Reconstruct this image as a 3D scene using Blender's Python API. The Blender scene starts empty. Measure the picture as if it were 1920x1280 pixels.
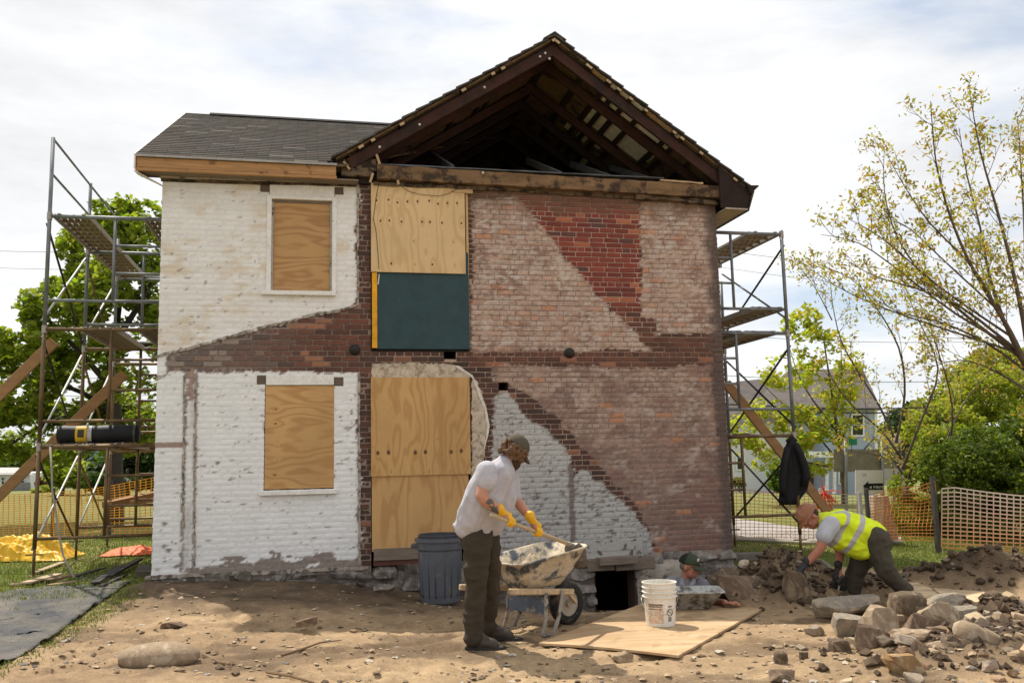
import bpy, bmesh, math, random
import numpy as np
from mathutils import Vector, Matrix
random.seed(7); RNG = np.random.default_rng(11)
scene = bpy.context.scene
COL = scene.collection
rad = math.radians

# ------------------------------------------------------------------ camera
F, CXP, CYP, HC = 1690.0, 960.0, 640.0, 1.26
ROLL, PITCH, YAW = 0.0223, math.atan(222 / 1690.0), rad(12.5)
_fw = np.array([math.sin(YAW) * math.cos(PITCH), math.cos(YAW) * math.cos(PITCH), math.sin(PITCH)])
_r0 = np.array([math.cos(YAW), -math.sin(YAW), 0.0]); _u0 = np.cross(_r0, _fw)
_R = _r0 * math.cos(ROLL) - _u0 * math.sin(ROLL)
_U = _u0 * math.cos(ROLL) + _r0 * math.sin(ROLL)
def ray(px, py):
    return _fw * F + _R * (px - CXP) - _U * (py - CYP)
_d = ray(283, 1083)
CAM = _d * (HC / _d[2])                     # the foot of the wall's left corner is the world origin
CAM = np.array([0, 0, 0.0]) - _d * (-HC / _d[2])
def W(px, py, y=0.0):                       # photo point -> point on the upright plane y (parallel to the house front)
    d = ray(px, py); return CAM + d * ((y - CAM[1]) / d[1])
def G(px, py, z=0.0):                       # photo point -> point at height z
    d = ray(px, py); return CAM + d * ((z - CAM[2]) / d[2])
def P(px, py, D):                           # photo point -> point D metres ahead
    return CAM + ray(px, py) * (D / F)
def proj(p):
    v = np.array(p, float) - CAM; z = v @ _fw
    return CXP + F * (v @ _R) / z, CYP - F * (v @ _U) / z, z

cam_d = bpy.data.cameras.new('camera'); cam = bpy.data.objects.new('camera', cam_d); COL.objects.link(cam)
cam_d.sensor_width = 36; cam_d.lens = 36 * F / 1920; cam_d.clip_end = 3000; cam_d.clip_start = 0.05
cam.matrix_world = Matrix(((_R[0], _U[0], -_fw[0], CAM[0]), (_R[1], _U[1], -_fw[1], CAM[1]), (_R[2], _U[2], -_fw[2], CAM[2]), (0, 0, 0, 1)))
scene.camera = cam
scene.render.resolution_x, scene.render.resolution_y = 1024, 682

# ------------------------------------------------------------------ light
SUN_EL = rad(59)
_h = -0.66 * _r0 + 0.75 * np.array([math.sin(YAW), math.cos(YAW), 0]); _h /= np.linalg.norm(_h)
SUN = np.array([_h[0] * math.cos(SUN_EL), _h[1] * math.cos(SUN_EL), math.sin(SUN_EL)])
sd = bpy.data.lights.new('sun', 'SUN'); sd.energy = 5.0; sd.angle = rad(0.55); sd.color = (1.0, 0.93, 0.82)
so = bpy.data.objects.new('sun', sd); COL.objects.link(so)
so.rotation_euler = Vector(SUN).to_track_quat('Z', 'Y').to_euler()

world = bpy.data.worlds.new('World'); scene.world = world; world.use_nodes = True
nt = world.node_tree; nt.nodes.clear()
def wn(t, **kw):
    n = nt.nodes.new(t)
    for k, v in kw.items(): setattr(n, k, v)
    return n
out = wn('ShaderNodeOutputWorld'); bg = wn('ShaderNodeBackground'); bg.inputs['Strength'].default_value = 0.12
sky = wn('ShaderNodeTexSky', sky_type='NISHITA', sun_disc=False)
sky.sun_elevation = SUN_EL; sky.sun_rotation = math.atan2(SUN[0], SUN[1]); sky.air_density = 1.0; sky.dust_density = 1.5; sky.ozone_density = 1.0
tc = wn('ShaderNodeTexCoord'); mp = wn('ShaderNodeMapping'); mp.inputs['Scale'].default_value = (1.0, 1.0, 3.4); mp.inputs['Location'].default_value = (0.35, 0.0, 0.12)
n1 = wn('ShaderNodeTexNoise'); n1.inputs['Scale'].default_value = 1.55; n1.inputs['Detail'].default_value = 7; n1.inputs['Roughness'].default_value = 0.55; n1.inputs['Distortion'].default_value = 0.35
r1 = wn('ShaderNodeMapRange', interpolation_type='SMOOTHSTEP'); r1.inputs[1].default_value = 0.27; r1.inputs[2].default_value = 0.47
n2 = wn('ShaderNodeTexNoise'); n2.inputs['Scale'].default_value = 2.6; n2.inputs['Detail'].default_value = 6; n2.inputs['Roughness'].default_value = 0.6
r2 = wn('ShaderNodeMapRange'); r2.inputs[1].default_value = 0.3; r2.inputs[2].default_value = 0.62; r2.inputs[3].default_value = 0.80; r2.inputs[4].default_value = 1.07
cm = wn('ShaderNodeMix', data_type='RGBA'); cc = wn('ShaderNodeMix', data_type='RGBA'); cc.inputs[0].default_value = 1; cc.blend_type = 'MULTIPLY'
cc.inputs[6].default_value = (7.45, 7.5, 7.6, 1)
L = nt.links.new
L(tc.outputs['Generated'], mp.inputs['Vector']); L(mp.outputs[0], n1.inputs['Vector']); L(mp.outputs[0], n2.inputs['Vector'])
L(n1.outputs['Fac'], r1.inputs[0]); L(n2.outputs['Fac'], r2.inputs[0]); L(r2.outputs[0], cc.inputs[7])
sk2 = wn('ShaderNodeMix', data_type='RGBA'); sk2.inputs[0].default_value = 0.35; sk2.inputs[7].default_value = (6.0, 6.9, 8.0, 1)   # thin high veil over the blue
L(sky.outputs[0], sk2.inputs[6])
L(r1.outputs[0], cm.inputs[0]); L(sk2.outputs[2], cm.inputs[6]); L(cc.outputs[2], cm.inputs[7]); L(cm.outputs[2], bg.inputs['Color']); L(bg.outputs[0], out.inputs['Surface'])
scene.view_settings.view_transform = 'Standard'; scene.view_settings.look = 'None'; scene.view_settings.exposure = 0.19; scene.view_settings.gamma = 1.0
scene.view_settings.use_curve_mapping = False
scene.cycles.max_bounces = 6; scene.cycles.diffuse_bounces = 3; scene.cycles.glossy_bounces = 2; scene.cycles.transmission_bounces = 4; scene.cycles.transparent_max_bounces = 6
scene.cycles.use_denoising = True

# ------------------------------------------------------------------ numeric noise
def _hash(ix, iy, iz, seed):
    h = (ix * 374761393 + iy * 668265263 + iz * 2147483647 + seed * 1274126177) & 0xFFFFFFFF
    h = ((h ^ (h >> 13)) * 1274126177) & 0xFFFFFFFF
    return ((h ^ (h >> 16)) & 0xFFFFFF) / float(0xFFFFFF)
def vnoise(x, y, z=0.0, seed=0):
    flat = np.ndim(z) == 0
    x, y = np.broadcast_arrays(np.asarray(x, np.float64), np.asarray(y, np.float64))
    ix, iy = np.floor(x), np.floor(y); fx, fy = x - ix, y - iy; ix, iy = ix.astype(np.int64), iy.astype(np.int64)
    fx = fx * fx * (3 - 2 * fx); fy = fy * fy * (3 - 2 * fy)
    def layer(iz):
        a, b = _hash(ix, iy, iz, seed), _hash(ix + 1, iy, iz, seed); c, d = _hash(ix, iy + 1, iz, seed), _hash(ix + 1, iy + 1, iz, seed)
        a = a + (b - a) * fx; c = c + (d - c) * fx; return a + (c - a) * fy
    if flat: return layer(int(math.floor(z)))
    z = np.asarray(z, np.float64); iz = np.floor(z); fz = z - iz; iz = iz.astype(np.int64); fz = fz * fz * (3 - 2 * fz)
    a = layer(iz); return a + (layer(iz + 1) - a) * fz
def fbm(x, y, z=0.0, seed=0, octv=4):
    a, s, t = 0.5, 0, 0
    for o in range(octv):
        s = s + a * vnoise(np.asarray(x) * 2 ** o + 17.3 * o, np.asarray(y) * 2 ** o - 9.1 * o, (z if np.ndim(z) == 0 else np.asarray(z) * 2 ** o + 3.7 * o), seed + o); t += a; a *= 0.5
    return s / t
def sstep(a, b, x):
    t = np.clip((np.asarray(x, float) - a) / (b - a), 0, 1); return t * t * (3 - 2 * t)
def inpoly(x, z, poly):
    x = np.asarray(x, float); z = np.asarray(z, float); r = np.zeros(x.shape, bool); n = len(poly)
    for i in range(n):
        (x1, z1), (x2, z2) = poly[i], poly[(i + 1) % n]
        if z1 == z2: continue
        c = ((z1 > z) != (z2 > z)) & (x < (x2 - x1) * (z - z1) / (z2 - z1) + x1); r ^= c
    return r

# ------------------------------------------------------------------ objects
def wloc(o):
    v = Vector((0, 0, 0))
    while o: v = v + o.location; o = o.parent
    return v
def tag(o, label=None, cat=None, group=None, kind=None):
    if label: o['label'] = label
    if cat: o['category'] = cat
    if group: o['group'] = group
    if kind: o['kind'] = kind
    return o
def thing(name, label, cat, loc, group=None):
    o = bpy.data.objects.new(name, None); COL.objects.link(o); o.location = [float(v) for v in loc]; o.empty_display_size = 0.1
    return tag(o, label, cat, group)
class MB:
    def __init__(s): s.v = []; s.f = []; s.c = []; s.mi = []; s.cur = (1, 1, 1); s.m = 0
    def add(s, vs, fs, col=None):
        b = len(s.v); s.v += [tuple(map(float, p)) for p in vs]; s.f += [tuple(b + i for i in f) for f in fs]; s.mi += [s.m] * len(fs)
        c = col if col is not None else s.cur
        if isinstance(c, list): s.c += c
        else: s.c += [c] * len(vs)
        return b
    def box(s, c, size, rot=None, jit=0):
        hx, hy, hz = [q / 2 for q in size]; vs = []
        for sx, sy, sz in ((-1, -1, -1), (1, -1, -1), (1, 1, -1), (-1, 1, -1), (-1, -1, 1), (1, -1, 1), (1, 1, 1), (-1, 1, 1)):
            p = Vector((sx * hx + random.uniform(-jit, jit), sy * hy + random.uniform(-jit, jit), sz * hz + random.uniform(-jit, jit)))
            if rot is not None: p = rot @ p
            vs.append((p[0] + c[0], p[1] + c[1], p[2] + c[2]))
        s.add(vs, [(0, 3, 2, 1), (4, 5, 6, 7), (0, 1, 5, 4), (1, 2, 6, 5), (2, 3, 7, 6), (3, 0, 4, 7)]); return s
    def bb(s, x0, x1, y0, y1, z0, z1): return s.box(((x0 + x1) / 2, (y0 + y1) / 2, (z0 + z1) / 2), (x1 - x0, y1 - y0, z1 - z0))
    def beam(s, p0, p1, w, h, up=(0, 0, 1), jit=0):          # w across, h along up
        p0, p1 = Vector(p0), Vector(p1); d = (p1 - p0); l = d.length; d.normalize(); u = Vector(up); x = d.cross(u)
        if x.length < 1e-4: x = d.cross(Vector((1, 0, 0)))
        x.normalize(); u = x.cross(d); m = Matrix((d, x, u)).transposed()
        return s.box((p0 + p1) / 2, (l, w, h), m, jit)
    def tube(s, pts, r, n=8, cap=True):
        pts = [Vector(p) for p in pts]; rs = r if isinstance(r, (list, tuple)) else [r] * len(pts); b = len(s.v); vs = []; fs = []
        prev = None
        for i, p in enumerate(pts):
            d = (pts[min(i + 1, len(pts) - 1)] - pts[max(i - 1, 0)])
            if d.length < 1e-9: d = Vector((0, 0, 1))
            d.normalize()
            x = d.cross(Vector((0, 0, 1))) if prev is None else prev - d * prev.dot(d)
            if x.length < 1e-3: x = d.cross(Vector((1, 0, 0)))
            x.normalize(); prev = x; y = d.cross(x)
            for k in range(n):
                a = 2 * math.pi * k / n; q = p + (x * math.cos(a) + y * math.sin(a)) * rs[i]; vs.append(q)
        for i in range(len(pts) - 1):
            for k in range(n): fs.append((i * n + k, i * n + (k + 1) % n, (i + 1) * n + (k + 1) % n, (i + 1) * n + k))
        if cap: fs += [tuple(range(n - 1, -1, -1)), tuple((len(pts) - 1) * n + k for k in range(n))]
        s.add(vs, fs); return s
    def lathe(s, prof, c=(0, 0, 0), n=28, rot=None, closed=False):     # prof: (radius, height)
        vs = []; fs = []; m = len(prof)
        for (r, z) in prof:
            for k in range(n):
                a = 2 * math.pi * k / n; p = Vector((r * math.cos(a), r * math.sin(a), z))
                if rot is not None: p = rot @ p
                vs.append(p + Vector(c))
        for i in range(m - 1):
            for k in range(n): fs.append((i * n + k, i * n + (k + 1) % n, (i + 1) * n + (k + 1) % n, (i + 1) * n + k))
        s.add(vs, fs); return s
    def prism(s, poly, axis_vec):                           # poly: 3d points, extruded by axis_vec
        a = Vector(axis_vec); n = len(poly); vs = [Vector(p) for p in poly] + [Vector(p) + a for p in poly]
        fs = [tuple(range(n - 1, -1, -1)), tuple(range(n, 2 * n))] + [(i, (i + 1) % n, n + (i + 1) % n, n + i) for i in range(n)]
        s.add(vs, fs); return s
    def grid(s, pts, nu, nv, col=None):                     # pts row-major nv rows of nu
        fs = [(j * nu + i, j * nu + i + 1, (j + 1) * nu + i + 1, (j + 1) * nu + i) for j in range(nv - 1) for i in range(nu - 1)]
        s.add(pts, fs, col); return s
    def ellipsoid(s, c, r, rot=None, nu=14, nv=9):
        vs = []; fs = []
        for j in range(nv + 1):
            t = math.pi * j / nv
            for i in range(nu):
                a = 2 * math.pi * i / nu; p = Vector((r[0] * math.sin(t) * math.cos(a), r[1] * math.sin(t) * math.sin(a), r[2] * math.cos(t)))
                if rot is not None: p = rot @ p
                vs.append(p + Vector(c))
        for j in range(nv):
            for i in range(nu): fs.append((j * nu + i, (j + 1) * nu + i, (j + 1) * nu + (i + 1) % nu, j * nu + (i + 1) % nu))
        s.add(vs, fs); return s
    def mesh(s, name, off=(0, 0, 0), smooth=False):
        me = bpy.data.meshes.new(name); o = np.array(off)
        v = np.array(s.v, float).reshape(-1, 3) - o
        me.from_pydata(v.tolist(), [], s.f); 
        ca = me.color_attributes.new('col', 'FLOAT_COLOR', 'POINT')
        c = np.ones((len(s.v), 4), np.float32); c[:, :3] = np.array(s.c, np.float32).reshape(-1, 3); ca.data.foreach_set('color', c.ravel())
        if smooth: me.polygons.foreach_set('use_smooth', [True] * len(me.polygons))
        return me
    def build(s, name, mat, parent=None, smooth=False, bevel=0, fixn=True, edge=None):
        off = wloc(parent) if parent else Vector((0, 0, 0))
        me = s.mesh(name, off, smooth)
        for m in (mat if isinstance(mat, (list, tuple)) else [mat]): me.materials.append(m)
        if any(s.mi): me.polygons.foreach_set('material_index', s.mi)
        if fixn and len(s.f) < 60000:
            bm = bmesh.new(); bm.from_mesh(me); bmesh.ops.recalc_face_normals(bm, faces=bm.faces)
            if bevel: bmesh.ops.bevel(bm, geom=bm.edges[:], offset=bevel, segments=1, affect='EDGES', clamp_overlap=True)
            bm.to_mesh(me); bm.free()
        me.update(); ob = bpy.data.objects.new(name, me); COL.objects.link(ob)
        if parent: ob.parent = parent
        return ob
def put(name, me, parent, loc=(0, 0, 0), rot=(0, 0, 0), color=None):   # an object sharing mesh data
    ob = bpy.data.objects.new(name, me); COL.objects.link(ob); ob.parent = parent; ob.location = loc; ob.rotation_euler = rot
    if color: ob.color = (*color, 1)
    return ob

# ------------------------------------------------------------------ materials
class NT:
    def __init__(s, name):
        s.m = bpy.data.materials.new(name); s.m.use_nodes = True; s.t = s.m.node_tree; s.b = s.t.nodes['Principled BSDF']; s.b.inputs['Specular IOR Level'].default_value = 0.3
        s._tc = None
    def n(s, t, ins=None, **kw):
        q = s.t.nodes.new(t)
        for k, v in kw.items(): setattr(q, k, v)
        for k, v in (ins or {}).items(): s.set(q.inputs[k], v)
        return q
    def set(s, i, v):
        if isinstance(v, bpy.types.NodeSocket): s.t.links.new(v, i)
        elif isinstance(v, (tuple, list)) and i.type == 'RGBA' and len(v) == 3: i.default_value = (*v, 1)
        else: i.default_value = v
    def co(s):
        if not s._tc: s._tc = s.n('ShaderNodeTexCoord')
        return s._tc.outputs['Object']
    def noise(s, scale, detail=4, rough=0.6, vec=None, dist=0.0):
        return s.n('ShaderNodeTexNoise', {'Vector': vec or s.co(), 'Scale': scale, 'Detail': detail, 'Roughness': rough, 'Distortion': dist}).outputs['Fac']
    def math(s, op, a, b=0.0, c=0.0):
        return s.n('ShaderNodeMath', {0: a, 1: b, 2: c}, operation=op).outputs[0]
    def rng(s, v, a, b, c=0.0, d=1.0, smooth=False):
        return s.n('ShaderNodeMapRange', {0: v, 1: a, 2: b, 3: c, 4: d}, interpolation_type='SMOOTHSTEP' if smooth else 'LINEAR').outputs[0]
    def mix(s, f, a, b, mode='MIX'):
        return s.n('ShaderNodeMix', {0: f, 6: a, 7: b}, data_type='RGBA', blend_type=mode).outputs[2]
    def attr(s, name='col'): return s.n('ShaderNodeAttribute', attribute_name=name).outputs['Color']
    def scale(s, sx, sy, sz, vec=None): return s.n('ShaderNodeMapping', {'Vector': vec or s.co(), 'Scale': (sx, sy, sz)}).outputs[0]
    def bump(s, h, strength=0.3, dist=0.01):
        s.set(s.b.inputs['Normal'], s.n('ShaderNodeBump', {'Height': h, 'Strength': strength, 'Distance': dist}).outputs[0])
    def done(s, col, rough=0.85, metal=0.0):
        s.set(s.b.inputs['Base Color'], col); s.set(s.b.inputs['Roughness'], rough); s.set(s.b.inputs['Metallic'], metal); return s.m
def simple(name, col=None, rough=0.8, metal=0.0, s1=6.0, a1=0.25, s2=60.0, a2=0.15, bump=0.25, bd=0.004, bs=80.0, objcol=False, spec=None, stretch=None, tint=None):
    t = NT(name)
    base = t.attr() if col is None else (t.n('ShaderNodeObjectInfo').outputs['Color'] if objcol else col)
    vec = t.scale(*stretch) if stretch else t.co()
    k = t.math('ADD', t.rng(t.noise(s1, 4, 0.6, vec), 0.25, 0.75, 1 - a1, 1 + a1), t.rng(t.noise(s2, 3, 0.6, vec), 0.25, 0.75, -a2, a2))
    kk = t.n('ShaderNodeCombineColor', {0: k, 1: k, 2: k}).outputs[0]
    c = t.mix(1.0, base, kk, 'MULTIPLY')
    if tint: c = t.mix(t.rng(t.noise(tint[1], 5, 0.65), tint[2], tint[3]), c, tint[0])
    if bump: t.bump(t.noise(bs, 5, 0.65, vec), bump, bd)
    if spec is not None: t.b.inputs['Specular IOR Level'].default_value = spec
    return t.done(c, rough, metal)
def plywood(name, light, dark, along, knots=(), dens=55.0, amp=3.0, seed=0.0, ax=('X', 'Z'), knotcol=(0.10, 0.045, 0.02), dirt=None):
    # along: 'v' grain runs up the sheet, 'h' across it; knots in object coordinates (u, v, radius)
    t = NT(name); sp = t.n('ShaderNodeSeparateXYZ', {0: t.co()}); u, v = sp.outputs[ax[0]], sp.outputs[ax[1]]
    a, b = (u, v) if along == 'v' else (v, u)                # a: across the grain, b: along it
    vec = t.n('ShaderNodeCombineXYZ', {0: t.math('MULTIPLY', a, 3.2), 1: t.math('MULTIPLY', b, 0.75), 2: seed}).outputs[0]
    big = t.noise(1.3, 2, 0.45, vec); ph = t.math('MULTIPLY', big, amp * 14)
    kmask = None
    for (ku, kv, kr) in knots:
        du = t.math('SUBTRACT', u, ku); dv = t.math('SUBTRACT', v, kv)
        da, db = (du, dv) if along == 'v' else (dv, du)
        db2 = t.math('MULTIPLY', db, 0.42)
        d2 = t.math('ADD', t.math('MULTIPLY', da, da), t.math('MULTIPLY', db2, db2))
        e = t.math('DIVIDE', 1.0, t.math('ADD', 1.0, t.math('MULTIPLY', d2, 1.0 / (kr * 2.2) ** 2)))
        ph = t.math('ADD', ph, t.math('MULTIPLY', e, 7.0))
        d2r = t.math('ADD', t.math('MULTIPLY', da, da), t.math('MULTIPLY', t.math('MULTIPLY', db, db), 0.6))
        km = t.rng(d2r, (kr * 0.55) ** 2, kr ** 2, 1.0, 0.0)
        kmask = km if kmask is None else t.math('MAXIMUM', kmask, km)
    w = t.math('SINE', t.math('ADD', ph, t.math('MULTIPLY', a, dens)))
    w = t.rng(w, -0.2, 1.0, 0.0, 1.0)
    fine = t.noise(1.0, 3, 0.7, t.n('ShaderNodeCombineXYZ', {0: t.math('MULTIPLY', a, 220), 1: t.math('MULTIPLY', b, 9), 2: seed}).outputs[0])
    c = t.mix(t.math('MULTIPLY', w, 0.62), light, dark)
    c = t.mix(t.rng(fine, 0.35, 0.75, 0.0, 0.35), c, dark)
    c = t.mix(t.rng(t.noise(2.1, 4, 0.6), 0.42, 0.72, 0.0, 0.35), c, tuple(x * 0.75 for x in light))
    c = t.mix(t.rng(t.noise(14, 4, 0.7), 0.66, 0.74, 0.0, 0.55), c, tuple(x * 0.55 for x in dark))
    if kmask is not None: c = t.mix(kmask, c, knotcol)
    if dirt: c = t.mix(t.math('MULTIPLY', t.rng(t.noise(2.6, 6, 0.72, dist=0.6), 0.50, 0.64), t.rng(t.noise(40, 4, 0.7), 0.3, 0.6, .35, .9)), c, dirt)
    c = t.mix(t.rng(t.noise(0.9, 5, 0.6, t.scale(1, 1, 0.35)), 0.45, 0.7, 0.0, 0.30), c, tuple(x * .62 for x in dark))
    t.bump(fine, 0.15, 0.002)
    return t.done(c, 0.72)
def C3(r, g, b):                                             # 0..255 display colour -> linear
    f = lambda v: (v / 255 / 12.92) if v / 255 <= 0.04045 else ((v / 255 + 0.055) / 1.055) ** 2.4
    return (f(r), f(g), f(b))
def jitc(c, a): k = 1 + random.uniform(-a, a); return (min(1, max(0, c[0] * k * (1 + random.uniform(-a, a) * 0.3))), min(1, max(0, c[1] * k)), min(1, max(0, c[2] * k * (1 + random.uniform(-a, a) * 0.3))))
# ------------------------------------------------------------------ brick house
def wx(px, py, y=0.0): p = W(px, py, y); return float(p[0]), float(p[2])
def wpoly(pts): return [wx(*p) for p in pts]
XR, ZT = 7.30, 4.80
house = thing('brick_house', 'old two storey brick house with patchy white paint, boarded openings and an open gable', 'house', (0, 0, 0))
MORT = C3(178, 152, 134)
m_wall = None
def wall_material(name, objcol=False):
    t = NT(name)
    base = t.n('ShaderNodeObjectInfo').outputs['Color'] if objcol else t.attr()
    k = t.math('ADD', t.rng(t.noise(26, 4, 0.7), 0.25, 0.75, -0.2, 0.2), t.rng(t.noise(130, 3, 0.7), 0.25, 0.75, -0.16, 0.16)); bw = t.n('ShaderNodeRGBToBW', {0: base}).outputs[0]; soft = t.rng(bw, 0.30, 0.60, 1.0, 0.28)
    k = t.math('ADD', 1.0, t.math('MULTIPLY', k, soft))
    c = t.mix(1.0, base, t.n('ShaderNodeCombineColor', {0: k, 1: k, 2: k}).outputs[0], 'MULTIPLY')
    pale = t.rng(t.noise(48, 5, 0.75, t.scale(0.7, 1, 1.4)), 0.62, 0.70, 0.0, 0.28)
    c = t.mix(pale, c, (0.42, 0.36, 0.31))
    t.bump(t.math('MULTIPLY', t.noise(85, 5, 0.7), soft), 0.5, 0.006)
    return t.done(c, 0.92)
m_wall = wall_material('old_brickwork'); m_brick = wall_material('bare_brick', True)
# outlines of paint and lime wash on the front, read off the photograph
PA = wpoly([(290, 325), (669, 325), (668, 572), (640, 580), (560, 597), (500, 612), (450, 626), (350, 655), (318, 663), (280, 668)])
PB = wpoly([(270, 698), (345, 696), (353, 700), (365, 697), (672, 697), (674, 1066), (270, 1100)])
PPINK = wpoly([(886, 376), (968, 366), (1090, 520), (1222, 656), (886, 659)])
PPINK2 = wpoly([(1198, 360), (1330, 372), (1343, 625), (1229, 627), (1227, 597), (1203, 595)])
PPINK3 = wpoly([(922, 683), (1200, 690), (1332, 684), (1345, 800), (1362, 1050), (1240, 1040), (1195, 950), (1120, 868), (1050, 790), (985, 735), (920, 712)])
PGREY = wpoly([(923, 742), (948, 738), (1010, 795), (1062, 840), (1073, 872), (1076, 900), (1084, 874), (1135, 912), (1190, 962), (1218, 1000), (1228, 1045), (923, 1045)])
PRED = wpoly([(958, 358), (1197, 366), (1203, 600), (1228, 598), (1228, 629), (1345, 629), (1352, 684), (886, 684), (886, 658), (1222, 656), (1090, 520)])
PBAND = wpoly([(270, 668), (450, 626), (668, 572), (668, 570), (696, 570), (696, 700), (270, 698)])
SEAM = [wx(345, 860)[0], wx(366, 860)[0], wx(1072, 930)[0]]
def wall_colour(x, z, br, hh, mortar):
    """base colour of the front, from position; br: per-brick random 0..1, hh: second random"""
    x = np.asarray(x, float); z = np.asarray(z, float); n = x.shape[0]
    e = (fbm(x * 9, z * 9, seed=3) - 0.5) * 0.13 + (fbm(x * 40, z * 40, seed=6, octv=2) - 0.5) * 0.05; e2 = (fbm(x * 9 + 50, z * 9, seed=4) - 0.5) * 0.10 + (fbm(x * 40 + 7, z * 40, seed=7, octv=2) - 0.5) * 0.04
    X, Z = x + e, z + e2
    lo = fbm(x * 1.3, z * 1.6, seed=9); mid = fbm(x * 6, z * 9, seed=21); hi = fbm(x * 22, z * 34, seed=31, octv=3)
    def c(rgb): return np.tile(np.array(rgb, float), (n, 1))
    def mix(a, b, f): f = np.asarray(f, float).reshape(-1, 1); return a * (1 - f) + b * f
    dark = mix(c((0.105, 0.050, 0.037)), c((0.058, 0.037, 0.031)), br)
    red = mix(c((0.23, 0.055, 0.036)), c((0.15, 0.038, 0.028)), br)
    red = mix(red, c((0.42, 0.15, 0.075)), (hh > 0.955) * 0.75); red = mix(red, c((0.085, 0.05, 0.042)), (hh < 0.10) * 0.8)
    col = mix(dark, c((0.33, 0.14, 0.08)), (hh > 0.94) * 0.6)
    isred = inpoly(x, z, PRED)
    fade = sstep(2.95, 3.4, z) * 1.0
    band = mix(dark, mix(c((0.16, 0.068, 0.045)), c((0.095, 0.045, 0.034)), br), 0.9); band = mix(band, c((0.34, 0.15, 0.09)), (hh > 0.93) * 0.7)
    col = np.where(isred[:, None], mix(band, red, fade), col)
    isband = inpoly(X, Z, PBAND)
    bb = mix(c((0.165, 0.064, 0.043)), c((0.080, 0.046, 0.037)), br); bb = mix(bb, c((0.36, 0.17, 0.10)), (hh > 0.9) * 0.7)
    soot = np.clip(sstep(2.0, 0.3, x) * 0.9 * (0.6 + 0.8 * lo), 0, 0.85)
    bb = mix(bb, c((0.17, 0.145, 0.13)), soot); bb = mix(bb, c((0.36, 0.29, 0.25)), (fbm(x * 40, z * 2.2, seed=77) > 0.60) * sstep(1.7, 0.5, x) * 0.6)
    col = np.where(isband[:, None], bb, col)
    morc = mix(c(MORT), c((0.30, 0.22, 0.17)), mid)
    morc = np.where(isred[:, None] & (z[:, None] > 2.95), c((0.47, 0.33, 0.27)), morc)
    left = (x < 2.6); morc = np.where(left[:, None], c((0.25, 0.19, 0.155)), morc)
    morc = np.where((isred & (z <= 2.95))[:, None], c((0.30, 0.22, 0.17)), morc)
    if mortar: col = morc
    # lime washed, pinkish brick
    ispk = inpoly(X, Z, PPINK) | inpoly(X, Z, PPINK2)
    pk = mix(c((0.45, 0.322, 0.250)), c((0.345, 0.226, 0.170)), np.clip(mid * 0.8 + br * .6 - 0.25, 0, 1)); pk = mix(pk, c((0.50, 0.43, 0.38)), (hi > 0.58) * 0.55)
    pk = mix(pk, c((0.47, 0.22, 0.12)), ((hh > 0.90) if not mortar else (hh > 2)) * (0.35 + 0.5 * br) * (hi + mid > 0.86)); pk = mix(pk, c((0.54, 0.47, 0.41)), sstep(0.56, 0.66, fbm(x * 4, z * 7, seed=91)) * (hi > .44) * 0.5)
    pk = mix(pk, c((0.22, 0.125, 0.095)), sstep(0.56, 0.68, fbm(x * 3 + 40, z * 6, seed=92)) * (hi < .56) * 0.55)
    pk = mix(pk, c((0.20, 0.13, 0.10)), (hi < 0.30) * 0.45)
    if mortar: pk = mix(pk, c((0.15, 0.10, 0.08)), 0.62 * (mid > .38))
    col = np.where(ispk[:, None], pk, col)
    isp3 = inpoly(X, Z, PPINK3)
    low = sstep(2.2, 0.5, z + (lo - 0.5) * 1.5)
    right = sstep(6.0, 7.1, x)
    p3 = mix(c((0.39, 0.275, 0.212)), c((0.275, 0.178, 0.137)), np.clip(mid * 0.9 + br * .7 - 0.3, 0, 1)); p3 = mix(p3, c((0.47, 0.39, 0.34)), (hi > 0.60) * 0.5)
    p3 = mix(p3, mix(c((0.195, 0.095, 0.07)), c((0.14, 0.085, 0.066)), br), np.clip(low * 0.62 + right * 0.2, 0, 0.85)); p3 = mix(p3, c((0.46, 0.21, 0.11)), (hh > 0.975) * 0.8 if not mortar else hh * 0)
    p3 = mix(p3, c((0.14, 0.10, 0.085)), (hi < 0.31) * 0.45); p3 = mix(p3, c((0.46, 0.39, 0.34)), sstep(0.57, 0.66, fbm(x * 4 + 9, z * 6, seed=94)) * (hi > .46) * 0.5); p3 = mix(p3, c((0.17, 0.09, 0.075)), sstep(0.56, 0.67, fbm(x * 3, z * 5, seed=95)) * 0.5)
    if mortar: p3 = mix(mix(p3, c((0.14, 0.10, 0.08)), 0.6 * (mid > .42)), c((0.36, 0.28, 0.24)), low * 0.55)
    col = np.where(isp3[:, None], p3, col)
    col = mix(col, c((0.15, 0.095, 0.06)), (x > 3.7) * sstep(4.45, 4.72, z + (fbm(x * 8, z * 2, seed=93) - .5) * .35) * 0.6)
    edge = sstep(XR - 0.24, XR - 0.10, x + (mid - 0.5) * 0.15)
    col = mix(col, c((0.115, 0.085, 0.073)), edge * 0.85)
    # grey white paint on the lower right
    isg = inpoly(X, Z, PGREY); g = mix(c((0.47, 0.455, 0.43)), c((0.37, 0.36, 0.345)), lo)
    if mortar: g = g * 0.80
    chip = (fbm(x * 16, z * 42, seed=51) > 0.70 - 0.06 * sstep(0.45, 0.55, fbm(x * 2, z * 3, seed=52)))
    chip |= (np.abs(x - SEAM[2]) < 0.035 + 0.03 * (mid - 0.5)) & (z < 1.2) & (mid > 0.3)
    g = mix(g, c((0.15, 0.115, 0.10)), chip * 0.85)
    col = np.where(isg[:, None], g, col)
    # white paint on the left
    wa = inpoly(X, Z, PA); wb = inpoly(X, Z, PB) | ((x < 0.10) & (z < 2.62))
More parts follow.
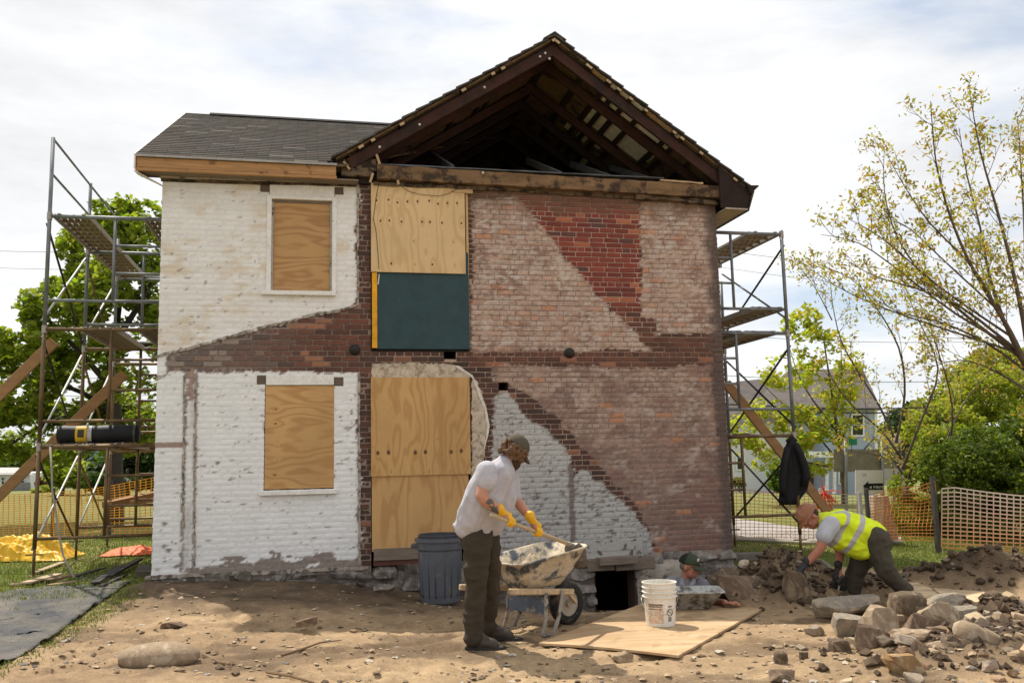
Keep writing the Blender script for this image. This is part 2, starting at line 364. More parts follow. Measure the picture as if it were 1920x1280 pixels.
    wA = mix(c((0.78, 0.76, 0.735)), c((0.69, 0.655, 0.615)), np.clip(mid * 1.3 - 0.3, 0, 1)); wA = mix(wA, c((0.62, 0.50, 0.35)), np.clip((fbm(x * 2.2, z * 5, seed=61) - 0.52) * 6, 0, 1) * (fbm(x * 9, z * 15, seed=62) > 0.45) * 0.6)
    wB = mix(c((0.79, 0.785, 0.775)), c((0.71, 0.70, 0.685)), np.clip(mid * 1.2 - 0.3, 0, 1))
    wh = np.where(wa[:, None], wA, wB)
    chip = (fbm(x * 13, z * 30, seed=71) > 0.775 - 0.04 * wb * sstep(0.5, 0.6, lo))
    gone = (fbm(x * 7, z * 16, seed=73) > 0.80 - 0.36 * sstep(0.26, 0.06, z) * sstep(0.2, 1.0, x) - 0.14 * sstep(0.40, 0.1, z)) & wb
    wh = mix(wh, c((0.21, 0.16, 0.13)), np.clip(chip * 0.7 + gone * 0.9, 0, 0.92))
    ds = np.minimum(np.abs(x - SEAM[0]), np.abs(x - SEAM[1])); strip = (x > SEAM[0]) & (x < SEAM[1]) & wb
    wh = mix(wh, c((0.18, 0.15, 0.13)), ((ds < 0.014 + 0.018 * (hi - 0.4)) & wb & (hi > 0.36)) * 0.85)
    xm = (SEAM[0] + SEAM[1]) / 2; top = sstep(2.05, 2.25, z)
    wh = mix(wh, c((0.27, 0.11, 0.07)), (strip & (np.abs(x - xm) < 0.035) & (z > 2.0 + 0.1 * mid)) * 0.85)
    wh = mix(wh, c((0.40, 0.35, 0.31)), strip * np.clip(fbm(x * 25, z * 2, seed=81) * 1.6 - 0.5, 0, 0.7))
    wh = mix(wh, c((0.27, 0.16, 0.12)), ((x < 0.36) & (np.abs(z - 1.53) < 0.035)) * 0.85)
    if mortar: wh = wh * 0.93
    col = np.where((wa | wb)[:, None], wh, col)
    raw = ~(wa | wb | isg | isp3 | ispk)
    return np.clip(col, 0.01, 0.9), raw
def rect(x0, y0, x1, y1):
    a, b = wx(x0, y0), wx(x1, y1); return (min(a[0], b[0]), min(a[1], b[1]), max(a[0], b[0]), max(a[1], b[1]))
R_WU = rect(508, 372, 624, 548); R_WL = rect(497, 722, 627, 917)
R_UP = rect(695, 344, 882, 660); R_NOTCH = rect(832, 655, 856, 674); R_LO = rect(695, 706, 884, 1046); R_HOLE = rect(935, 717, 953, 732); R_BASE = rect(1114, 1030, 1200, 1066)
R_LO = (R_LO[0], -0.05, R_LO[2], R_LO[3])
R_LUBLK = [rect(488, 345, 506, 361), rect(627, 350, 644, 366), rect(481, 703, 499, 721), rect(626, 706, 644, 723)]
R_LU = rect(506, 345, 627, 371); R_LL = rect(499, 703, 626, 722)
OPEN = [R_WU, R_WL, R_UP, R_NOTCH, R_LO, R_HOLE, R_LU, R_LL] + R_LUBLK
def cut_spans(x0, x1, z0, z1):
    sp = [(x0, x1)]
    for (a, b, c_, d) in OPEN:
        if min(z1, d) - max(z0, b) < 0.3 * (z1 - z0): continue
        q = []
        for s in sp:
            if c_ <= s[0] or a >= s[1]: q.append(s); continue
            if a > s[0]: q.append((s[0], a))
            if c_ < s[1]: q.append((c_, s[1]))
        sp = q
    return [s for s in sp if s[1] - s[0] > 0.03]
PITCHZ, BH, BL, HL, JT = 0.0675, 0.0555, 0.205, 0.0965, 0.011
bricks = []                                                   # (x0, x1, z0, z1)
zz, row = 0.03, 0
while zz + BH < ZT + 0.02:
    head = (row % 7 == 3); ln = HL if head else BL
    off = (0.0 if row % 2 else -0.5 * (ln + JT)) + random.uniform(-0.012, 0.012)
    for (a, b) in [(0.0, XR)]:
        x = off
        while x < XR:
            l = ln * random.uniform(0.94, 1.06) if not head else ln * random.uniform(0.9, 1.1)
            for (s0, s1) in cut_spans(max(0.0, x), min(XR, x + l), zz, zz + BH): bricks.append((s0, s1, zz, zz + BH))
            x += l + JT
    zz += PITCHZ; row += 1
BA = np.array(bricks); rnd = RNG.random((len(BA), 2)); rawm = np.ones(len(BA), bool)
for (u, v) in ((0, 0), (1, 0), (0, 1), (1, 1), (0.5, 0.5)):
    _, rw = wall_colour(BA[:, 0] + 0.004 + (BA[:, 1] - BA[:, 0] - 0.008) * u, BA[:, 2] + (BA[:, 3] - BA[:, 2]) * v, rnd[:, 0], rnd[:, 1], False); rawm &= rw
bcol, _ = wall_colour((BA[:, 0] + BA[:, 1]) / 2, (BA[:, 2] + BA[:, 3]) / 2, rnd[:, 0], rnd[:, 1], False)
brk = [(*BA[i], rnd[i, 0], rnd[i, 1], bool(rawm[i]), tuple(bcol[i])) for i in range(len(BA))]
def apparent(b):
    cx, cz = (b[0] + b[1]) / 2, (b[2] + b[3]) / 2; D = proj((cx, 0, cz))[2]
    return (b[1] - b[0]) * (b[3] - b[2]) / D ** 2
rawb = sorted([b for b in brk if b[6]], key=apparent, reverse=True); single = set(id(b) for b in rawb[:296])
brick_meshes = {}
def brick_mesh(l):
    key = round(l * 100)
    if key not in brick_meshes:
        vs = []
        for k in range(3):
            mb = MB(); mb.box((0, 0.045, 0), (key / 100, 0.10, BH), jit=0.0022); bm = bmesh.new(); me = mb.mesh('brick'); bm.from_mesh(me)
            bmesh.ops.recalc_face_normals(bm, faces=bm.faces); bmesh.ops.bevel(bm, geom=bm.edges[:], offset=0.0035, segments=1, affect='EDGES'); bm.to_mesh(me); bm.free(); me.materials.append(m_brick); vs.append(me)
        brick_meshes[key] = vs
    return random.choice(brick_meshes[key])
stuffb = []
for b in brk:
    if id(b) in single:
        cx, cz = (b[0] + b[1]) / 2, (b[2] + b[3]) / 2
        ob = put('brick', brick_mesh(b[1] - b[0] - 0.002), house, (cx, -0.001 - 0.005 + random.uniform(-0.003, 0.003), cz), (0, random.uniform(-0.006, 0.006), random.uniform(-0.008, 0.008)), jitc(b[7], 0.08))
    else: stuffb.append(b)
mb = MB(); VX, VZ, RB, RH = [], [], [], []
for (a, b, c_, d, r, h, raw, _c) in stuffb:
    nx = max(2, int((b - a) / 0.028) + 1); nz = 4; e = random.uniform(-0.002, 0.0025)
    wt = 1.0 if raw else (0.26 if (a + b) / 2 < 2.5 else 0.7); pts = []
    for j in range(nz):
        for i in range(nx):
            u, v = i / (nx - 1), j / (nz - 1); edge = (i in (0, nx - 1)) + (j in (0, nz - 1))
            pts.append((a + (b - a) * u + random.uniform(-.0012, .0012), -0.007 * wt + e + 0.0025 * (edge > 0) + random.uniform(-.0008, .0008), c_ + (d - c_) * v + random.uniform(-.0015, .0015)))
    ring = [i for i in range(nx)] + [j * nx + nx - 1 for j in range(1, nz)] + [(nz - 1) * nx + i for i in range(nx - 2, -1, -1)] + [j * nx for j in range(nz - 2, 0, -1)]
    back = [(pts[i][0], 0.012, pts[i][2]) for i in ring]; N = len(pts); k = len(ring)
    fs = [(j * nx + i, j * nx + i + 1, (j + 1) * nx + i + 1, (j + 1) * nx + i) for j in range(nz - 1) for i in range(nx - 1)]
    fs += [(ring[(q + 1) % k], ring[q], N + q, N + (q + 1) % k) for q in range(k)]
    mb.add(pts + back, fs); VX += [p[0] for p in pts + back]; VZ += [p[2] for p in pts + back]; RB += [r] * (N + k); RH += [h] * (N + k)
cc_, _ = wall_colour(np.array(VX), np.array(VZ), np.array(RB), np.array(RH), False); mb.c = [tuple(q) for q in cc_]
o = mb.build('brickwork', m_wall, house, fixn=False); tag(o, kind='stuff')
# mortar bed behind the bricks, with the openings left out
step = 0.0225; nx, nz = int(XR / step) + 1, int((ZT + 0.1) / step) + 1
gx = np.linspace(0.004, XR - 0.004, nx); gz_ = np.linspace(-0.05, ZT + 0.02, nz); XX, ZZ = np.meshgrid(gx, gz_)
jx = (fbm(XX * 30, ZZ * 30, seed=5) - 0.5) * 0.004
mb = MB(); pts = np.stack([XX.ravel(), jx.ravel() + 0.0012, ZZ.ravel()], 1); cc_, _ = wall_colour(XX.ravel(), ZZ.ravel(), np.full(XX.size, .5), np.full(XX.size, .5), True)
fs = []
for j in range(nz - 1):
    for i in range(nx - 1):
        cx, cz = (gx[i] + gx[i + 1]) / 2, (gz_[j] + gz_[j + 1]) / 2
        if any(a < cx < c2 and b < cz < d for (a, b, c2, d) in OPEN): continue
        fs.append((j * nx + i, j * nx + i + 1, (j + 1) * nx + i + 1, (j + 1) * nx + i))
mb.add(pts.tolist(), fs, [tuple(q) for q in cc_]); mb.build('mortar', m_wall, house, fixn=False)
# the body of the walls: thick, with real openings (reveals)
HY = 7.3
m_core = simple('brick_core', (0.10, 0.065, 0.05), 0.95, bump=0.4, bs=30)
BASEX0, BASEX1 = W(1117, 1100)[0], W(1191, 1100)[0]; R_BASE = (float(BASEX0), -0.9, float(BASEX1), float(W(1150, 1066)[2]))
OPEN.append(R_BASE)
xs = sorted(set([0.0, XR] + [q for r in OPEN[:6] + [R_BASE] for q in (r[0], r[2])])); zs = sorted(set([-0.95, ZT] + [q for r in OPEN[:6] + [R_BASE] for q in (r[1], r[3])]))
mb = MB()
for i in range(len(xs) - 1):
    for j in range(len(zs) - 1):
        cx, cz = (xs[i] + xs[i + 1]) / 2, (zs[j] + zs[j + 1]) / 2
        if any(a < cx < c2 and b < cz < d for (a, b, c2, d) in OPEN[:6] + [R_BASE]): continue
        mb.bb(xs[i], xs[i + 1], 0.013, 0.30, zs[j], zs[j + 1])
mb.build('wall', m_core, house)
def brick_tex(name):                                          # side and rear walls, out of the photograph's sight
    t = NT(name); v = t.n('ShaderNodeCombineXYZ', {0: t.math('ADD', t.n('ShaderNodeSeparateXYZ', {0: t.co()}).outputs[0], t.n('ShaderNodeSeparateXYZ', {0: t.co()}).outputs[1]), 1: t.n('ShaderNodeSeparateXYZ', {0: t.co()}).outputs[2]}).outputs[0]
    b = t.n('ShaderNodeTexBrick', {'Vector': v, 'Color1': (0.62, 0.58, 0.54, 1), 'Color2': (0.55, 0.5, 0.46, 1), 'Mortar': (0.42, 0.38, 0.34, 1), 'Scale': 1.0, 'Mortar Size': 0.006, 'Brick Width': 0.215, 'Row Height': 0.0675})
    c = t.mix(t.rng(t.noise(3, 5, 0.7), 0.5, 0.62), b.outputs['Color'], (0.14, 0.08, 0.06)); t.bump(b.outputs['Fac'], 0.4, -0.006); return t.done(c, 0.9)
m_side = brick_tex('painted_side_brick')
mb = MB(); mb.bb(0.0, 0.28, 0.302, HY, -0.9, ZT); mb.build('side_wall', m_side, house)
mb = MB(); mb.bb(XR - 0.28, XR, 0.302, HY, -0.9, ZT); mb.build('side_wall', m_side, house)
mb = MB(); mb.bb(0.282, XR - 0.282, HY - 0.28, HY, -0.9, ZT); mb.build('rear_wall', m_side, house)
m_shade_dark = simple('shade_dark_timber', (0.016, 0.010, 0.008), 0.95, a1=0.4)  # near-black colour stands in for the unlit inside of the house
mb = MB(); mb.bb(0.285, XR - 0.285, 0.33, HY - 0.3, 2.45, 2.60); mb.build('upper_floor', m_shade_dark, house)
mb = MB(); mb.bb(0.285, XR - 0.285, 0.33, HY - 0.3, -0.15, 0.02); mb.build('ground_floor', m_shade_dark, house)
mb = MB(); mb.bb(0.285, XR - 0.285, 1.3, 1.36, -0.95, 4.79); mb.build('light_stop_wall', m_shade_dark, house)  # dark inner wall added to stop light inside the house

# ---- foundation stones
def rock_mesh(size, seed, flat=0.0, sub=2, rough=0.12, boxy=0.6, name='rock'):
    bm = bmesh.new(); bmesh.ops.create_cube(bm, size=2.0); bmesh.ops.subdivide_edges(bm, edges=bm.edges[:], cuts=sub, use_grid_fill=True)
    vs = np.array([v.co[:] for v in bm.verts]); nrm = vs / np.linalg.norm(vs, axis=1, keepdims=True)
    q = vs * boxy + nrm * (1 - boxy) * 1.25
    rs = np.random.default_rng(seed)
    for _ in range(8 if boxy > .5 else 0):                    # cleaved faces
        d = rs.normal(size=3); d /= np.linalg.norm(d); lim = rs.uniform(0.62, 0.95); s = q @ d; m = s > lim; q[m] -= np.outer(s[m] - lim, d)
    nz = fbm(q[:, 0] * 1.7 + seed, q[:, 1] * 1.7, q[:, 2] * 1.7, seed=seed % 97) - 0.5
    q += nrm * (nz * rough * 2.4)[:, None] + rs.normal(scale=rough * 0.12, size=q.shape); q *= np.array(size) / 2
    for v, p in zip(bm.verts, q): v.co = p
    me = bpy.data.meshes.new(name); bmesh.ops.recalc_face_normals(bm, faces=bm.faces); bm.to_mesh(me); bm.free()
    ca = me.color_attributes.new('col', 'FLOAT_COLOR', 'POINT'); ca.data.foreach_set('color', np.ones(len(me.vertices) * 4, np.float32)); return me
def stone_mat(name, c1, c2, stain=None, sc=9):
    t = NT(name); c = t.mix(t.rng(t.noise(sc, 5, 0.7), 0.35, 0.65), c1, c2); c = t.mix(t.rng(t.noise(sc * 6, 4, 0.7), 0.5, 0.75, 0, 0.6), c, tuple(x * 0.45 for x in c1))
    if stain: c = t.mix(t.rng(t.noise(sc * 0.5, 5, 0.7, dist=0.8), 0.5, 0.58), c, stain)
    t.bump(t.noise(sc * 8, 6, 0.75), 0.7, 0.02); return t.done(c, 0.93)
m_found = stone_mat('grey_foundation_stone', (0.17, 0.155, 0.145), (0.27, 0.24, 0.215), (0.36, 0.31, 0.26))
m_founddark = stone_mat('dark_foundation_stone', (0.10, 0.082, 0.068), (0.19, 0.165, 0.14), (0.27, 0.24, 0.21))
mb = MB(); mb.bb(0.0, R_BASE[0] - 0.02, 0.005, 0.012, -0.95, -0.052); mb.bb(R_BASE[2] + 0.02, XR, 0.005, 0.012, -0.95, -0.052); mb.build('foundation_bed', m_founddark, house)
fz = [(0.03, -0.13), (-0.13, -0.29), (-0.29, -0.45), (-0.45, -0.62), (-0.62, -0.85)]
k = 0
for (z1, z0) in fz:
    x = -0.04
    while x < XR + 0.03:
        l = random.uniform(0.28, 0.62); x1 = min(x + l, XR + 0.06)
        if XR + 0.06 - x1 < 0.2: x1 = XR + 0.06
        for (s0, s1) in ([(x, x1)] if x1 < R_BASE[0] or x > R_BASE[2] else [(x, min(x1, R_BASE[0])), (max(x, R_BASE[2]), x1)]):
            if s1 - s0 < 0.06 or (s0 > R_BASE[0] and s1 < R_BASE[2]): continue
            top_open = z0 > R_BASE[3]
            k += 1; h = (z1 - z0); me = rock_mesh((s1 - s0 - 0.006, 0.22, h - 0.008), 300 + k, sub=3, rough=0.055, boxy=0.95, name='foundation_stone')
            me.materials.append(m_found if s0 > 3.9 else m_founddark); put('foundation_stone', me, house, ((s0 + s1) / 2, 0.055 + random.uniform(-0.015, 0.02), (z0 + z1) / 2), (random.uniform(-.02, .02), random.uniform(-.02, .02), random.uniform(-.02, .02)))
        x = x1 + 0.004
m_plast = simple('old_lime_plaster', (0.52, 0.43, 0.33), 0.95, s1=9, a1=0.3, s2=70, a2=0.3, bump=0.8, bd=0.012, bs=60, tint=((0.30, 0.23, 0.16), 14, 0.5, 0.62))
# rough render over the stones right of the cellar opening
mb = MB(); x0, x1 = R_BASE[2] + 0.02, 6.55; n_u, n_v = 26, 14; pts = []
for j in range(n_v):
    for i in range(n_u):
        u, v = i / (n_u - 1), j / (n_v - 1); x = x0 + (x1 - x0) * u; z = -0.72 + 0.66 * v
        e = min(u, 1 - u, v, 1 - v); pts.append((x + (fbm(z * 9, 3.0, seed=2) - .5) * 0.12 * (u > 0.9), -0.075 + 0.05 * (1 - sstep(0, 0.16, e)) + (fbm(x * 7, z * 9, seed=8) - 0.5) * 0.05, z))
mb.grid(pts, n_u, n_v); mb.build('render_patch', simple('grey_lime_render', (0.36, 0.315, 0.265), 0.95, s1=5, a1=0.35, bump=0.9, bd=0.015, bs=26, tint=((0.14, 0.11, 0.09), 9, 0.55, 0.63)), house, smooth=True)
# cellar lintels
m_oldwood = simple('weathered_board', (0.20, 0.155, 0.12), 0.9, s1=3, a1=0.3, s2=30, a2=0.25, stretch=(1.5, 10, 22), bump=0.5, bs=18)
m_greyboard = simple('peeling_grey_board', (0.40, 0.385, 0.36), 0.9, s1=8, a1=0.2, stretch=(1.5, 10, 18), bump=0.5, bs=14, tint=((0.13, 0.10, 0.085), 9, 0.55, 0.62))
def front_board(name, px0, py0, px1, py1, mat, d=0.04, y=-0.03, parent=None, tilt=0.0, bev=0.003):
    a, b = wx(px0, py0), wx(px1, py1); mb = MB(); mb.box(((a[0] + b[0]) / 2, y, (a[1] + b[1]) / 2), (abs(b[0] - a[0]), d, abs(b[1] - a[1])), Matrix.Rotation(tilt, 3, 'Y'))
    return mb.build(name, mat, parent or house, bevel=bev)
front_board('clapboard', 1092, 1013, 1203, 1029, m_greyboard, 0.03, -0.03); front_board('clapboard', 1088, 1030, 1204, 1042, m_greyboard, 0.03, -0.026, tilt=-0.01)
front_board('cellar_lintel', 1098, 1048, 1148, 1067, m_oldwood, 0.10, -0.05); front_board('cellar_lintel', 1150, 1046, 1224, 1064, m_oldwood, 0.10, -0.045, tilt=-0.02)
front_board('loose_board', 1116, 1043, 1186, 1053, m_oldwood, 0.16, -0.13, tilt=-0.02)
front_board('cellar_jamb', 1190, 1067, 1204, 1140, m_oldwood, 0.1, 0.10)
# tie anchors
m_iron = simple('black_iron', (0.045, 0.038, 0.034), 0.6, 0.6, bump=0.3)
for (px, py) in ((665, 656), (1067, 662)):
    x, z = wx(px, py); mb = MB(); mb.lathe([(0.0, -0.03), (0.06, -0.03), (0.072, -0.02), (0.072, -0.008), (0.045, 0.012), (0.04, 0.03), (0.022, 0.034), (0.02, 0.05), (0, 0.052)], (x, -0.025, z), 18, Matrix.Rotation(rad(90), 3, 'X')); mb.build('anchor_plate', m_iron, house, smooth=False)

# ---- windows
m_white = simple('chalky_white_paint', (0.74, 0.71, 0.67), 0.75, s1=10, a1=0.12, bump=0.3, bs=40, tint=((0.28, 0.23, 0.19), 16, 0.64, 0.70))
m_lintel_end = simple('bare_lintel_end', (0.13, 0.095, 0.07), 0.95, bump=0.6)
m_ply_a = plywood('plywood_weathered', (0.50, 0.295, 0.125), (0.29, 0.135, 0.05), 'h', (), 46, 2.4, 3.1)
kn = [wx(280 + X / 2.667, 640 + Y / 2.667) + (r,) for X, Y, r in ((632, 338, .011), (632, 410, .012), (627, 668, .012), (636, 520, .005), (640, 590, .004))]
m_ply_b = plywood('plywood_horizontal', (0.60, 0.365, 0.15), (0.38, 0.185, 0.065), 'h', kn, 42, 2.6, 8.4)
for (R, Rl, blks, frame, mply) in ((R_WU, R_LU, R_LUBLK[:2], True, m_ply_a), (R_WL, R_LL, R_LUBLK[2:], False, m_ply_b)):
    x0, z0, x1, z1 = R
    mb = MB(); mb.bb(Rl[0], Rl[2], -0.012, 0.10, Rl[1] + 0.004, Rl[3]); win = mb.build('window', m_white, house, bevel=0.003)
    for q in blks: mb = MB(); mb.bb(q[0] + .003, q[2] - .003, -0.002, 0.1, q[1] + .003, q[3] - .003); mb.build('lintel_end', m_lintel_end, win, bevel=0.004)
    fy = 0.05 if frame else -0.002
    if frame:
        w = 0.055
        for (a, b, c2, d) in ((x0 - 0.045, x0 + 0.012, z0, z1 + 0.045), (x1 - 0.012, x1 + 0.045, z0, z1 + 0.045)): mb = MB(); mb.bb(a, b, -0.022, 0.08, c2, d); mb.build('frame', m_white, win, bevel=0.003)
        mb = MB(); mb.bb(x0 + 0.0125, x1 - 0.0125, -0.020, 0.08, z1 - 0.004, z1 + 0.043); mb.build('frame', m_white, win, bevel=0.003)
        mb = MB(); mb.bb(x0 + 0.0125, x1 - 0.0125, 0.03, 0.10, z1 - 0.035, z1 - 0.0045); mb.build('inner_head', m_oldwood, win)
        mb = MB(); mb.bb(x0 + 0.013, x0 + 0.034, 0.02, 0.10, z0 + 0.01, z1 - 0.036); mb.build('inner_jamb', m_greyboard, win)
        mb = MB(); mb.bb(x1 - 0.034, x1 - 0.013, 0.02, 0.10, z0 + 0.01, z1 - 0.036); mb.build('inner_jamb', m_greyboard, win)
        mb = MB(); mb.bb(x0 + 0.035, x1 - 0.035, 0.045, 0.058, z0 + 0.018, z1 - 0.037); mb.build('plywood_board', mply, win)
    else:
        mb = MB(); mb.bb(x0 + 0.006, x1 - 0.006, 0.004, 0.02, z0 + 0.022, z1 - 0.006); mb.build('plywood_board', mply, win)
    mb = MB(); mb.bb(x0 - (0.10 if frame else 0.045), x1 + (0.035 if frame else 0.03), -0.06, 0.06, z0 - 0.05, z0 + 0.004); mb.build('sill', m_white, win, bevel=0.004)
# ---- upper opening
kn = [wx(660 + X / 3.2, 320 + Y / 3.2) + (r,) for X, Y, r in [(x, y, .016) for x, y in ((145, 186), (217, 182), (271, 199), (330, 193), (390, 192), (460, 188), (512, 206), (569, 202), (626, 202), (169, 308), (222, 306), (294, 313), (417, 314), (465, 315), (536, 320), (652, 322), (233, 563), (479, 568))] + [(366, 428, .008), (604, 435, .008), (374, 568, .007), (612, 574, .007), (441, 494, .008)]]
m_ply_up = plywood('plywood_pale', (0.66, 0.465, 0.245), (0.50, 0.315, 0.14), 'v', kn, 40, 2.0, 1.2)
front_board('plywood_board', 695, 345, 872, 515, m_ply_up, 0.014, -0.05, bev=0)
m_teal = simple('dark_teal_panel', (0.022, 0.052, 0.058), 0.55, s1=5, a1=0.2, s2=120, a2=0.12, bump=0.05, tint=((0.10, 0.13, 0.135), 40, 0.66, 0.74))
front_board('teal_panel', 704, 470, 880, 655, m_teal, 0.012, -0.022, bev=0)
front_board('yellow_batten', 697, 512, 707, 653, simple('yellow_painted_wood', (0.72, 0.34, 0.012), 0.6, bump=0.1), 0.02, -0.034)
front_board('pine_stud', 872, 362, 879, 520, simple('pine_stud', (0.55, 0.36, 0.17), 0.8, stretch=(20, 20, 2)), 0.04, 0.0)
m_black = simple('gap_black', (0.012, 0.011, 0.010), 0.8)  # black strips stand for the shadowed gap under the teal panel
front_board('gap_strip', 692, 640, 700, 660, m_black, 0.05, 0.03); front_board('gap_strip', 701, 655, 881, 659, m_black, 0.05, 0.02)
m_wire = simple('black_wire', (0.02, 0.02, 0.02), 0.5, bump=0)
mb = MB(); pts = [W(660 + X / 3.2, 320 + Y / 3.2, -0.062) for X, Y in ((162, 70), (150, 130), (141, 190), (128, 290), (142, 345), (150, 420), (156, 500), (162, 590))]
mb.tube(pts, 0.0035, 5); wr = mb.build('hanging_wire', m_wire, house)
mb = MB(); mb.tube([W(711, 514, -0.062), W(709, 533, -0.064)], 0.008, 6); mb.build('wire_connector', simple('pale_plastic', (0.6, 0.58, 0.54), 0.5), wr)
mb = MB(); pts = [W(620 + X / 3.555, 40 + Y / 3.555, -0.07) for X, Y in ((460, 1085), (490, 1115), (540, 1140), (610, 1155), (720, 1165), (780, 1150), (830, 1125), (900, 1085))]
mb.tube(pts, 0.003, 5); mb.build('hanging_wire', m_wire, house)
# ---- lower opening
kn = [(*wx(px, py), r) for px, py, r in ((708, 849, .026), (728, 848, .027), (778, 848, .027), (797, 847, .027), (845, 847, .027), (864, 845, .027), (705, 884, .006), (733, 884, .006), (775, 884, .006), (803, 884, .006), (843, 884, .006), (871, 883, .006))]
m_ply_lo = plywood('plywood_swirl', (0.60, 0.365, 0.145), (0.40, 0.20, 0.07), 'v', kn, 34, 3.0, 5.2)
m_ply_lo2 = plywood('plywood_swirl_low', (0.57, 0.345, 0.14), (0.38, 0.19, 0.07), 'v', (), 36, 2.6, 9.7)
front_board('plywood_board', 695, 708, 882, 888, m_ply_lo, 0.016, -0.032, bev=0); front_board('plywood_board', 697, 885, 880, 1026, m_ply_lo2, 0.016, -0.012, bev=0)
front_board('threshold', 701, 1028, 800, 1046, m_oldwood, 0.12, 0.01, tilt=0.0); front_board('threshold', 700, 1046, 800, 1056, simple('red_oxide_board', (0.12, 0.05, 0.04), 0.9), 0.1, 0.02)
def slab(name, pts, y0, y1, mat, rough=0.01, seed=0):          # irregular slab on the wall from an outline
    mb = MB(); n = []
    for i in range(len(pts)):
        a, b = pts[i], pts[(i + 1) % len(pts)]; m = max(1, int(math.hypot(b[0] - a[0], b[1] - a[1]) / 0.035))
        for q in range(m): t = q / m; n.append((a[0] + (b[0] - a[0]) * t + random.uniform(-rough, rough), a[1] + (b[1] - a[1]) * t + random.uniform(-rough, rough)))
    mb.prism([(p[0], y0, p[1]) for p in n], (0, y1 - y0, 0)); return mb.build(name, mat, house)
slab('plaster_patch', wpoly([(697, 682), (760, 680), (850, 683), (870, 694), (888, 708), (697, 709)]), -0.02, 0.1, m_plast, 0.012)
slab('plaster_patch', wpoly([(884, 708), (893, 712), (903, 735), (912, 775), (914, 800), (908, 840), (906, 900), (900, 960), (884, 960)]), -0.016, 0.1, m_plast, 0.012)
slab('plaster_edge', wpoly([(852, 686), (858, 690), (884, 708), (890, 722), (898, 745), (908, 770), (913, 800), (907, 842), (909, 842), (917, 800), (912, 766), (902, 740), (893, 718), (886, 704), (860, 686)]), -0.024, -0.012, simple('white_plaster_edge', (0.62, 0.57, 0.50), 0.9, bump=0.5), 0.006)

# ragged mortar fillets and flashing scars left where the old lean-to roof and stair met the wall
m_fillet = simple('mortar_scar', (0.36, 0.31, 0.26), 0.95, s1=12, a1=0.35, bump=0.8, bs=50, tint=((0.12, 0.095, 0.08), 15, 0.5, 0.6)); m_fil2 = simple('limewash_scar', (0.42, 0.33, 0.27), 0.95, s1=12, a1=0.3, bump=0.8, bs=50)
def scar(pts, w, mat, y0=-0.016):
    up = [(a, b - w * random.uniform(.3, .8)) for a, b in pts]; dn = [(a, b + w * random.uniform(.3, .8)) for a, b in pts]; slab('mortar_scar', wpoly(up + dn[::-1]), y0, 0.004, mat, 0.007)
for pts in ([(290, 669), (318, 662)], [(322, 661), (352, 654), (392, 643)], [(398, 641), (450, 626), (476, 619)], [(482, 617), (520, 607), (560, 597)], [(566, 595), (610, 587), (640, 581)], [(646, 579), (668, 573)]): scar(pts, 4.5, m_fillet, -0.022)
def vscar(x, y0, y1, w, mat): slab('mortar_scar', wpoly([(x - w, y0), (x + w, y0), (x + w * .7, (y0 + y1) / 2), (x + w, y1), (x - w, y1), (x - w * .8, (y0 + y1) / 2)]), -0.018, 0.004, mat, 0.005)
for q in ((345, 705, 840, 1.6), (344, 850, 990, 1.8), (366, 704, 800, 1.6), (365, 812, 1060, 1.5), (671, 350, 470, 2.2), (671, 480, 572, 2.0), (673, 700, 860, 2.4), (674, 866, 1060, 2.6)): vscar(*q, m_fillet)
for pts in ([(272, 1082), (330, 1079), (392, 1076)], [(398, 1076), (470, 1073), (548, 1070)], [(552, 1069), (620, 1066), (690, 1064)]): scar(pts, 5, m_fillet, -0.03)
# ------------------------------------------------------------------ roofs
YV = -0.24
AL, AP, AR = [np.array([W(*p, YV)[0], W(*p, YV)[2]]) for p in ((627, 291), (1040, 64), (1412, 352))]
YB = HY + 0.2
def slope_frame(foot, apex):
    d = apex - foot; l = np.linalg.norm(d); d = d / l; n = np.array([-d[1], d[0]]);
    if n[1] < 0: n = -n
    return foot, d, n, l
SL, SR = slope_frame(AL, AP), slope_frame(AR, AP)
def spt(S, s, d, y): p = S[0] + S[1] * s - S[2] * d; return (p[0], y, p[1])
def sbox(mb, S, s0, s1, d0, d1, y0, y1, jit=0):
    vs = [spt(S, s, d, y) for y in (y0, y1) for (s, d) in ((s0, d0), (s1, d0), (s1, d1), (s0, d1))]
    vs = [tuple(c + random.uniform(-jit, jit) for c in v) for v in vs]
    mb.add(vs, [(0, 1, 2, 3), (7, 6, 5, 4), (0, 4, 5, 1), (1, 5, 6, 2), (2, 6, 7, 3), (3, 7, 4, 0)]); return mb
m_shing = simple('asphalt_shingle', None, 0.95, spec=.08, s1=3, a1=0.2, s2=90, a2=0.22, bump=0.6, bs=160, bd=0.004)
m_rafter = simple('red_brown_rafter', (0.042, 0.017, 0.011), 0.85, s1=4, a1=0.35, s2=40, a2=0.3, bump=0.3, tint=((0.022, 0.014, 0.011), 3.0, 0.52, 0.66))
m_sheath = simple('golden_sheathing', (0.14, 0.09, 0.042), 0.9, s1=5, a1=0.3, s2=40, a2=0.25, tint=((0.035, 0.022, 0.014), 4, 0.50, 0.62))
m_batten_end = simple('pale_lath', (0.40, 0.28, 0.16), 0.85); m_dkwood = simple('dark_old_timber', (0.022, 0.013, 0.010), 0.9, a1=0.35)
m_beam = simple('weathered_beam', (0.17, 0.10, 0.05), 0.9, s1=3, a1=0.4, s2=45, a2=0.3, stretch=(1, 4, 4), bump=0.5, tint=((0.045, 0.028, 0.018), 5, 0.50, 0.60))
m_paper = simple('pale_building_paper', (0.66, 0.59, 0.48), 0.9, s1=7, a1=0.2, tint=((0.2, 0.16, 0.12), 12, 0.6, 0.68))
roof = MB()
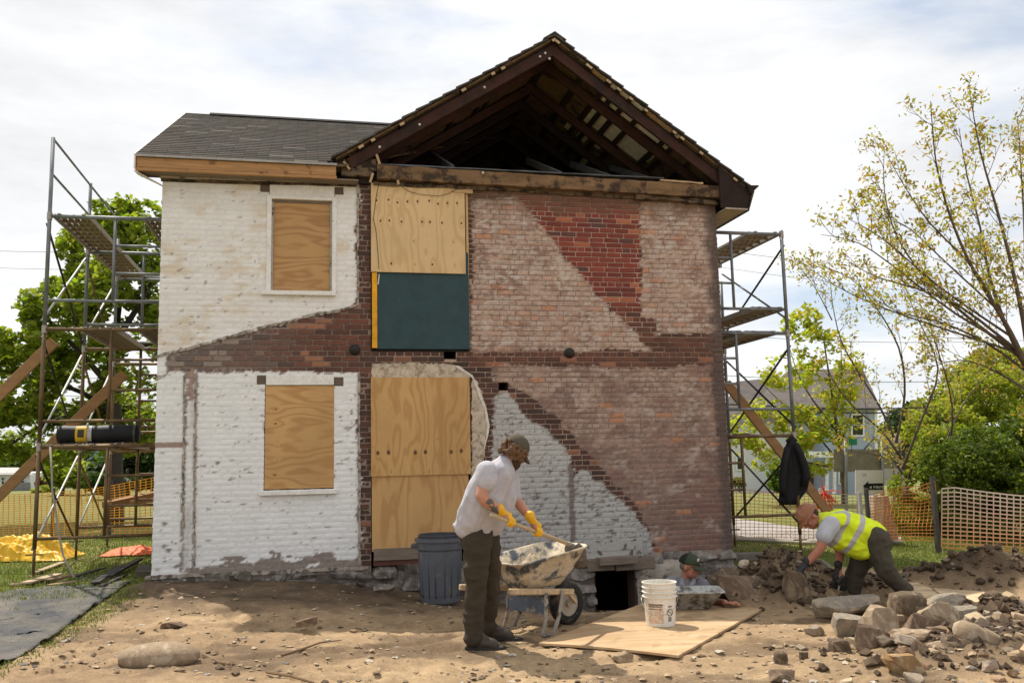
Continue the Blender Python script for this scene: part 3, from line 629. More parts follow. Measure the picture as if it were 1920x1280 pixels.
for S in (SL, SR): sbox(roof, S, 0.0, S[3], 0.028, 0.05, YV + 0.03, YB)
roof = roof.build('roof', m_sheath, house)
for S in (SL, SR):
    k = 0; s = -0.04
    while s < S[3] - 0.02:
        e = min(s + 0.23, S[3] + 0.005); mb = MB(); mb.cur = jitc((0.085, 0.077, 0.068), 0.15)
        vs = [spt(S, q, d, y) for y in (YV - random.uniform(0, 0.025), YB) for (q, d) in ((s, -0.012), (e, 0.008), (e, 0.024), (s, 0.010))]
        mb.add(vs, [(0, 1, 2, 3), (7, 6, 5, 4), (0, 4, 5, 1), (1, 5, 6, 2), (2, 6, 7, 3), (3, 7, 4, 0)]); mb.build('shingle_course', m_shing, roof); s += 0.21
mb = MB(); mb.prism([(AP[0] - 0.16, YV - 0.02, AP[1] - 0.075), (AP[0], YV - 0.02, AP[1] + 0.032), (AP[0] + 0.16, YV - 0.02, AP[1] - 0.075), (AP[0] + 0.15, YV - 0.02, AP[1] - 0.092), (AP[0], YV - 0.02, AP[1] + 0.012), (AP[0] - 0.15, YV - 0.02, AP[1] - 0.092)], (0, YB - YV, 0)); mb.cur = (0.06, 0.055, 0.05); mb.c = [(0.07, 0.063, 0.055)] * len(mb.v); mb.build('ridge_cap', m_shing, roof)
def s_at(S, px, py): q = W(px, py, YV); v = np.array([q[0], q[2]]) - S[0]; return float(v @ S[1])
sl_ends = [s_at(SL, 620 + X / 3.555, 40 + Y / 3.555) for X, Y in ((195, 825), (262, 760), (460, 660), (875, 438), (1070, 330), (1135, 290), (1475, 105))]
sr_ends = [s_at(SR, 1000 + X / 3.555, 40 + Y / 3.555) for X, Y in ((185, 105), (385, 262), (405, 275), (525, 370), (590, 428), (670, 490), (768, 570), (960, 712), (1010, 757), (1135, 855), (1350, 1048))]
for S, es in ((SL, sl_ends), (SR, sr_ends)):
    for s in es:
        w = random.uniform(0.05, 0.075); mb = sbox(MB(), S, s - w / 2, s + w / 2, 0.052, 0.085, YV + 0.0, 4.5, 0.002); b = mb.build('lath', m_dkwood, roof)
        mb = sbox(MB(), S, s - w / 2, s + w / 2, 0.050, 0.084, YV - 0.008, YV - 0.001, 0.0); mb.build('lath_end', m_batten_end, b)
ry = [-0.17, 0.30, 1.12, 1.75, 2.4, 3.1, 3.9, 4.8, 5.8]
for i, y in enumerate(ry):
    for S in (SL, SR):
        mb = sbox(MB(), S, 0.12, S[3] - 0.02, 0.087, 0.225 if i == 0 else 0.205, y + 0.02, y + 0.075, 0.003); mb.build('rafter', m_rafter if i < 3 else m_dkwood, house, bevel=0.004)  # deep rafters take the darker timber, attic shade put into the colour
# dark board standing in for the shade above the front rafter, and pale panels between the laths of the right slope
for S in (SL, SR): sbox(MB(), S, 0.2, S[3] - 0.05, 0.052, 0.086, -0.13, -0.06).build('rafter_shadow_board', m_dkwood, house)
def panel(pts, y0, y1, mat):
    ss = [s_at(SR, 1000 + X / 3.555, 40 + Y / 3.555) for X, Y in pts]; sbox(MB(), SR, min(ss), max(ss), 0.0505, 0.0515, y0, y1).build('paper_panel', mat, roof)
for a, b in (((520, 425), (555, 450)), ((570, 465), (640, 515)), ((655, 530), (735, 590)), ((940, 745), (980, 772))): panel((a, b), YV + 0.02, -0.13, m_paper)
panel(((390, 330), (490, 398)), YV + 0.02, -0.13, simple('bare_pine', (0.44, 0.28, 0.14), 0.85)); panel(((750, 600), (930, 735)), YV + 0.02, -0.13, simple('bare_pine_b', (0.42, 0.27, 0.14), 0.85))
sA = sorted(sr_ends)
for (s0, s1, y0, y1) in ((2.35, 2.41, .15, .31), (2.14, 2.285, .15, .31), (1.88, 2.07, .15, .31), (1.39, 1.80, .15, .31), (1.24, 1.325, .15, .31), (2.345, 2.42, .40, 1.13), (2.155, 2.295, .40, 1.11), (1.89, 2.09, .40, 1.11), (1.40, 1.82, .40, 1.11), (1.27, 1.33, .40, 0.95), (2.5, 2.6, 1.22, 1.7), (2.2, 2.36, 1.22, 1.72), (1.95, 2.1, 1.22, 1.6), (1.7, 1.88, 1.85, 2.3), (1.95, 2.12, 1.85, 2.38)):
    sbox(MB(), SR, s0, s1, 0.0505, 0.0515, y0, y1).build('paper_panel', m_paper, roof)
for s in (2.32, 2.12, 1.855, 1.36, 1.20, 2.48):
    sbox(MB(), SR, s - 0.028, s + 0.028, 0.0516, 0.085, -0.05, 3.0).build('lath', m_dkwood, roof)
# tie beam and rotten trim under it
def beam_px(name, a, b, h, d, y, mat, jit=0.006, par=None, n=10, rag=0.008):
    A, B = np.array(W(*a, y)), np.array(W(*b, y)); mb = MB(); vs = []; fs = []
    for i in range(n + 1):
        p = A + (B - A) * i / n; r = [random.uniform(-rag, rag) for _ in range(4)]
        vs += [(p[0], y - d / 2 + r[0] * .6, p[2] - h + r[1]), (p[0], y + d / 2, p[2] - h + r[1]), (p[0], y + d / 2, p[2] + r[2]), (p[0], y - d / 2 + r[3] * .6, p[2] + r[2])]
    for i in range(n):
        for k in range(4): fs.append((i * 4 + k, i * 4 + (k + 1) % 4, i * 4 + 4 + (k + 1) % 4, i * 4 + 4 + k))
    fs += [(0, 3, 2, 1), tuple(n * 4 + k for k in range(4))]
    mb.add(vs, fs); return mb.build(name, mat, par or house)
beam_px('tie_beam', (706, 313), (1350, 352), 0.175, 0.18, -0.055, m_beam, n=40, rag=0.006)
m_rot = simple('rotten_trim', (0.13, 0.088, 0.052), 0.95, s1=6, a1=0.45, s2=50, a2=0.35, stretch=(1, 4, 8), bump=0.7, tint=((0.03, 0.021, 0.016), 7, 0.48, 0.58))
beam_px('trim_board', (700, 341), (945, 352), 0.05, 0.05, -0.045, m_rot, n=14, rag=0.010); beam_px('trim_board', (940, 347), (1345, 373), 0.085, 0.05, -0.02, m_rot, n=24, rag=0.010)
beam_px('trim_board', (1190, 366), (1340, 378), 0.05, 0.09, -0.055, m_rot, n=12, rag=0.012); beam_px('splinter_board', (1145, 357), (1206, 362), 0.03, 0.06, -0.07, m_beam, n=5)
beam_px('splinter_board', (848, 352), (886, 354), 0.065, 0.03, -0.05, simple('pale_offcut', (0.46, 0.31, 0.15), 0.9), n=3, rag=0.002)
beam_px('beam_cap_strip', (1237, 337), (1317, 343), 0.022, 0.05, -0.12, m_batten_end, n=8, rag=0.004)
beam_px('beam_cap', (706, 311), (1240, 337), 0.012, 0.20, -0.045, simple('grey_flashing', (0.10, 0.105, 0.115), 0.6), n=20, rag=0.004)
# broken eave where the two roofs meet
for a, b, h, w_ in (((628, 300), (705, 300), 0.16, 0.10), ((640, 318), (700, 320), 0.10, 0.16), ((655, 290), (690, 285), 0.10, 0.12)): beam_px('eave_stub', a, b, h, w_, -0.06, m_rot, n=6, rag=0.015)
for a, b in (((644, 303), (656, 318)), ((706, 290), (712, 308)), ((699, 325), (694, 342)), ((746, 338), (747, 346))):
    mb = MB(); mb.beam(W(*a, -0.16), W(*b, -0.16), 0.02, 0.03); mb.build('broken_slat', m_batten_end, house)
front_board('post_stub', 672, 320, 694, 348, m_dkwood, 0.2, 0.02)
# bulb holders nailed to the timbers
m_porc = simple('porcelain', (0.55, 0.52, 0.46), 0.4)
for X, Y in ((326, 838), (592, 688), (1025, 440), (1395, 236), (1430, 213), (1015, 1010), (1458, 250)):
    p = W(620 + X / 3.555, 40 + Y / 3.555, -0.01); y = -0.155
    p = W(620 + X / 3.555, 40 + Y / 3.555, y); mb = MB(); mb.lathe([(0, -0.012), (0.016, -0.012), (0.019, 0.0), (0.014, 0.012), (0.0, 0.014)], p, 10, Matrix.Rotation(rad(90), 3, 'X')); mb.build('insulator_knob', m_porc, house, smooth=True)
# right box eave and left attic details
ex0, ex1 = XR - 0.02, float(AR[0]) - 0.0; ez0 = float(W(1380, 392, YV)[2]); ez1 = float(AR[1]) + 0.0
mb = MB(); mb.prism([(ex0, YV + 0.02, ez0 + 0.02), (ex1 - 0.10, YV + 0.02, ez0 + 0.015), (ex1 - 0.02, YV + 0.02, ez1 - 0.06), (ex0, YV + 0.02, ez1 + 0.30)], (0, 0.03, 0)); mb.build('eave_return', m_dkwood, house)
mb = MB(); mb.prism([(ex0 + 0.06, YV + 0.0, ez0), (ex1 - 0.10, YV, ez0 - 0.005), (ex1 - 0.10, YV, ez0 + 0.014), (ex0 + 0.06, YV, ez0 + 0.018)], (0, YB - YV, 0)); mb.build('soffit', simple('pale_soffit', (0.40, 0.34, 0.27), 0.9), house)
mb = MB(); mb.prism([(ex1 - 0.099, YV, ez0 - 0.02), (ex1 - 0.08, YV, ez0 - 0.02), (ex1 + 0.02, YV, ez1 - 0.05), (ex1 - 0.0, YV, ez1 - 0.03)], (0, YB - YV, 0)); mb.build('fascia', m_rot, house)
mb = MB(); mb.prism([(ex1 - 0.06, YV - 0.03, ez1 - 0.10), (ex1 + 0.075, YV - 0.03, ez1 + 0.015), (ex1 + 0.07, YV - 0.03, ez1 + 0.03), (ex1 - 0.10, YV - 0.03, ez1 + 0.02)], (0, YB - YV, 0)); mb.build('drip_edge', m_dkwood, house)
for (px, y1_) in ((848, 310), (1050, 322), (1143, 328), (1226, 335)):
    a = W(px, y1_ + 6, 0.05); mb = MB(); mb.beam(a, (a[0] - 0.05, 1.7, a[2] + 0.75), 0.05, 0.09); mb.build('attic_brace', simple('grey_attic_brace', (0.09, 0.082, 0.075), 0.9), house)
mb = MB(); mb.bb(0.1, XR - 0.1, 0.10, HY - 0.3, 4.805, 4.84); mb.build('attic_floor', m_shade_dark, house)
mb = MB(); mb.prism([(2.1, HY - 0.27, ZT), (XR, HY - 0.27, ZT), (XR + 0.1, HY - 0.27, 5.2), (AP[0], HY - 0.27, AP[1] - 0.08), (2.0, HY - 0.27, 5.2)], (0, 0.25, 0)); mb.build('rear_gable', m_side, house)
mb = MB(); mb.prism([(2.45, 1.9, ZT + 0.05), (XR - 0.02, 1.9, ZT + 0.05), (XR + 0.05, 1.9, 5.15), (AP[0], 1.9, AP[1] - 1.15), (2.7, 1.9, 5.15)], (0, 0.03, 0)); mb.build('attic_partition', m_shade_dark, house)
# ---- wing roof (ridge runs across, behind)
EY, EZ, RY, RZ = -0.27, float(W(300, 289, -0.27)[2]), 3.69, 7.05
m_fascia = simple('bare_orange_fascia', (0.38, 0.205, 0.09), 0.85, s1=3, a1=0.3, s2=40, a2=0.2, stretch=(1, 6, 14), bump=0.3, bs=10, tint=((0.14, 0.07, 0.035), 5, 0.58, 0.68))
sl = (RZ - EZ) / (RY - EY)
def wz(y, off=0.0): return EZ + sl * (y - EY) + off if y <= RY else RZ - sl * (y - RY) + off
def valley_x(y):                                              # where the gable's left slope rises out of the wing roof
    z = wz(y); t = (z - AL[1]) / SL[1][1]; return AL[0] + SL[1][0] * t
XV0 = -0.27
mb = MB(); poly = [(XV0 + 0.02, EY + 0.02, wz(EY + .02, -0.03)), (AL[0] + 0.1, EY + 0.02, wz(EY + .02, -0.03)), (valley_x(RY) + 0.1, RY, RZ - 0.03), (XV0 + 0.02, RY, RZ - 0.03)]
mb.prism(poly, (0, 0, -0.025)); wr = mb.build('wing_roof', m_sheath, house)
mb = MB(); mb.prism([(XV0 + .02, RY, RZ - 0.03), (valley_x(RY) + .1, RY, RZ - 0.03), (valley_x(RY) + .1, YB, wz(YB, -0.03)), (XV0 + .02, YB, wz(YB, -0.03))], (0, 0, 0.03)); mb.c = [(0.08, 0.072, 0.064)] * len(mb.v); mb.build('rear_slope', m_shing, wr)
expo, tab = 0.152, 0.305; sy = math.hypot(RY - EY, RZ - EZ); nrow = int(sy / expo) + 1; shing = []
for j in range(nrow):
    s0 = j * expo; y0 = EY + (RY - EY) * min(1, s0 / sy); ym = EY + (RY - EY) * min(1, (s0 + 0.08) / sy); xe = valley_x(ym) + 0.02; x = XV0 - (0.5 * tab if j % 2 else 0.0) + random.uniform(-.01, .01)
    while x < xe:
        a, b = max(x, XV0), min(x + tab - 0.006, xe)
        if b - a > 0.03: shing.append((j, a, b, s0))
        x += tab
shing_me = {}
def shingle(w):
    key = round(w * 20)
    if key not in shing_me:
        mb = MB(); w_ = key / 20; n = 4; vs = []
        for q in range(n): vs += [(-w_ / 2 + w_ * q / (n - 1), random.uniform(-.004, .004), 0.008), (-w_ / 2 + w_ * q / (n - 1), 0.165, 0.001), (-w_ / 2 + w_ * q / (n - 1), 0.0, 0.0), (-w_ / 2 + w_ * q / (n - 1), 0.165, -0.004)]
        fs = []
        for q in range(n - 1): b = q * 4; fs += [(b, b + 4, b + 5, b + 1), (b + 2, b + 6, b + 4, b)]
        fs += [(0, 1, 3, 2), ((n - 1) * 4, (n - 1) * 4 + 2, (n - 1) * 4 + 3, (n - 1) * 4 + 1)]
        mb.add(vs, fs); me = mb.mesh('shingle'); me.materials.append(m_shobj); shing_me[key] = me
    return shing_me[key]
m_shobj = simple('wing_shingle', (1, 1, 1), 0.95, objcol=True, spec=.08, s1=3, a1=0.2, s2=90, a2=0.25, bump=0.6, bs=160)
an = math.atan(sl); ca_, sa_ = math.cos(an), math.sin(an)
rest = MB()
for i, (j, a, b, s0) in enumerate(shing):
    col = jitc((0.056, 0.048, 0.041), 0.25) if random.random() > .06 else jitc((0.10, 0.09, 0.078), .2)
    w_ = b - a
    if i < 298: put('shingle', shingle(w_), wr, ((a + b) / 2, EY - 0.01 + s0 * ca_, EZ - 0.02 + s0 * sa_ + 0.004), (an, 0, 0), col)
    else:
        rest.cur = col; y0, z0 = EY - 0.01 + s0 * ca_, EZ - 0.016 + s0 * sa_; y1_, z1_ = y0 + 0.165 * ca_, z0 + 0.165 * sa_
        rest.add([(a, y0, z0 + .008), (b, y0, z0 + .008), (b, y1_, z1_), (a, y1_, z1_), (a, y0, z0), (b, y0, z0)], [(0, 1, 2, 3), (4, 5, 1, 0)])
if rest.v: tag(rest.build('shingle_field', m_shing, wr, fixn=False), kind='stuff')
mb = MB(); mb.prism([(0.12, RY - 0.12, RZ - 0.045), (0.12, RY, RZ + 0.03), (0.12, RY + 0.12, RZ - 0.045), (0.12, RY, RZ + 0.005)], (3.3, 0, 0)); mb.c = [(0.035, 0.033, 0.032)] * len(mb.v); mb.build('ridge_cap', m_shing, wr)
zf1, zf0 = EZ - 0.035, float(W(300, 322, -0.24)[2]); zfm = zf0 + 0.045
mb = MB(); mb.bb(-0.26, AL[0] + 0.02, -0.25, -0.22, zfm, zf1); mb.build('fascia', m_fascia, house, bevel=0.004)
mb = MB(); mb.bb(-0.27, AL[0] + 0.03, -0.262, -0.22, zf0, zfm - 0.006); mb.build('fascia', m_fascia, house, bevel=0.004)
mb = MB(); mb.bb(-0.265, AL[0] + 0.03, -0.285, -0.255, zf1 - 0.004, zf1 + 0.022); mb.build('drip_edge', simple('grey_drip_edge', (0.34, 0.32, 0.30), 0.6), house)
mb = MB(); mb.bb(-0.25, AL[0] + 0.3, -0.219, 0.02, zf0 + 0.004, zf0 + 0.02); mb.build('soffit', m_oldwood, house)
beam_px('cornice_board', (300, 326), (668, 338), 0.055, 0.05, -0.035, simple('flaking_cornice', (0.44, 0.37, 0.30), 0.9, s1=5, a1=0.3, stretch=(1, 5, 9), bump=0.6, tint=((0.11, 0.08, 0.06), 8, 0.55, 0.62)), n=16, rag=0.006)
beam_px('cornice_board', (302, 336), (668, 346), 0.03, 0.03, -0.018, m_rot, n=16, rag=0.005)
mb = MB(); mb.prism([(-0.285, EY - 0.01, EZ - 0.20), (-0.285, EY - 0.01, EZ - 0.005), (-0.285, RY, RZ - 0.005), (-0.285, RY, RZ - 0.17)], (0.016, 0, 0)); mb.build('rake_board', m_white, house)
mb = MB(); mb.prism([(-0.283, EY - 0.005, EZ - 0.22), (-0.285, EY + 0.25, EZ - 0.19), (-0.03, 0.2, EZ - 0.26), (-0.02, 0.0, EZ - 0.30)], (0, 0, 0.012)); mb.build('eave_return', m_white, house)
mb = MB(); mb.prism([(0.01, 0.05, ZT), (0.01, HY, ZT), (0.01, HY, wz(HY) - .05), (0.01, RY, RZ - 0.06), (0.01, 0.05, wz(0.05) - .06)], (0.25, 0, 0)); mb.build('side_gable', m_side, house)
# ------------------------------------------------------------------ ground
ZF = -0.25                                                    # level of the dug-over yard in front
_zx = [-60, -0.4, 0, 1.57, 2.85, 4.0, 5.3, 6.2, 6.8, 7.4, 60]; _zz = [-0.10, -0.06, -0.03, -0.10, -0.28, -0.47, -0.70, -0.74, -0.42, -0.2, -0.2]
HEAPS = []                                                    # (x, y, rx, ry, height, angle, exponent)
def GP(px, py, z=ZF): return G(px, py, z)
hA = P(1410, 1090, 9.75); hB = P(1835, 1080, 10.0); hC = P(1845, 1215, 6.75); hD = P(1620, 1090, 10.0); hE = P(1475, 1120, 9.2)
HEAPS += [(hA[0], hA[1], 0.62, 0.50, 0.40, 0.2), (hA[0] + 0.55, hA[1] + 0.1, 0.4, 0.4, 0.22, 0), (hB[0], hB[1], 0.62, 0.50, 0.36, 0), (hB[0] + 0.75, hB[1] - 0.35, 0.55, 0.5, 0.25, 0), (hC[0], hC[1], 0.80, 0.45, 0.17, 0.2), (hC[0] + 0.7, hC[1] + 0.8, 0.6, 0.6, 0.22, 0), (hD[0], hD[1], 0.7, 0.35, 0.13, 0), (hE[0], hE[1], 0.40, 0.28, 0.14, 0)]
PIT = P(1285, 1120, 9.7); HOLE = G(842, 1212, -0.25); RUTS = [(G(a, b, -0.2), G(c, d, -0.2)) for a, b, c, d in ((300, 1275, 860, 1180), (180, 1200, 640, 1170), (900, 1262, 1420, 1190), (640, 1272, 1010, 1222))]
def gz(x, y, micro=True):
    x = np.asarray(x, float); y = np.asarray(y, float)
    zw = np.interp(x, _zx, _zz); front = sstep(-2.9, -0.12, y)
    zf = np.interp(x, [-3.0, 0.9, 2.9], [-0.12, -0.12, ZF]); z = zf + (zw - zf) * front
    z = z - 2.0 * sstep(14, 40, x) * sstep(6, 40, y) 
    z = z - 0.085 * np.exp(-((x - HOLE[0]) / .17) ** 2 - ((y - HOLE[1]) / .085) ** 2) * (0.6 + 0.8 * fbm(x * 9, y * 9, seed=19))
    z = z + 0.012 * (fbm(x * 0.7, y * 0.7, seed=1) - 0.5) * 6 * sstep(1.5, -1.0, y) * 0.6
    d = ((x - PIT[0]) / 0.62) ** 2 + ((y - PIT[1] - 0.55) / 1.05) ** 2; z = z - 0.72 * sstep(1.5, 0.55, d)
    for (hx, hy, rx, ry, h, a) in HEAPS:
        dx, dy = x - hx, y - hy; u = dx * math.cos(a) + dy * math.sin(a); v = -dx * math.sin(a) + dy * math.cos(a)
        g = np.exp(-((u / rx) ** 2 + (v / ry) ** 2)); z = z + h * g * (0.75 + 0.5 * fbm(x * 5, y * 5, seed=12)) + 0.10 * g * (fbm(x * 14, y * 14, seed=14) - 0.5) * (h > 0.12)
    trench = np.exp(-(((x - hD[0] + 0.1) / 0.55) ** 2 + ((y - hD[1] + 0.65) / 0.22) ** 2)); z = z - 0.22 * trench
    if micro:
        d = dirtmask(x, y); rough = d * (0.4 + 1.2 * sstep(0.45, 0.65, fbm(x * 0.9 + 5, y * 0.9, seed=33)))
        ridge = 1 - np.abs(fbm(x * 2.2 + 3, y * 3.1, seed=17) - 0.5) * 5; z = z + rough * (0.050 * (fbm(x * 5, y * 5, seed=15) - 0.5) + 0.036 * (fbm(x * 15, y * 15, seed=16, octv=3) - 0.5)) - d * 0.022 * np.clip(ridge, 0, 1) ** 2
    if micro:
        for (a, b) in RUTS:
            L2 = (b[0] - a[0]) ** 2 + (b[1] - a[1]) ** 2; tt = np.clip(((x - a[0]) * (b[0] - a[0]) + (y - a[1]) * (b[1] - a[1])) / L2, 0, 1); dd = np.hypot(x - a[0] - tt * (b[0] - a[0]), y - a[1] - tt * (b[1] - a[1]) + 0.05 * np.sin(x * 3)); z = z - 0.026 * np.exp(-(dd / .045) ** 2) + 0.012 * np.exp(-((dd - .10) / .04) ** 2)
    return z
def dirtmask(x, y):
    x = np.asarray(x, float); y = np.asarray(y, float); n = (fbm(x * 1.6, y * 1.6, seed=41) - 0.5) * 0.9; n2 = (fbm(x * 6, y * 6, seed=42) - 0.5) * 0.5
    left = sstep(-0.25, 0.0, x - np.interp(y, [-7, -4.6, -3.0, -0.6, 0.2, 3], [-0.4, -0.35, -0.25, -0.05, 0.02, 0.02]) + 0.35 * n2)
    right = sstep(0.0, 0.3, np.interp(x, [6.8, 7.6, 8.6, 9.2, 11, 20], [0.45, 0.25, -0.35, -1.1, -1.5, -2.0]) - y + n * 0.35 + n2 * 0.3)
    fr = left * right * (y < 0.6); 
    bare = np.exp(-(((x + 1.2) / 1.6) ** 2 + ((y - 3.4) / 0.7) ** 2)) * 0.6 + np.exp(-(((x - 9.2) / 1.2) ** 2 + ((y - 2.3) / 0.9) ** 2)) * 0.7
    return np.clip(np.maximum(fr, bare * (0.5 + n + n2)), 0, 1)
def lines(dense, step, lo, hi, grow=1.22):
    a = list(np.arange(dense[0], dense[1] + step / 2, step)); s = step; v = dense[1]
    while v < hi: s *= grow; v += s; a.append(v)
    s = step; v = dense[0]; b = []
    while v > lo: s *= grow; v -= s; b.append(v)
    return np.array(b[::-1] + a)
gx = lines((-1.6, 9.6), 0.036, -150, 190); gy = lines((-5.9, 0.2), 0.036, -40, 320, 1.15)
XX, YY = np.meshgrid(gx, gy); Zg = gz(XX, YY); inside = (XX > 0.1) & (XX < 7.2) & (YY > 0.32) & (YY < 7.2); Zg[inside] = -1.2
dm = dirtmask(XX, YY); heapw = np.zeros_like(XX)
for (hx, hy, rx, ry, h, a) in HEAPS: heapw = np.maximum(heapw, np.exp(-(((XX - hx) / (rx * 1.15)) ** 2 + ((YY - hy) / (ry * 1.15)) ** 2)) * min(1, h * 8))
pitw = sstep(2.2, 1.0, ((XX - PIT[0]) / 0.62) ** 2 + ((YY - PIT[1] - 0.5) / 1.1) ** 2)
wallw = sstep(-2.7, -0.9, YY + 1.6 * (fbm(XX * 1.5, YY * 1.5, seed=55) - .5)) * (XX > -0.2) * (XX < 7.4)  # soil colour darkens towards the house wall
damp_dark_w = np.clip(np.maximum(np.maximum(np.maximum(heapw, pitw), wallw * 0.85), 0.55 * sstep(0.56, 0.66, fbm(XX * 1.1 + 20, YY * 1.5, seed=66))) + 0.5 * (fbm(XX * 3.5, YY * 3.5, seed=56) - 0.5), 0, 1)
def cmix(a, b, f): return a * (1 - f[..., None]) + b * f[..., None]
dry = cmix(np.array([0.465, 0.328, 0.188]), np.array([0.335, 0.228, 0.132]), np.clip(fbm(XX * 1.3, YY * 1.3, seed=57) * 2 - 0.5, 0, 1)); damp_dark = cmix(np.array([0.100, 0.066, 0.041]), np.array([0.056, 0.037, 0.024]), np.clip(fbm(XX * 8, YY * 8, seed=58) * 2 - 0.5, 0, 1))
dirt = cmix(dry, damp_dark, damp_dark_w)
gr = cmix(np.array([0.115, 0.145, 0.026]), np.array([0.19, 0.19, 0.055]), np.clip(fbm(XX * 0.8, YY * 0.8, seed=59) * 2 - 0.5, 0, 1)); gr = cmix(gr, np.array([0.16, 0.17, 0.05]), sstep(5, 20, YY))
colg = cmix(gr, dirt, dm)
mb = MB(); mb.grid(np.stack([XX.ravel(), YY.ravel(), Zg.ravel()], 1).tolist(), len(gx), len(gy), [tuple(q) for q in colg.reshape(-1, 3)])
t = NT('earth_and_grass'); base = t.attr(); k = t.math('ADD', t.rng(t.noise(9, 5, 0.7), 0.25, 0.75, 0.72, 1.28), t.rng(t.noise(70, 4, 0.75), 0.25, 0.75, -0.3, 0.3)); c = t.mix(1.0, base, t.n('ShaderNodeCombineColor', {0: k, 1: k, 2: k}).outputs[0], 'MULTIPLY')
c = t.mix(t.rng(t.noise(160, 2, 0.6), 0.66, 0.72, 0, 0.5), c, (0.45, 0.40, 0.33)); t.bump(t.math('ADD', t.noise(45, 6, 0.75), t.math('MULTIPLY', t.noise(160, 4, 0.7), 0.5)), 0.9, 0.02)
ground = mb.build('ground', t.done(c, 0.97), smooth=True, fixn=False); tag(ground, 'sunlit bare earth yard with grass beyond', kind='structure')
def gzf(x, y): return float(gz(np.array([x]), np.array([y]))[0])
# paved drive behind the right-hand net fence
mb = MB(); top = [(1250, 958), (1340, 966), (1430, 978), (1520, 991), (1600, 1001), (1690, 1006)]; bot = [(1250, 1004), (1340, 1006), (1430, 1010), (1520, 1014), (1600, 1014), (1690, 1012)]
pts = [tuple(G(*p, -0.175)) for p in bot] + [tuple(G(*p, -0.175)) for p in top]; mb.add(pts, [(i, i + 1, 7 + i, 6 + i) for i in range(5)])
rd = mb.build('drive', simple('grey_paving', (0.30, 0.285, 0.27), 0.9, s1=2, a1=0.15, s2=40, a2=0.2)); tag(rd, kind='structure')
mb = MB(); mb.tube([G(px, py + 2, -0.16) for px, py in bot], 0.045, 6); tag(mb.build('drive_kerb', simple('pale_kerb', (0.5, 0.46, 0.40), 0.9)), kind='structure')
a, b = G(1376, 1046, -0.15), G(1442, 1044, -0.15); mb = MB(); mb.beam((a[0], a[1], -0.15), (b[0], b[1], -0.15), 0.12, 0.14, jit=0.008); tag(mb.build('concrete_kerb', simple('weathered_concrete', (0.16, 0.14, 0.12), 0.95, bump=0.6), bevel=0.012), 'short grey concrete kerb on the grass at the right corner of the house', 'kerb')
# ---- loose gravel and clods
def chips(n, region, smin, smax, colf, seed, flat=0.5, zoff=0.0):
    rs = np.random.default_rng(seed); mb = MB(); m = 0
    octv = np.array([(1, 0, 0), (-1, 0, 0), (0, 1, 0), (0, -1, 0), (0, 0, 1), (0, 0, -1), (.6, .6, .5), (-.6, .6, .5), (.6, -.6, .5), (-.6, -.6, .5)], float)
    of = [(6, 4, 0), (6, 0, 2), (6, 2, 4), (7, 4, 2), (7, 2, 1), (7, 1, 4), (8, 0, 4), (8, 4, 3), (8, 3, 0), (9, 4, 1), (9, 1, 3), (9, 3, 4), (5, 2, 0), (5, 1, 2), (5, 3, 1), (5, 0, 3)]
    xs, ys = region(rs, n); zs = gz(xs, ys)
    for x, y, z in zip(xs, ys, zs):
        s = smin + (smax - smin) * rs.random() ** 3; a = rs.random() * 6.28; sc = np.array([s * rs.uniform(.7, 1.4), s * rs.uniform(.6, 1), s * rs.uniform(.3, .8) * flat * 1.6])
        p = (octv + rs.normal(scale=.14, size=octv.shape)) * sc; ca, sa = math.cos(a), math.sin(a)
        q = np.stack([p[:, 0] * ca - p[:, 1] * sa + x, p[:, 0] * sa + p[:, 1] * ca + y, p[:, 2] + z + sc[2] * 0.35 + zoff], 1)
        mb.add(q.tolist(), of, colf(rs))
    return mb
def front_region(rs, n):
    px = rs.uniform(-40, 1960, n * 2); py = 1085 + 215 * rs.random(n * 2) ** 0.8; pts = np.array([G(a, b, ZF) for a, b in zip(px, py)]); ok = (dirtmask(pts[:, 0], pts[:, 1]) > 0.6) & (pts[:, 1] < -0.12)
    pts = pts[ok][:n]; return pts[:, 0], pts[:, 1]
def stonecol(rs):
    r = rs.random()
    if r < 0.62: c = (0.33, 0.245, 0.155)
    elif r < 0.72: c = (0.42, 0.37, 0.30)
    elif r < 0.77: c = (0.22, 0.20, 0.185)
    else: c = (0.14, 0.095, 0.06)
    k = rs.uniform(.7, 1.25); return tuple(min(.7, q * k) for q in c)
m_grav = simple('gravel_and_clods', None, 0.95, s1=20, a1=0.2, bump=0.6, bs=90)
tag(chips(3000, front_region, 0.005, 0.036, stonecol, 5).build('gravel', m_grav, fixn=False), 'loose gravel and chips scattered over the bare earth', kind='stuff')
def heap_region(rs, n):
    xs, ys = [], []
    for (hx, hy, rx, ry, h, a) in HEAPS:
        k = int(n * rx * ry / 1.6); xs.append(hx + rs.normal(scale=rx * 0.72, size=k)); ys.append(hy + rs.normal(scale=ry * 0.75, size=k))
    x, y = np.concatenate(xs), np.concatenate(ys); ok = y < -0.15; return x[ok], y[ok]
def clodcol(rs): k = rs.uniform(.6, 1.5); return (0.078 * k, 0.053 * k, 0.034 * k) if rs.random() < .9 else (0.26 * k * .8, 0.20 * k * .8, 0.14 * k * .8)
tag(chips(1500, heap_region, 0.012, 0.062, clodcol, 6, flat=0.9).build('soil_clods', m_grav, fixn=False), 'crumbly dark clods on the dug soil heaps', kind='stuff')
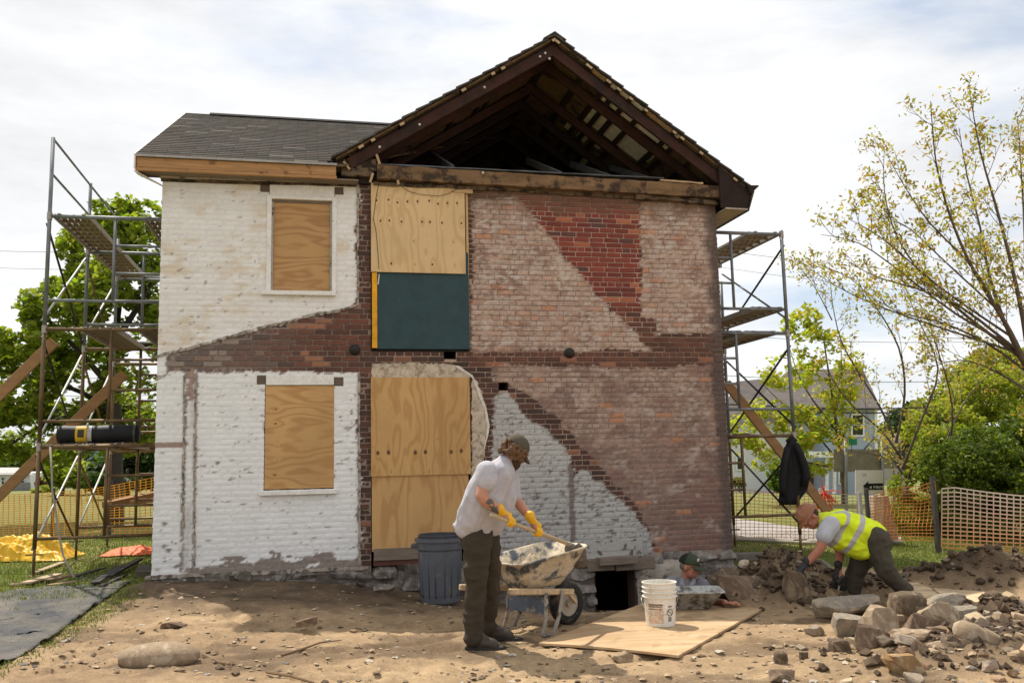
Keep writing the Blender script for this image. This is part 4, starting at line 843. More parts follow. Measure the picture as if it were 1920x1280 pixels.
# ---- grass blades
def blades(n, region, h0, h1, seed, name, label):
    rs = np.random.default_rng(seed); xs, ys = region(rs, n); zs = gz(xs, ys); n = len(xs)
    a = rs.random(n) * 6.283; h = rs.uniform(h0, h1, n); w = rs.uniform(0.003, 0.0065, n); ln = rs.uniform(0.1, 0.8, n) * h; la = rs.random(n) * 6.283
    ca, sa = np.cos(a), np.sin(a); v = np.zeros((n, 5, 3)); 
    for i, (u, tt) in enumerate(((-1, 0), (1, 0), (0.7, .55), (-0.7, .55), (0, 1))):
        v[:, i, 0] = xs + ca * w * u + np.cos(la) * ln * tt ** 2; v[:, i, 1] = ys + sa * w * u + np.sin(la) * ln * tt ** 2; v[:, i, 2] = zs - 0.005 + h * tt * (1 - 0.25 * tt)
    c = np.array([0.135, 0.175, 0.028]) * rs.uniform(.6, 1.5, (n, 1)); dryb = rs.random(n) < 0.22; c[dryb] = np.array([0.25, 0.21, 0.085]) * rs.uniform(.7, 1.2, (dryb.sum(), 1)); c = c * np.array([1, 1, 1])
    mb = MB(); mb.v = v.reshape(-1, 3).tolist(); mb.c = [tuple(q) for q in np.repeat(c, 5, 0)]; b = np.arange(n) * 5
    mb.f = [tuple(q) for q in np.stack([b, b + 1, b + 2, b + 3], 1)] + [tuple(q) for q in np.stack([b + 3, b + 2, b + 4], 1)]; mb.mi = [0] * len(mb.f)
    return tag(mb.build(name, m_grass, fixn=False), label, kind='stuff')
t = NT('grass_blades'); t.b.inputs['Subsurface Weight'].default_value = 0.0; m_grass = t.done(t.attr(), 0.6)
tr = t.n('ShaderNodeBsdfTranslucent', {'Color': t.mix(1.0, t.attr(), (1.1, 1.25, 0.6), 'MULTIPLY')}); ms = t.n('ShaderNodeMixShader', {0: 0.35, 1: t.b.outputs[0], 2: tr.outputs[0]}); t.t.links.new(ms.outputs[0], t.t.nodes['Material Output'].inputs['Surface'])
def g_left(rs, n):
    x = rs.uniform(-6.5, -0.0, n); y = -1.6 + rs.random(n) ** 1.5 * 9.5; d = dirtmask(x, y); ok = (d < rs.random(n) * 0.9) & ~((x < 0.0) & (y < -0.95) & (rs.random(n) < 0.93)); return x[ok], y[ok]
def g_right(rs, n):
    x = rs.uniform(7.35, 13.5, n); y = -2.3 + rs.random(n) ** 1.3 * 6.5; d = dirtmask(x, y); ok = (d < rs.random(n) * 0.9); return x[ok], y[ok]
blades(46000, g_left, 0.03, 0.10, 21, 'grass', 'rough green grass under the left scaffold'); blades(50000, g_right, 0.02, 0.075, 22, 'grass', 'short green lawn by the orange net fence')
def g_edge(rs, n):
    y = rs.uniform(-5.4, -0.7, n); x = np.interp(y, [-5.4, -3.6, -2.2, -0.7], [-0.45, -0.35, -0.18, -0.05]) + rs.normal(scale=0.10, size=n); return x, y
blades(3500, g_edge, 0.015, 0.05, 23, 'grass_fringe', 'thin yellow grass along the edge of the black matting')
# ---- woven black ground fabric
def sheet(name, outline_px, z, mat, n=26, wav=0.02, seed=0, thick=0.004):
    q = [np.array(G(*p, z)) for p in outline_px]           # four corners: near-left, near-right, far-right, far-left
    u, v = np.meshgrid(np.linspace(0, 1, n), np.linspace(0, 1, n)); u, v = u.ravel()[:, None], v.ravel()[:, None]
    p = (q[0] * (1 - u) + q[1] * u) * (1 - v) + (q[3] * (1 - u) + q[2] * u) * v; e = 0.03 * (fbm(u[:, 0] * 8, v[:, 0] * 8, seed=seed + 5) - .5); x, y = p[:, 0] + e, p[:, 1] + e
    zz_ = np.maximum(gz(x, y, False), -0.3) + 0.012 + wav * fbm(x * 2.5, y * 2.5, seed=seed) + wav * 0.6 * (np.abs(fbm(x * 5 + y * 3, y * 2, seed=seed + 1) - 0.5) < 0.05); pts = np.stack([x, y, zz_], 1).tolist()
    mb = MB(); mb.grid(pts, n, n); o = mb.build(name, mat, smooth=True); md = o.modifiers.new('thickness', 'SOLIDIFY'); md.thickness = thick; return o
t = NT('woven_black_fabric'); cz = t.rng(t.noise(2.2, 5, 0.6), 0.4, 0.66); cw = t.mix(cz, (0.040, 0.044, 0.052), (0.155, 0.135, 0.105)); wv = t.n('ShaderNodeTexChecker', {'Vector': t.scale(1, 1, 1), 'Color1': (1, 1, 1, 1), 'Color2': (0.55, 0.55, 0.58, 1), 'Scale': 55.0}); cw = t.mix(1.0, cw, wv.outputs[0], 'MULTIPLY'); t.bump(t.noise(60, 3), 0.4, 0.004); m_fab = t.done(cw, 0.75)
tag(sheet('ground_fabric', [(-160, 1190), (180, 1138), (252, 1098), (-140, 1132)], -0.1, m_fab, seed=61), 'black woven ground fabric nearest the white corner of the house, muddy and wrinkled', 'ground fabric')
tag(sheet('ground_fabric', [(-200, 1225), (112, 1186), (186, 1136), (-120, 1180)], -0.12, m_fab, seed=62, wav=0.03), 'middle strip of black ground fabric with a ragged edge against the bare earth', 'ground fabric')
tag(sheet('ground_fabric', [(-200, 1290), (36, 1240), (116, 1186), (-200, 1216)], -0.125, m_fab, seed=63, wav=0.025), 'lowest strip of black ground fabric at the corner of the yard', 'ground fabric')
# ---- rocks
def rub_region(rs, n):
    x = hC[0] + 0.05 + rs.normal(scale=.62, size=n); y = hC[1] + 0.05 + rs.normal(scale=.42, size=n); return x, y
def rubble(n):
    rs = np.random.default_rng(8); base = []
    for k in range(14):
        me = rock_mesh((1, rs.uniform(.6, 1), rs.uniform(.4, .8)), 900 + k, sub=3, rough=.09, boxy=.8, name='tmp'); v = np.empty(len(me.vertices) * 3); me.vertices.foreach_get('co', v); base.append((v.reshape(-1, 3), [tuple(p.vertices) for p in me.polygons])); bpy.data.meshes.remove(me)
    x, y = rub_region(rs, n); z = gz(x, y); mb = MB()
    for i in range(n):
        v, f = base[i % 14]; s = .05 + .13 * rs.random() ** 2.2; R = Matrix.Rotation(rs.uniform(0, 6.3), 3, 'Z') @ Matrix.Rotation(rs.uniform(-.5, .5), 3, 'X') @ Matrix.Rotation(rs.uniform(-.5, .5), 3, 'Y'); q = (v * s) @ np.array(R).T + np.array([x[i], y[i], z[i] + s * .16]); mb.add(q.tolist(), f, rubcol(rs))
    return mb
def rubcol(rs): k = rs.uniform(.75, 1.2); c = ((0.37, 0.27, 0.17), (0.30, 0.24, 0.18), (0.24, 0.16, 0.10), (0.42, 0.33, 0.22))[rs.integers(4)]; return tuple(q * k for q in c)
tag(rubble(120).build('rubble', m_grav, fixn=False), 'broken stone rubble between the larger stones of the heap', kind='stuff')
m_tan = stone_mat('tan_stone', (0.36, 0.27, 0.18), (0.28, 0.20, 0.13), (0.44, 0.36, 0.26), 7); m_gry = stone_mat('grey_stone', (0.31, 0.265, 0.205), (0.22, 0.19, 0.155), (0.38, 0.30, 0.21), 8); m_mud = stone_mat('muddy_stone', (0.16, 0.115, 0.075), (0.095, 0.066, 0.042), (0.27, 0.20, 0.13), 8)
m_rust = stone_mat('rust_brown_stone', (0.37, 0.235, 0.11), (0.26, 0.155, 0.075), (0.45, 0.35, 0.22), 9); m_brn = stone_mat('brown_stone', (0.20, 0.135, 0.09), (0.14, 0.095, 0.065), (0.29, 0.21, 0.14), 8)
def rock(x0, y0, x1, y1, label, mat, D=None, depth=0.8, rot=(0, 0, 0), boxy=0.72, rough=0.12, name='rock', cat='stone', sink=0.08, seed=None, group=None, scl=1.0):
    cx, cy = (x0 + x1) / 2, (y0 + y1) / 2
    if D is None: D = proj(G(cx, y1 - (y1 - y0) * 0.12, ZF if cx > 700 else -0.13))[2]
    c = P(cx, cy, D); w = (x1 - x0) * D / F * 1.24 * scl; h = (y1 - y0) * D / F * 1.24 * scl; seed = seed or int(cx * 7 + cy)
    me = rock_mesh((w, max(w, h) * depth if depth <= 1 else depth, h), seed, sub=4, rough=rough, boxy=boxy, name=name); me.materials.append(mat)
    if boxy < .5: me.polygons.foreach_set('use_smooth', [True] * len(me.polygons))
    o = bpy.data.objects.new(name, me); COL.objects.link(o); o.location = c; o.rotation_euler = (rot[0], rot[1], rot[2] - YAW); return tag(o, label, cat, group)
G1 = 'stones dug out and heaped at the lower right'
rock(1524, 1124, 1636, 1152, 'long flat grey slab lying behind the pile, its far end smeared with mud', m_gry, depth=0.35, rough=.05, boxy=.92, rot=(0, -.04, 0), group=G1, D=8.3)
rock(1556, 1152, 1626, 1195, 'layered flat grey stone at the left edge of the heap with a dark broken face', m_gry, depth=0.8, rough=.06, boxy=.9, rot=(.25, .3, .1), group=G1)
rock(1621, 1128, 1670, 1206, 'tall square tan block standing tilted on end in the heap', m_tan, depth=0.45, rough=.04, boxy=.95, rot=(-.2, .10, .35), group=G1, D=7.05)
rock(1677, 1116, 1722, 1158, 'round mud caked boulder behind the tall tan block', m_mud, depth=.9, rough=.16, boxy=.4, group=G1, D=7.6)
rock(1720, 1132, 1800, 1186, 'biggest tan stone of the heap with a broad flat sunlit face', m_tan, depth=.55, rough=.07, boxy=.8, rot=(-.5, .15, .1), group=G1, D=7.2)
rock(1750, 1110, 1802, 1150, 'grey brown wedge stone topmost beside the plywood sheet', m_gry, depth=.7, rough=.1, boxy=.6, rot=(0, -.2, 0), group=G1, D=7.7)
rock(1802, 1186, 1888, 1222, 'long rounded sausage shaped tan stone sloping down to the right', m_tan, depth=.4, rough=.07, boxy=.2, rot=(0, .52, 0), group=G1, D=6.6)
rock(1862, 1150, 1894, 1196, 'upright leaning pale slab at the right of the heap', m_tan, depth=.3, rough=.05, boxy=.8, rot=(0, .45, .4), group=G1, D=7.0)
rock(1659, 1227, 1724, 1268, 'rust brown half round stone in front of the heap', m_rust, depth=.75, rough=.07, boxy=.75, rot=(0, .03, .2), group=G1)
rock(1604, 1181, 1657, 1232, 'brown angular stone leaning under the tall tan block', m_brn, depth=.7, rough=.1, boxy=.65, rot=(.2, .3, 0), group=G1)
rock(1667, 1154, 1690, 1176, 'small tan stone wedged right of the tall block', m_tan, D=7.2, group=G1); rock(1697, 1154, 1737, 1192, 'brown cracked stone between the tall block and the biggest stone', m_brn, D=7.0, rot=(0, .4, 0), group=G1)
rock(1664, 1176, 1712, 1208, 'flat topped tan wedge over the dark gap in the heap', m_tan, D=6.85, depth=.6, rot=(.1, .2, .3), boxy=.8, group=G1); rock(1690, 1187, 1740, 1214, 'broad low tan stone below the biggest stone', m_tan, D=6.7, rot=(0, -.1, .2), group=G1)
rock(1768, 1198, 1830, 1236, 'dark muddy lump in the middle of the heap', m_mud, D=6.6, rough=.2, boxy=.35, group=G1); rock(1736, 1176, 1770, 1198, 'small brown stone tucked under the biggest stone', m_brn, D=6.95, group=G1)
rock(1704, 1209, 1740, 1250, 'brown wedge standing behind the rust brown stone', m_brn, D=6.45, rot=(0, .5, 0), boxy=.8, group=G1); rock(1725, 1206, 1766, 1224, 'thin tan slab with a mud topped edge right of the brown wedge', m_tan, D=6.5, depth=.6, boxy=.9, rough=.06, group=G1)
rock(1796, 1140, 1830, 1168, 'grey stone half buried behind the sausage shaped stone', m_gry, D=7.3, group=G1); rock(1823, 1158, 1846, 1174, 'small bluish grey cobble on the soil', m_gry, D=7.1, boxy=.3, group=G1)
rock(1893, 1200, 1925, 1230, 'grey block cut by the edge of the picture', m_gry, D=6.7, boxy=.9, rough=.05, group=G1); rock(1900, 1230, 1935, 1268, 'dark brown block low at the very corner of the heap', m_brn, D=6.3, boxy=.85, group=G1)
rock(1828, 1168, 1866, 1190, 'flat tan stone beneath the leaning slab', m_tan, D=6.9, boxy=.85, depth=.7, group=G1); rock(1740, 1228, 1790, 1250, 'muddy stone in front of the dark lump', m_mud, D=6.35, rough=.2, group=G1)
rock(1724, 1250, 1752, 1266, 'small slate grey stone beside the rust brown stone', m_gry, D=6.3, boxy=.8, group=G1); rock(1830, 1240, 1880, 1264, 'low muddy stone at the foot of the heap', m_mud, D=6.25, rough=.2, group=G1)
G2 = 'loose clods and stones on the bare earth'
rock(1560, 1202, 1588, 1232, 'dark upright clod of earth left of the stone heap', m_mud, rough=.2, boxy=.5, cat='clod', name='earth_clod', group=G2); rock(1455, 1224, 1473, 1244, 'round dark clod alone on the sandy ground', m_mud, rough=.22, boxy=.3, cat='clod', name='earth_clod', group=G2); rock(1500, 1222, 1515, 1235, 'smallest dark clod between the two larger ones', m_mud, rough=.2, cat='clod', name='earth_clod', group=G2)
rock(1446, 1254, 1492, 1274, 'dark brown shard of slate lying on the sand', m_brn, depth=.5, boxy=.85, rough=.08, group=G2, rot=(0, .2, 0)); rock(247, 1213, 348, 1246, 'smooth flat rounded tan stone alone on the dirt yard', m_tan, depth=.6, boxy=.10, rough=.06, group=G2)
rock(1152, 1222, 1182, 1238, 'small stone propping the front edge of the plywood sheet', m_tan, group=G2); rock(700, 1096, 740, 1108, 'flat grey stone at the foot of the wall by the bin', m_founddark, D=9.6, depth=.6, boxy=.9, group=G2)
rock(560, 1158, 592, 1172, 'thin dark shard near the edge of the house shadow', m_brn, depth=.5, boxy=.9, group=G2); rock(308, 1166, 344, 1178, 'low dark stone by the edge of the shadow left of the yard', m_brn, depth=.6, group=G2)
G3 = 'boulders round the pit'
rock(1356, 1088, 1432, 1142, 'big squared brown boulder at the right rim of the pit', m_brn, D=9.15, depth=.6, boxy=.85, rough=.07, rot=(0, .1, .15), group=G3); rock(1322, 1068, 1376, 1118, 'earth covered boulder under the straw topped soil', m_mud, D=9.6, depth=.7, boxy=.6, group=G3)
rock(1476, 1076, 1517, 1122, 'upright muddy stone being lifted by the man in the hard hat', m_mud, D=9.0, depth=.6, boxy=.8, rot=(0, .1, 0), group=G3); rock(1460, 1056, 1498, 1078, 'flat grey stone on the bank behind the lifted stone', m_gry, D=9.7, depth=.6, boxy=.85, group=G3)
rock(1514, 1050, 1554, 1070, 'pale flat slab on the bank under the bent arm', m_gry, D=10.0, depth=.6, boxy=.9, group=G3); rock(1424, 1088, 1446, 1112, 'small grey stone stuck in the bank by the boulder', m_gry, D=9.3, group=G3); rock(1386, 1050, 1402, 1062, 'white chip of stone on top of the straw heap', m_plast, D=9.8, group=G3)
rock(1700, 1064, 1722, 1078, 'dark clod on the grass edge behind the man in the vest', m_mud, D=10.2, group=G3, rough=.2); rock(1852, 1112, 1878, 1136, 'round muddy stone at the corner of the plywood', m_mud, D=8.2, group=G3, boxy=.3)
# straw on the heap
rs = np.random.default_rng(9); mb = MB()
sx_, sy_ = hA[0] - 0.30 + rs.normal(scale=.28, size=420), hA[1] + 0.05 + rs.normal(scale=.22, size=420); sz_ = gz(sx_, sy_)
for x, y, z in zip(sx_, sy_, sz_):
    z = z + rs.uniform(0, .05); a = rs.uniform(0, 6.28); l = rs.uniform(.05, .16); w = 0.003
    d = np.array([math.cos(a), math.sin(a), rs.uniform(-.7, .3)]) * l; s = np.array([-math.sin(a), math.cos(a), 0.2]) * w; p = np.array([x, y, z]); k = rs.uniform(.5, 1.2); mb.add([p - s, p + s, p + d + s, p + d - s], [(0, 1, 2, 3)], (0.26 * k, 0.18 * k, 0.085 * k))
tag(mb.build('straw', m_grav, fixn=False), 'dry straw and roots on top of the soil heap', kind='stuff')
# sticks
m_stick = simple('dry_stick', (0.20, 0.13, 0.075), 0.9)
for i, (pts, lab) in enumerate([([(528, 1222), (560, 1214), (600, 1198), (640, 1192)], 'dry forked stick lying in the sunlit dirt'), ([(500, 1258), (545, 1266), (588, 1270)], 'broken twig at the lower edge of the yard'), ([(380, 1232), (410, 1244), (430, 1250)], 'short bent twig right of the smooth stone')]):
    q = [G(*p, -0.15) for p in pts]; mb = MB(); mb.tube([(p[0], p[1], gzf(p[0], p[1]) + 0.018) for p in q], [0.011, 0.010, 0.008, 0.004][:len(q)], 6); tag(mb.build('stick', m_stick), lab, 'stick', 'sticks on the dirt')
# ------------------------------------------------------------------ scaffolds
def z_at(x, y, py):                                           # height whose picture row is py on the upright line through (x, y)
    a, b = -3.0, 12.0
    for _ in range(50):
        m = (a + b) / 2
        if proj((x, y, m))[1] > py: a = m
        else: b = m
    return a
def tubemat(name, c1, c2, lo, hi): 
    t = NT(name); c = t.mix(t.rng(t.noise(7, 5, 0.7, t.scale(1, 1, 0.5)), lo, hi), c1, c2); t.bump(t.noise(90, 3), 0.15, 0.002); return t.done(c, 0.5, 0.35)
m_rtube = tubemat('rusty_tube', (0.115, 0.075, 0.042), (0.20, 0.125, 0.06), 0.4, 0.6); m_gtube = tubemat('grey_tube', (0.15, 0.16, 0.175), (0.23, 0.24, 0.25), 0.4, 0.6)
m_brace_l = tubemat('galvanised_brace', (0.42, 0.42, 0.40), (0.55, 0.54, 0.51), .4, .6); m_brace_d = tubemat('black_brace', (0.02, 0.02, 0.022), (0.05, 0.045, 0.04), .4, .6)
m_plank = simple('worn_deck_metal', (0.25, 0.195, 0.15), 0.65, 0.2, s1=5, a1=0.3, bump=0.2); m_rail = simple('deck_rail', (0.36, 0.32, 0.28), 0.55, 0.4, s1=4, a1=0.2, bump=0.1)
R_ = 0.0255
RIBS = {}
def deck(root, x0, x1, y0, y1, z, label=None):
    mb = MB(); n = 5; w = (x1 - x0 - 0.06) / n
    d = MB().bb(x0 + 0.03 + w * 2 + 0.006, x0 + 0.03 + w * 3 - 0.006, y0 + 0.05, y1 - 0.05, z + 0.036, z + 0.042).build('deck_plank', m_plank, root)
    for i in (0, 1, 3, 4): MB().bb(x0 + 0.03 + w * i + 0.006, x0 + 0.03 + w * (i + 1) - 0.006, y0 + 0.05, y1 - 0.05, z + 0.036, z + 0.042).build('slat', m_plank, d)
    if label: d['label'] = label
    for x in (x0 + 0.012, x1 - 0.012): mb = MB(); mb.bb(x - 0.012, x + 0.012, y0 + 0.045, y1 - 0.045, z - 0.02, z + 0.046); mb.build('side_rail', m_rail, d)
    k = 9; wd = round(x1 - x0, 3)
    if wd not in RIBS: RIBS[wd] = MB().bb(0.0245, wd - 0.0245, -0.015, 0.015, 0.006, 0.0355).mesh('rib'); RIBS[wd].materials.append(m_plank)
    for i in range(k): o_ = wloc(d); put('rib', RIBS[wd], d, (x0 - o_.x, y0 + 0.1 + (y1 - y0 - 0.2) * i / (k - 1) - o_.y, z - o_.z))
    for yy in (y0, y1):
        for x in (x0 + 0.08, x1 - 0.08): mb = MB(); mb.bb(x - 0.02, x + 0.02, yy - 0.035, yy + 0.05, z + 0.018, z + 0.034); mb.build('hook', m_rail, d)
def scaffold(label, xo, xi, ys, levels, z0, ztop, decks, midx, braces, greytop, lat_in=True):
    root = thing('scaffold', label, 'scaffold', (xo, ys[0], gzf(xo, ys[0])))
    for fi, y in enumerate(ys):
        zb = gzf(xo, y)
        for li, (za, zb_) in enumerate(levels):               # deck tube height, lower tube height
            m = m_gtube if li < greytop else m_rtube; zprev = levels[li + 1][0] if li + 1 < len(levels) else zb + 0.28
            up = za + 0.06 if li else (ztop if fi == 0 else ztop - 0.35)
            for x in (xo, xi): MB().tube([(x, y, zprev + 0.06), (x, y, up)], R_, 10).build('post', m, root, smooth=True)
            for z in (za, zb_): MB().tube([(xo, y, z), (xi, y, z)], R_ * (1.0 if z == za else 0.85), 10).build('transom', m, root, smooth=True)
            MB().tube([(midx, y, zb_), (midx, y, za)], R_ * 0.85, 8).build('ladder_post', m, root, smooth=True)
            for k in (1, 2): zz = za + (zb_ - za) * k / 3; MB().tube([(midx, y, zz), (xi, y, zz)], R_ * 0.7, 8).build('rung', m, root, smooth=True)
            for x in (xo, xi): MB().tube([(x, y, za - 0.05), (x, y, za + 0.05)], R_ * 1.3, 10).build('coupling', m_rail, root)
        for x in (xo, xi):
            zg = gzf(x, y) if x > XR or x < 0 else zb
            mb = MB(); mb.tube([(x, y, zg + 0.0), (x, y, zg + 0.42)], R_ * 0.75, 8); j = mb.build('jack', m_rtube, root, smooth=True)
            mb = MB(); mb.bb(x - 0.075, x + 0.075, y - 0.075, y + 0.075, zg, zg + 0.01); mb.build('base_plate', m_rtube, j); MB().tube([(x - 0.10, y, zg + 0.27), (x + 0.10, y, zg + 0.27)], 0.011, 6).build('jack_handle', m_rtube, j)
    for (bi, za, zb_, mm, flat) in braces:
        ya, yb = (ys[bi], ys[bi + 1]); x = xo - 0.03 if xo < 0 else xo + 0.03
        MB().tube([(x, ya, za), (x, yb, zb_)], 0.016, 8).build('brace', mm, root, smooth=True)
    for (x0, x1, bi, z) in decks: deck(root, x0, x1, ys[bi], ys[bi + 1], z)
    return root
pL = G(62, 1082, -0.07); xo, y0 = float(pL[0]), float(pL[1]); yl = [y0, y0 + 2.1, y0 + 4.2]
lv = [(z_at(xo, y0, a), z_at(xo, y0, b)) for a, b in ((405, 563), (617, 790), (838, 1010))]; zt = z_at(xo, y0, 258)
za = [lv[0][0] - .1, lv[1][0] - .1, lv[2][0] - .1]; lo = [z_at(xo, y0, 600), z_at(xo, y0, 830), z_at(xo, y0, 1030)]
br = []
for i in range(3): br += [(0, za[i], lo[i] - 0.03, m_brace_d, 0), (0, lo[i], za[i], m_brace_l, 0), (1, za[i], lo[i], m_rtube, 0), (1, lo[i], za[i], m_brace_l, 0)]
xi = -0.036; wd = xi - xo
scL = scaffold('rusty tube scaffold with metal decks along the white left side of the house', xo, xi, yl, lv, 0, zt, [(xo + 0.04, xo + 0.50, 0, lv[0][0]), (xi - 0.40, xi - 0.01, 0, lv[0][0]), (xo + 0.42, xo + 0.88, 0, lv[1][0]), (xi - 0.44, xi - 0.01, 0, lv[1][0]), (xo + 0.06, xo + 0.52, 0, lv[2][0]), (xo + 0.54, xo + 1.0, 0, lv[2][0]), (xo + 0.06, xo + 0.52, 1, lv[0][0] - 0.0)], xo + wd * 0.52, br, 1)
for (pa, pb) in (((108, 260), (180, 346)), ((106, 325), (180, 402))):
    za_ = z_at(xo, y0, pa[1]); MB().tube([(xo, y0, za_), (xo, yl[1], za_)], 0.016, 8).build('guard_rail', m_gtube, scL, smooth=True); MB().tube([(xo, yl[1], za_), (xo, yl[2], za_)], 0.016, 8).build('guard_rail', m_gtube, scL, smooth=True)
MB().tube([(xo, yl[1], lv[0][0]), (xo, yl[1], z_at(xo, y0, 258) + 0.02)], R_, 8).build('post', m_gtube, scL, smooth=True)
pR = G(1503, 1048, -0.2); xr, yr = float(pR[0]), float(pR[1]); yrs = [yr, yr + 2.05]
lvr = [(z_at(xr, yr, a), z_at(xr, yr, b)) for a, b in ((440, 580), (625, 766), (816, 964))]; ztr = z_at(xr, yr, 432)
za = [z_at(xr, yr, 460), z_at(xr, yr, 648), z_at(xr, yr, 838)]; lo = [z_at(xr, yr, 600), z_at(xr, yr, 800), z_at(xr, yr, 985)]
brr = []
for i in range(3): brr += [(0, za[i], lo[i] + (0.1 if i == 0 else 0), m_brace_d, 0), (0, lo[i], za[i], m_brace_d if i else m_gtube, 0)]
xir = XR + 0.03
scR = scaffold('tube scaffold with three metal decks against the right side of the house', xr, xir, yrs, lvr, 0, ztr, [(xr - 0.50, xr - 0.03, 0, lvr[0][0]), (xr - 0.50, xr - 0.03, 0, lvr[0][1]), (xir + 0.02, xir + 0.46, 0, lvr[1][0]), (xr - 0.62, xr - 0.16, 0, lvr[1][0]), (xir + 0.1, xir + 0.56, 0, lvr[2][0])], xir + (xr - xir) * 0.30, brr, 2)
# timbers shoring the house through the scaffolds
m_timber = simple('orange_brown_timber', (0.30, 0.165, 0.075), 0.85, s1=2, a1=0.2, s2=30, a2=0.2, stretch=(1, 6, 6), bump=0.3)
for (a, b, ya, lab) in (((-30, 768), (102, 640), 1.6, 'upper slanting shore timber crossing the left scaffold'), ((-40, 966), (234, 700), 2.3, 'lower slanting shore timber crossing the left scaffold'), ((1362, 718), (1565, 975), 1.4, 'slanting shore timber behind the right scaffold')):
    A, B = np.array(W(*a, ya)), np.array(W(*b, ya))
    if A[2] > B[2]: A, B = B, A
    for _ in range(4): A = B + (A - B) * ((B[2] - gzf(A[0], A[1]) - 0.03) / (B[2] - A[2]))   # its foot stands on the ground
    mb = MB(); mb.beam(A, B, 0.05, 0.14, up=(0, 0, 1)); tag(mb.build('shore_timber', m_timber, bevel=0.004), lab, 'timber', 'shore timbers')
for i, (a, b, h, lab) in enumerate((((200, 946), (300, 925), 0.10, 'lower brown timber lying on the rungs of the left scaffold'), ((255, 941), (300, 936), 0.05, 'short thin timber lying on top of the brown one on the scaffold'))):
    ya = yl[1] + 0.1; A, B = W(*a, ya), W(*b, ya + 0.9); mb = MB(); mb.beam(A, (min(B[0], -0.06), B[1], B[2]), 0.20, h); tag(mb.build('loose_timber', m_timber, bevel=0.004), lab, 'timber')
# black roll of fabric on the lowest left deck
zr = lv[2][0] + 0.046; xa, xb = W(109, 815, y0 + 0.28)[0], W(262, 815, y0 + 0.28)[0]; r = 0.118; roll = thing('fabric_roll', 'fat black roll of ground fabric lying on the lowest left scaffold deck', 'roll', (xa, y0 + 0.28, zr))
rotY = Matrix.Rotation(rad(90), 3, 'Y'); m_roll = simple('black_roll', (0.012, 0.012, 0.014), 0.6, bump=0.5, bs=30)
mb = MB(); prof = [(0.028, 0.03), (0.03, 0.0), (0.05, 0.004), (0.052, 0.012), (0.075, 0.004), (0.078, 0.012), (0.10, 0.002), (r - 0.004, 0.004)] + [(r + 0.004 * math.sin(i * 1.7), 0.01 + (xb - xa - 0.02) * i / 14) for i in range(15)] + [(0.0, xb - xa)]
mb.lathe(prof, (xa, y0 + 0.28, zr + r), 28, rotY); mb.build('fabric', m_roll, roll, smooth=True)
def cylpatch(name, c, r, axis, a0, a1, t0, t1, mat, parent, n=10, taper=0.0, m=2):
    mb = MB(); pts = []
    for j in range(m):
        t = t0 + (t1 - t0) * j / (m - 1); rr = r + taper * t
        for i in range(n):
            a = a0 + (a1 - a0) * i / (n - 1)
            pts.append((c[0] + t, c[1] + rr * math.cos(a), c[2] + rr * math.sin(a)) if axis == 'x' else (c[0] + rr * math.cos(a), c[1] + rr * math.sin(a), c[2] + t))
    mb.grid(pts, n, m); return mb.build(name, mat, parent, smooth=True)
lb = (xb - xa) * 0.23; cylpatch('label', (xa, y0 + 0.28, zr + r), r + 0.006, 'x', rad(120), rad(235), lb, lb + 0.15, simple('yellow_label', (0.62, 0.40, 0.03), 0.5, bump=0), roll); cylpatch('label', (xa, y0 + 0.28, zr + r), r + 0.0065, 'x', rad(120), rad(228), lb + 0.15, lb + 0.20, simple('grey_label', (0.42, 0.43, 0.43), 0.5, bump=0), roll); cylpatch('label', (xa, y0 + 0.28, zr + r), r + 0.0075, 'x', rad(150), rad(200), lb + 0.03, lb + 0.11, simple('dark_print', (0.05, 0.045, 0.03), 0.6, bump=0), roll)
for f in (0.36, 0.93): cylpatch('tape', (xa, y0 + 0.28, zr + r), r + 0.006, 'x', 0, 2 * math.pi, (xb - xa) * f, (xb - xa) * f + 0.03, simple('grey_tape', (0.06, 0.06, 0.065), 0.4, bump=0), roll, n=28)
# strap hanging from the deck down to the boards
mb = MB(); q = [P(94, 838, 10.85), P(97, 880, 10.7), P(98, 920, 10.55), P(104, 955, 10.45), P(110, 1000, 10.35), P(118, 1040, 10.3), P(139, 1082, 10.1)]; mb.tube(q, 0.012, 6); tag(mb.build('hanging_strap', simple('grey_webbing', (0.27, 0.24, 0.20), 0.9), smooth=True), 'grey strap hanging from the lowest left scaffold deck to the boards', 'strap')
# jacket on the right scaffold
def ringmesh(rings, n=28, cap=True):                          # rings: list of (centre, rx vector, ry vector, fold fn)
    mb = MB(); vs = []; fs = []
    for (c, ux, uy, fold) in rings:
        for k in range(n):
            a = 2 * math.pi * k / n; f = fold(a) if fold else 1.0; vs.append(tuple(np.array(c) + np.array(ux) * math.cos(a) * f + np.array(uy) * math.sin(a) * f))
    m = len(rings)
    for i in range(m - 1):
        for k in range(n): fs.append((i * n + k, i * n + (k + 1) % n, (i + 1) * n + (k + 1) % n, (i + 1) * n + k))
    if cap: fs += [tuple(range(n)), tuple((m - 1) * n + k for k in range(n))]
    mb.add(vs, fs); return mb
Dj = proj((xr, yr, 1.5))[2] - 0.10; rv_, fv_ = _r0, np.array([math.sin(YAW), math.cos(YAW), 0])
jk = thing('jacket', 'black jacket hung on the near post of the right scaffold', 'jacket', P(1480, 826, Dj))
m_jk = simple('black_jacket_cloth', (0.011, 0.011, 0.012), 0.75, bump=0.6, bs=14, bd=0.02)
prof = [(1485, 822, 4), (1485, 832, 10), (1485, 846, 15), (1487, 862, 19), (1489, 880, 23), (1490, 900, 25), (1486, 918, 24), (1479, 934, 19), (1476, 946, 14)]
rings = []
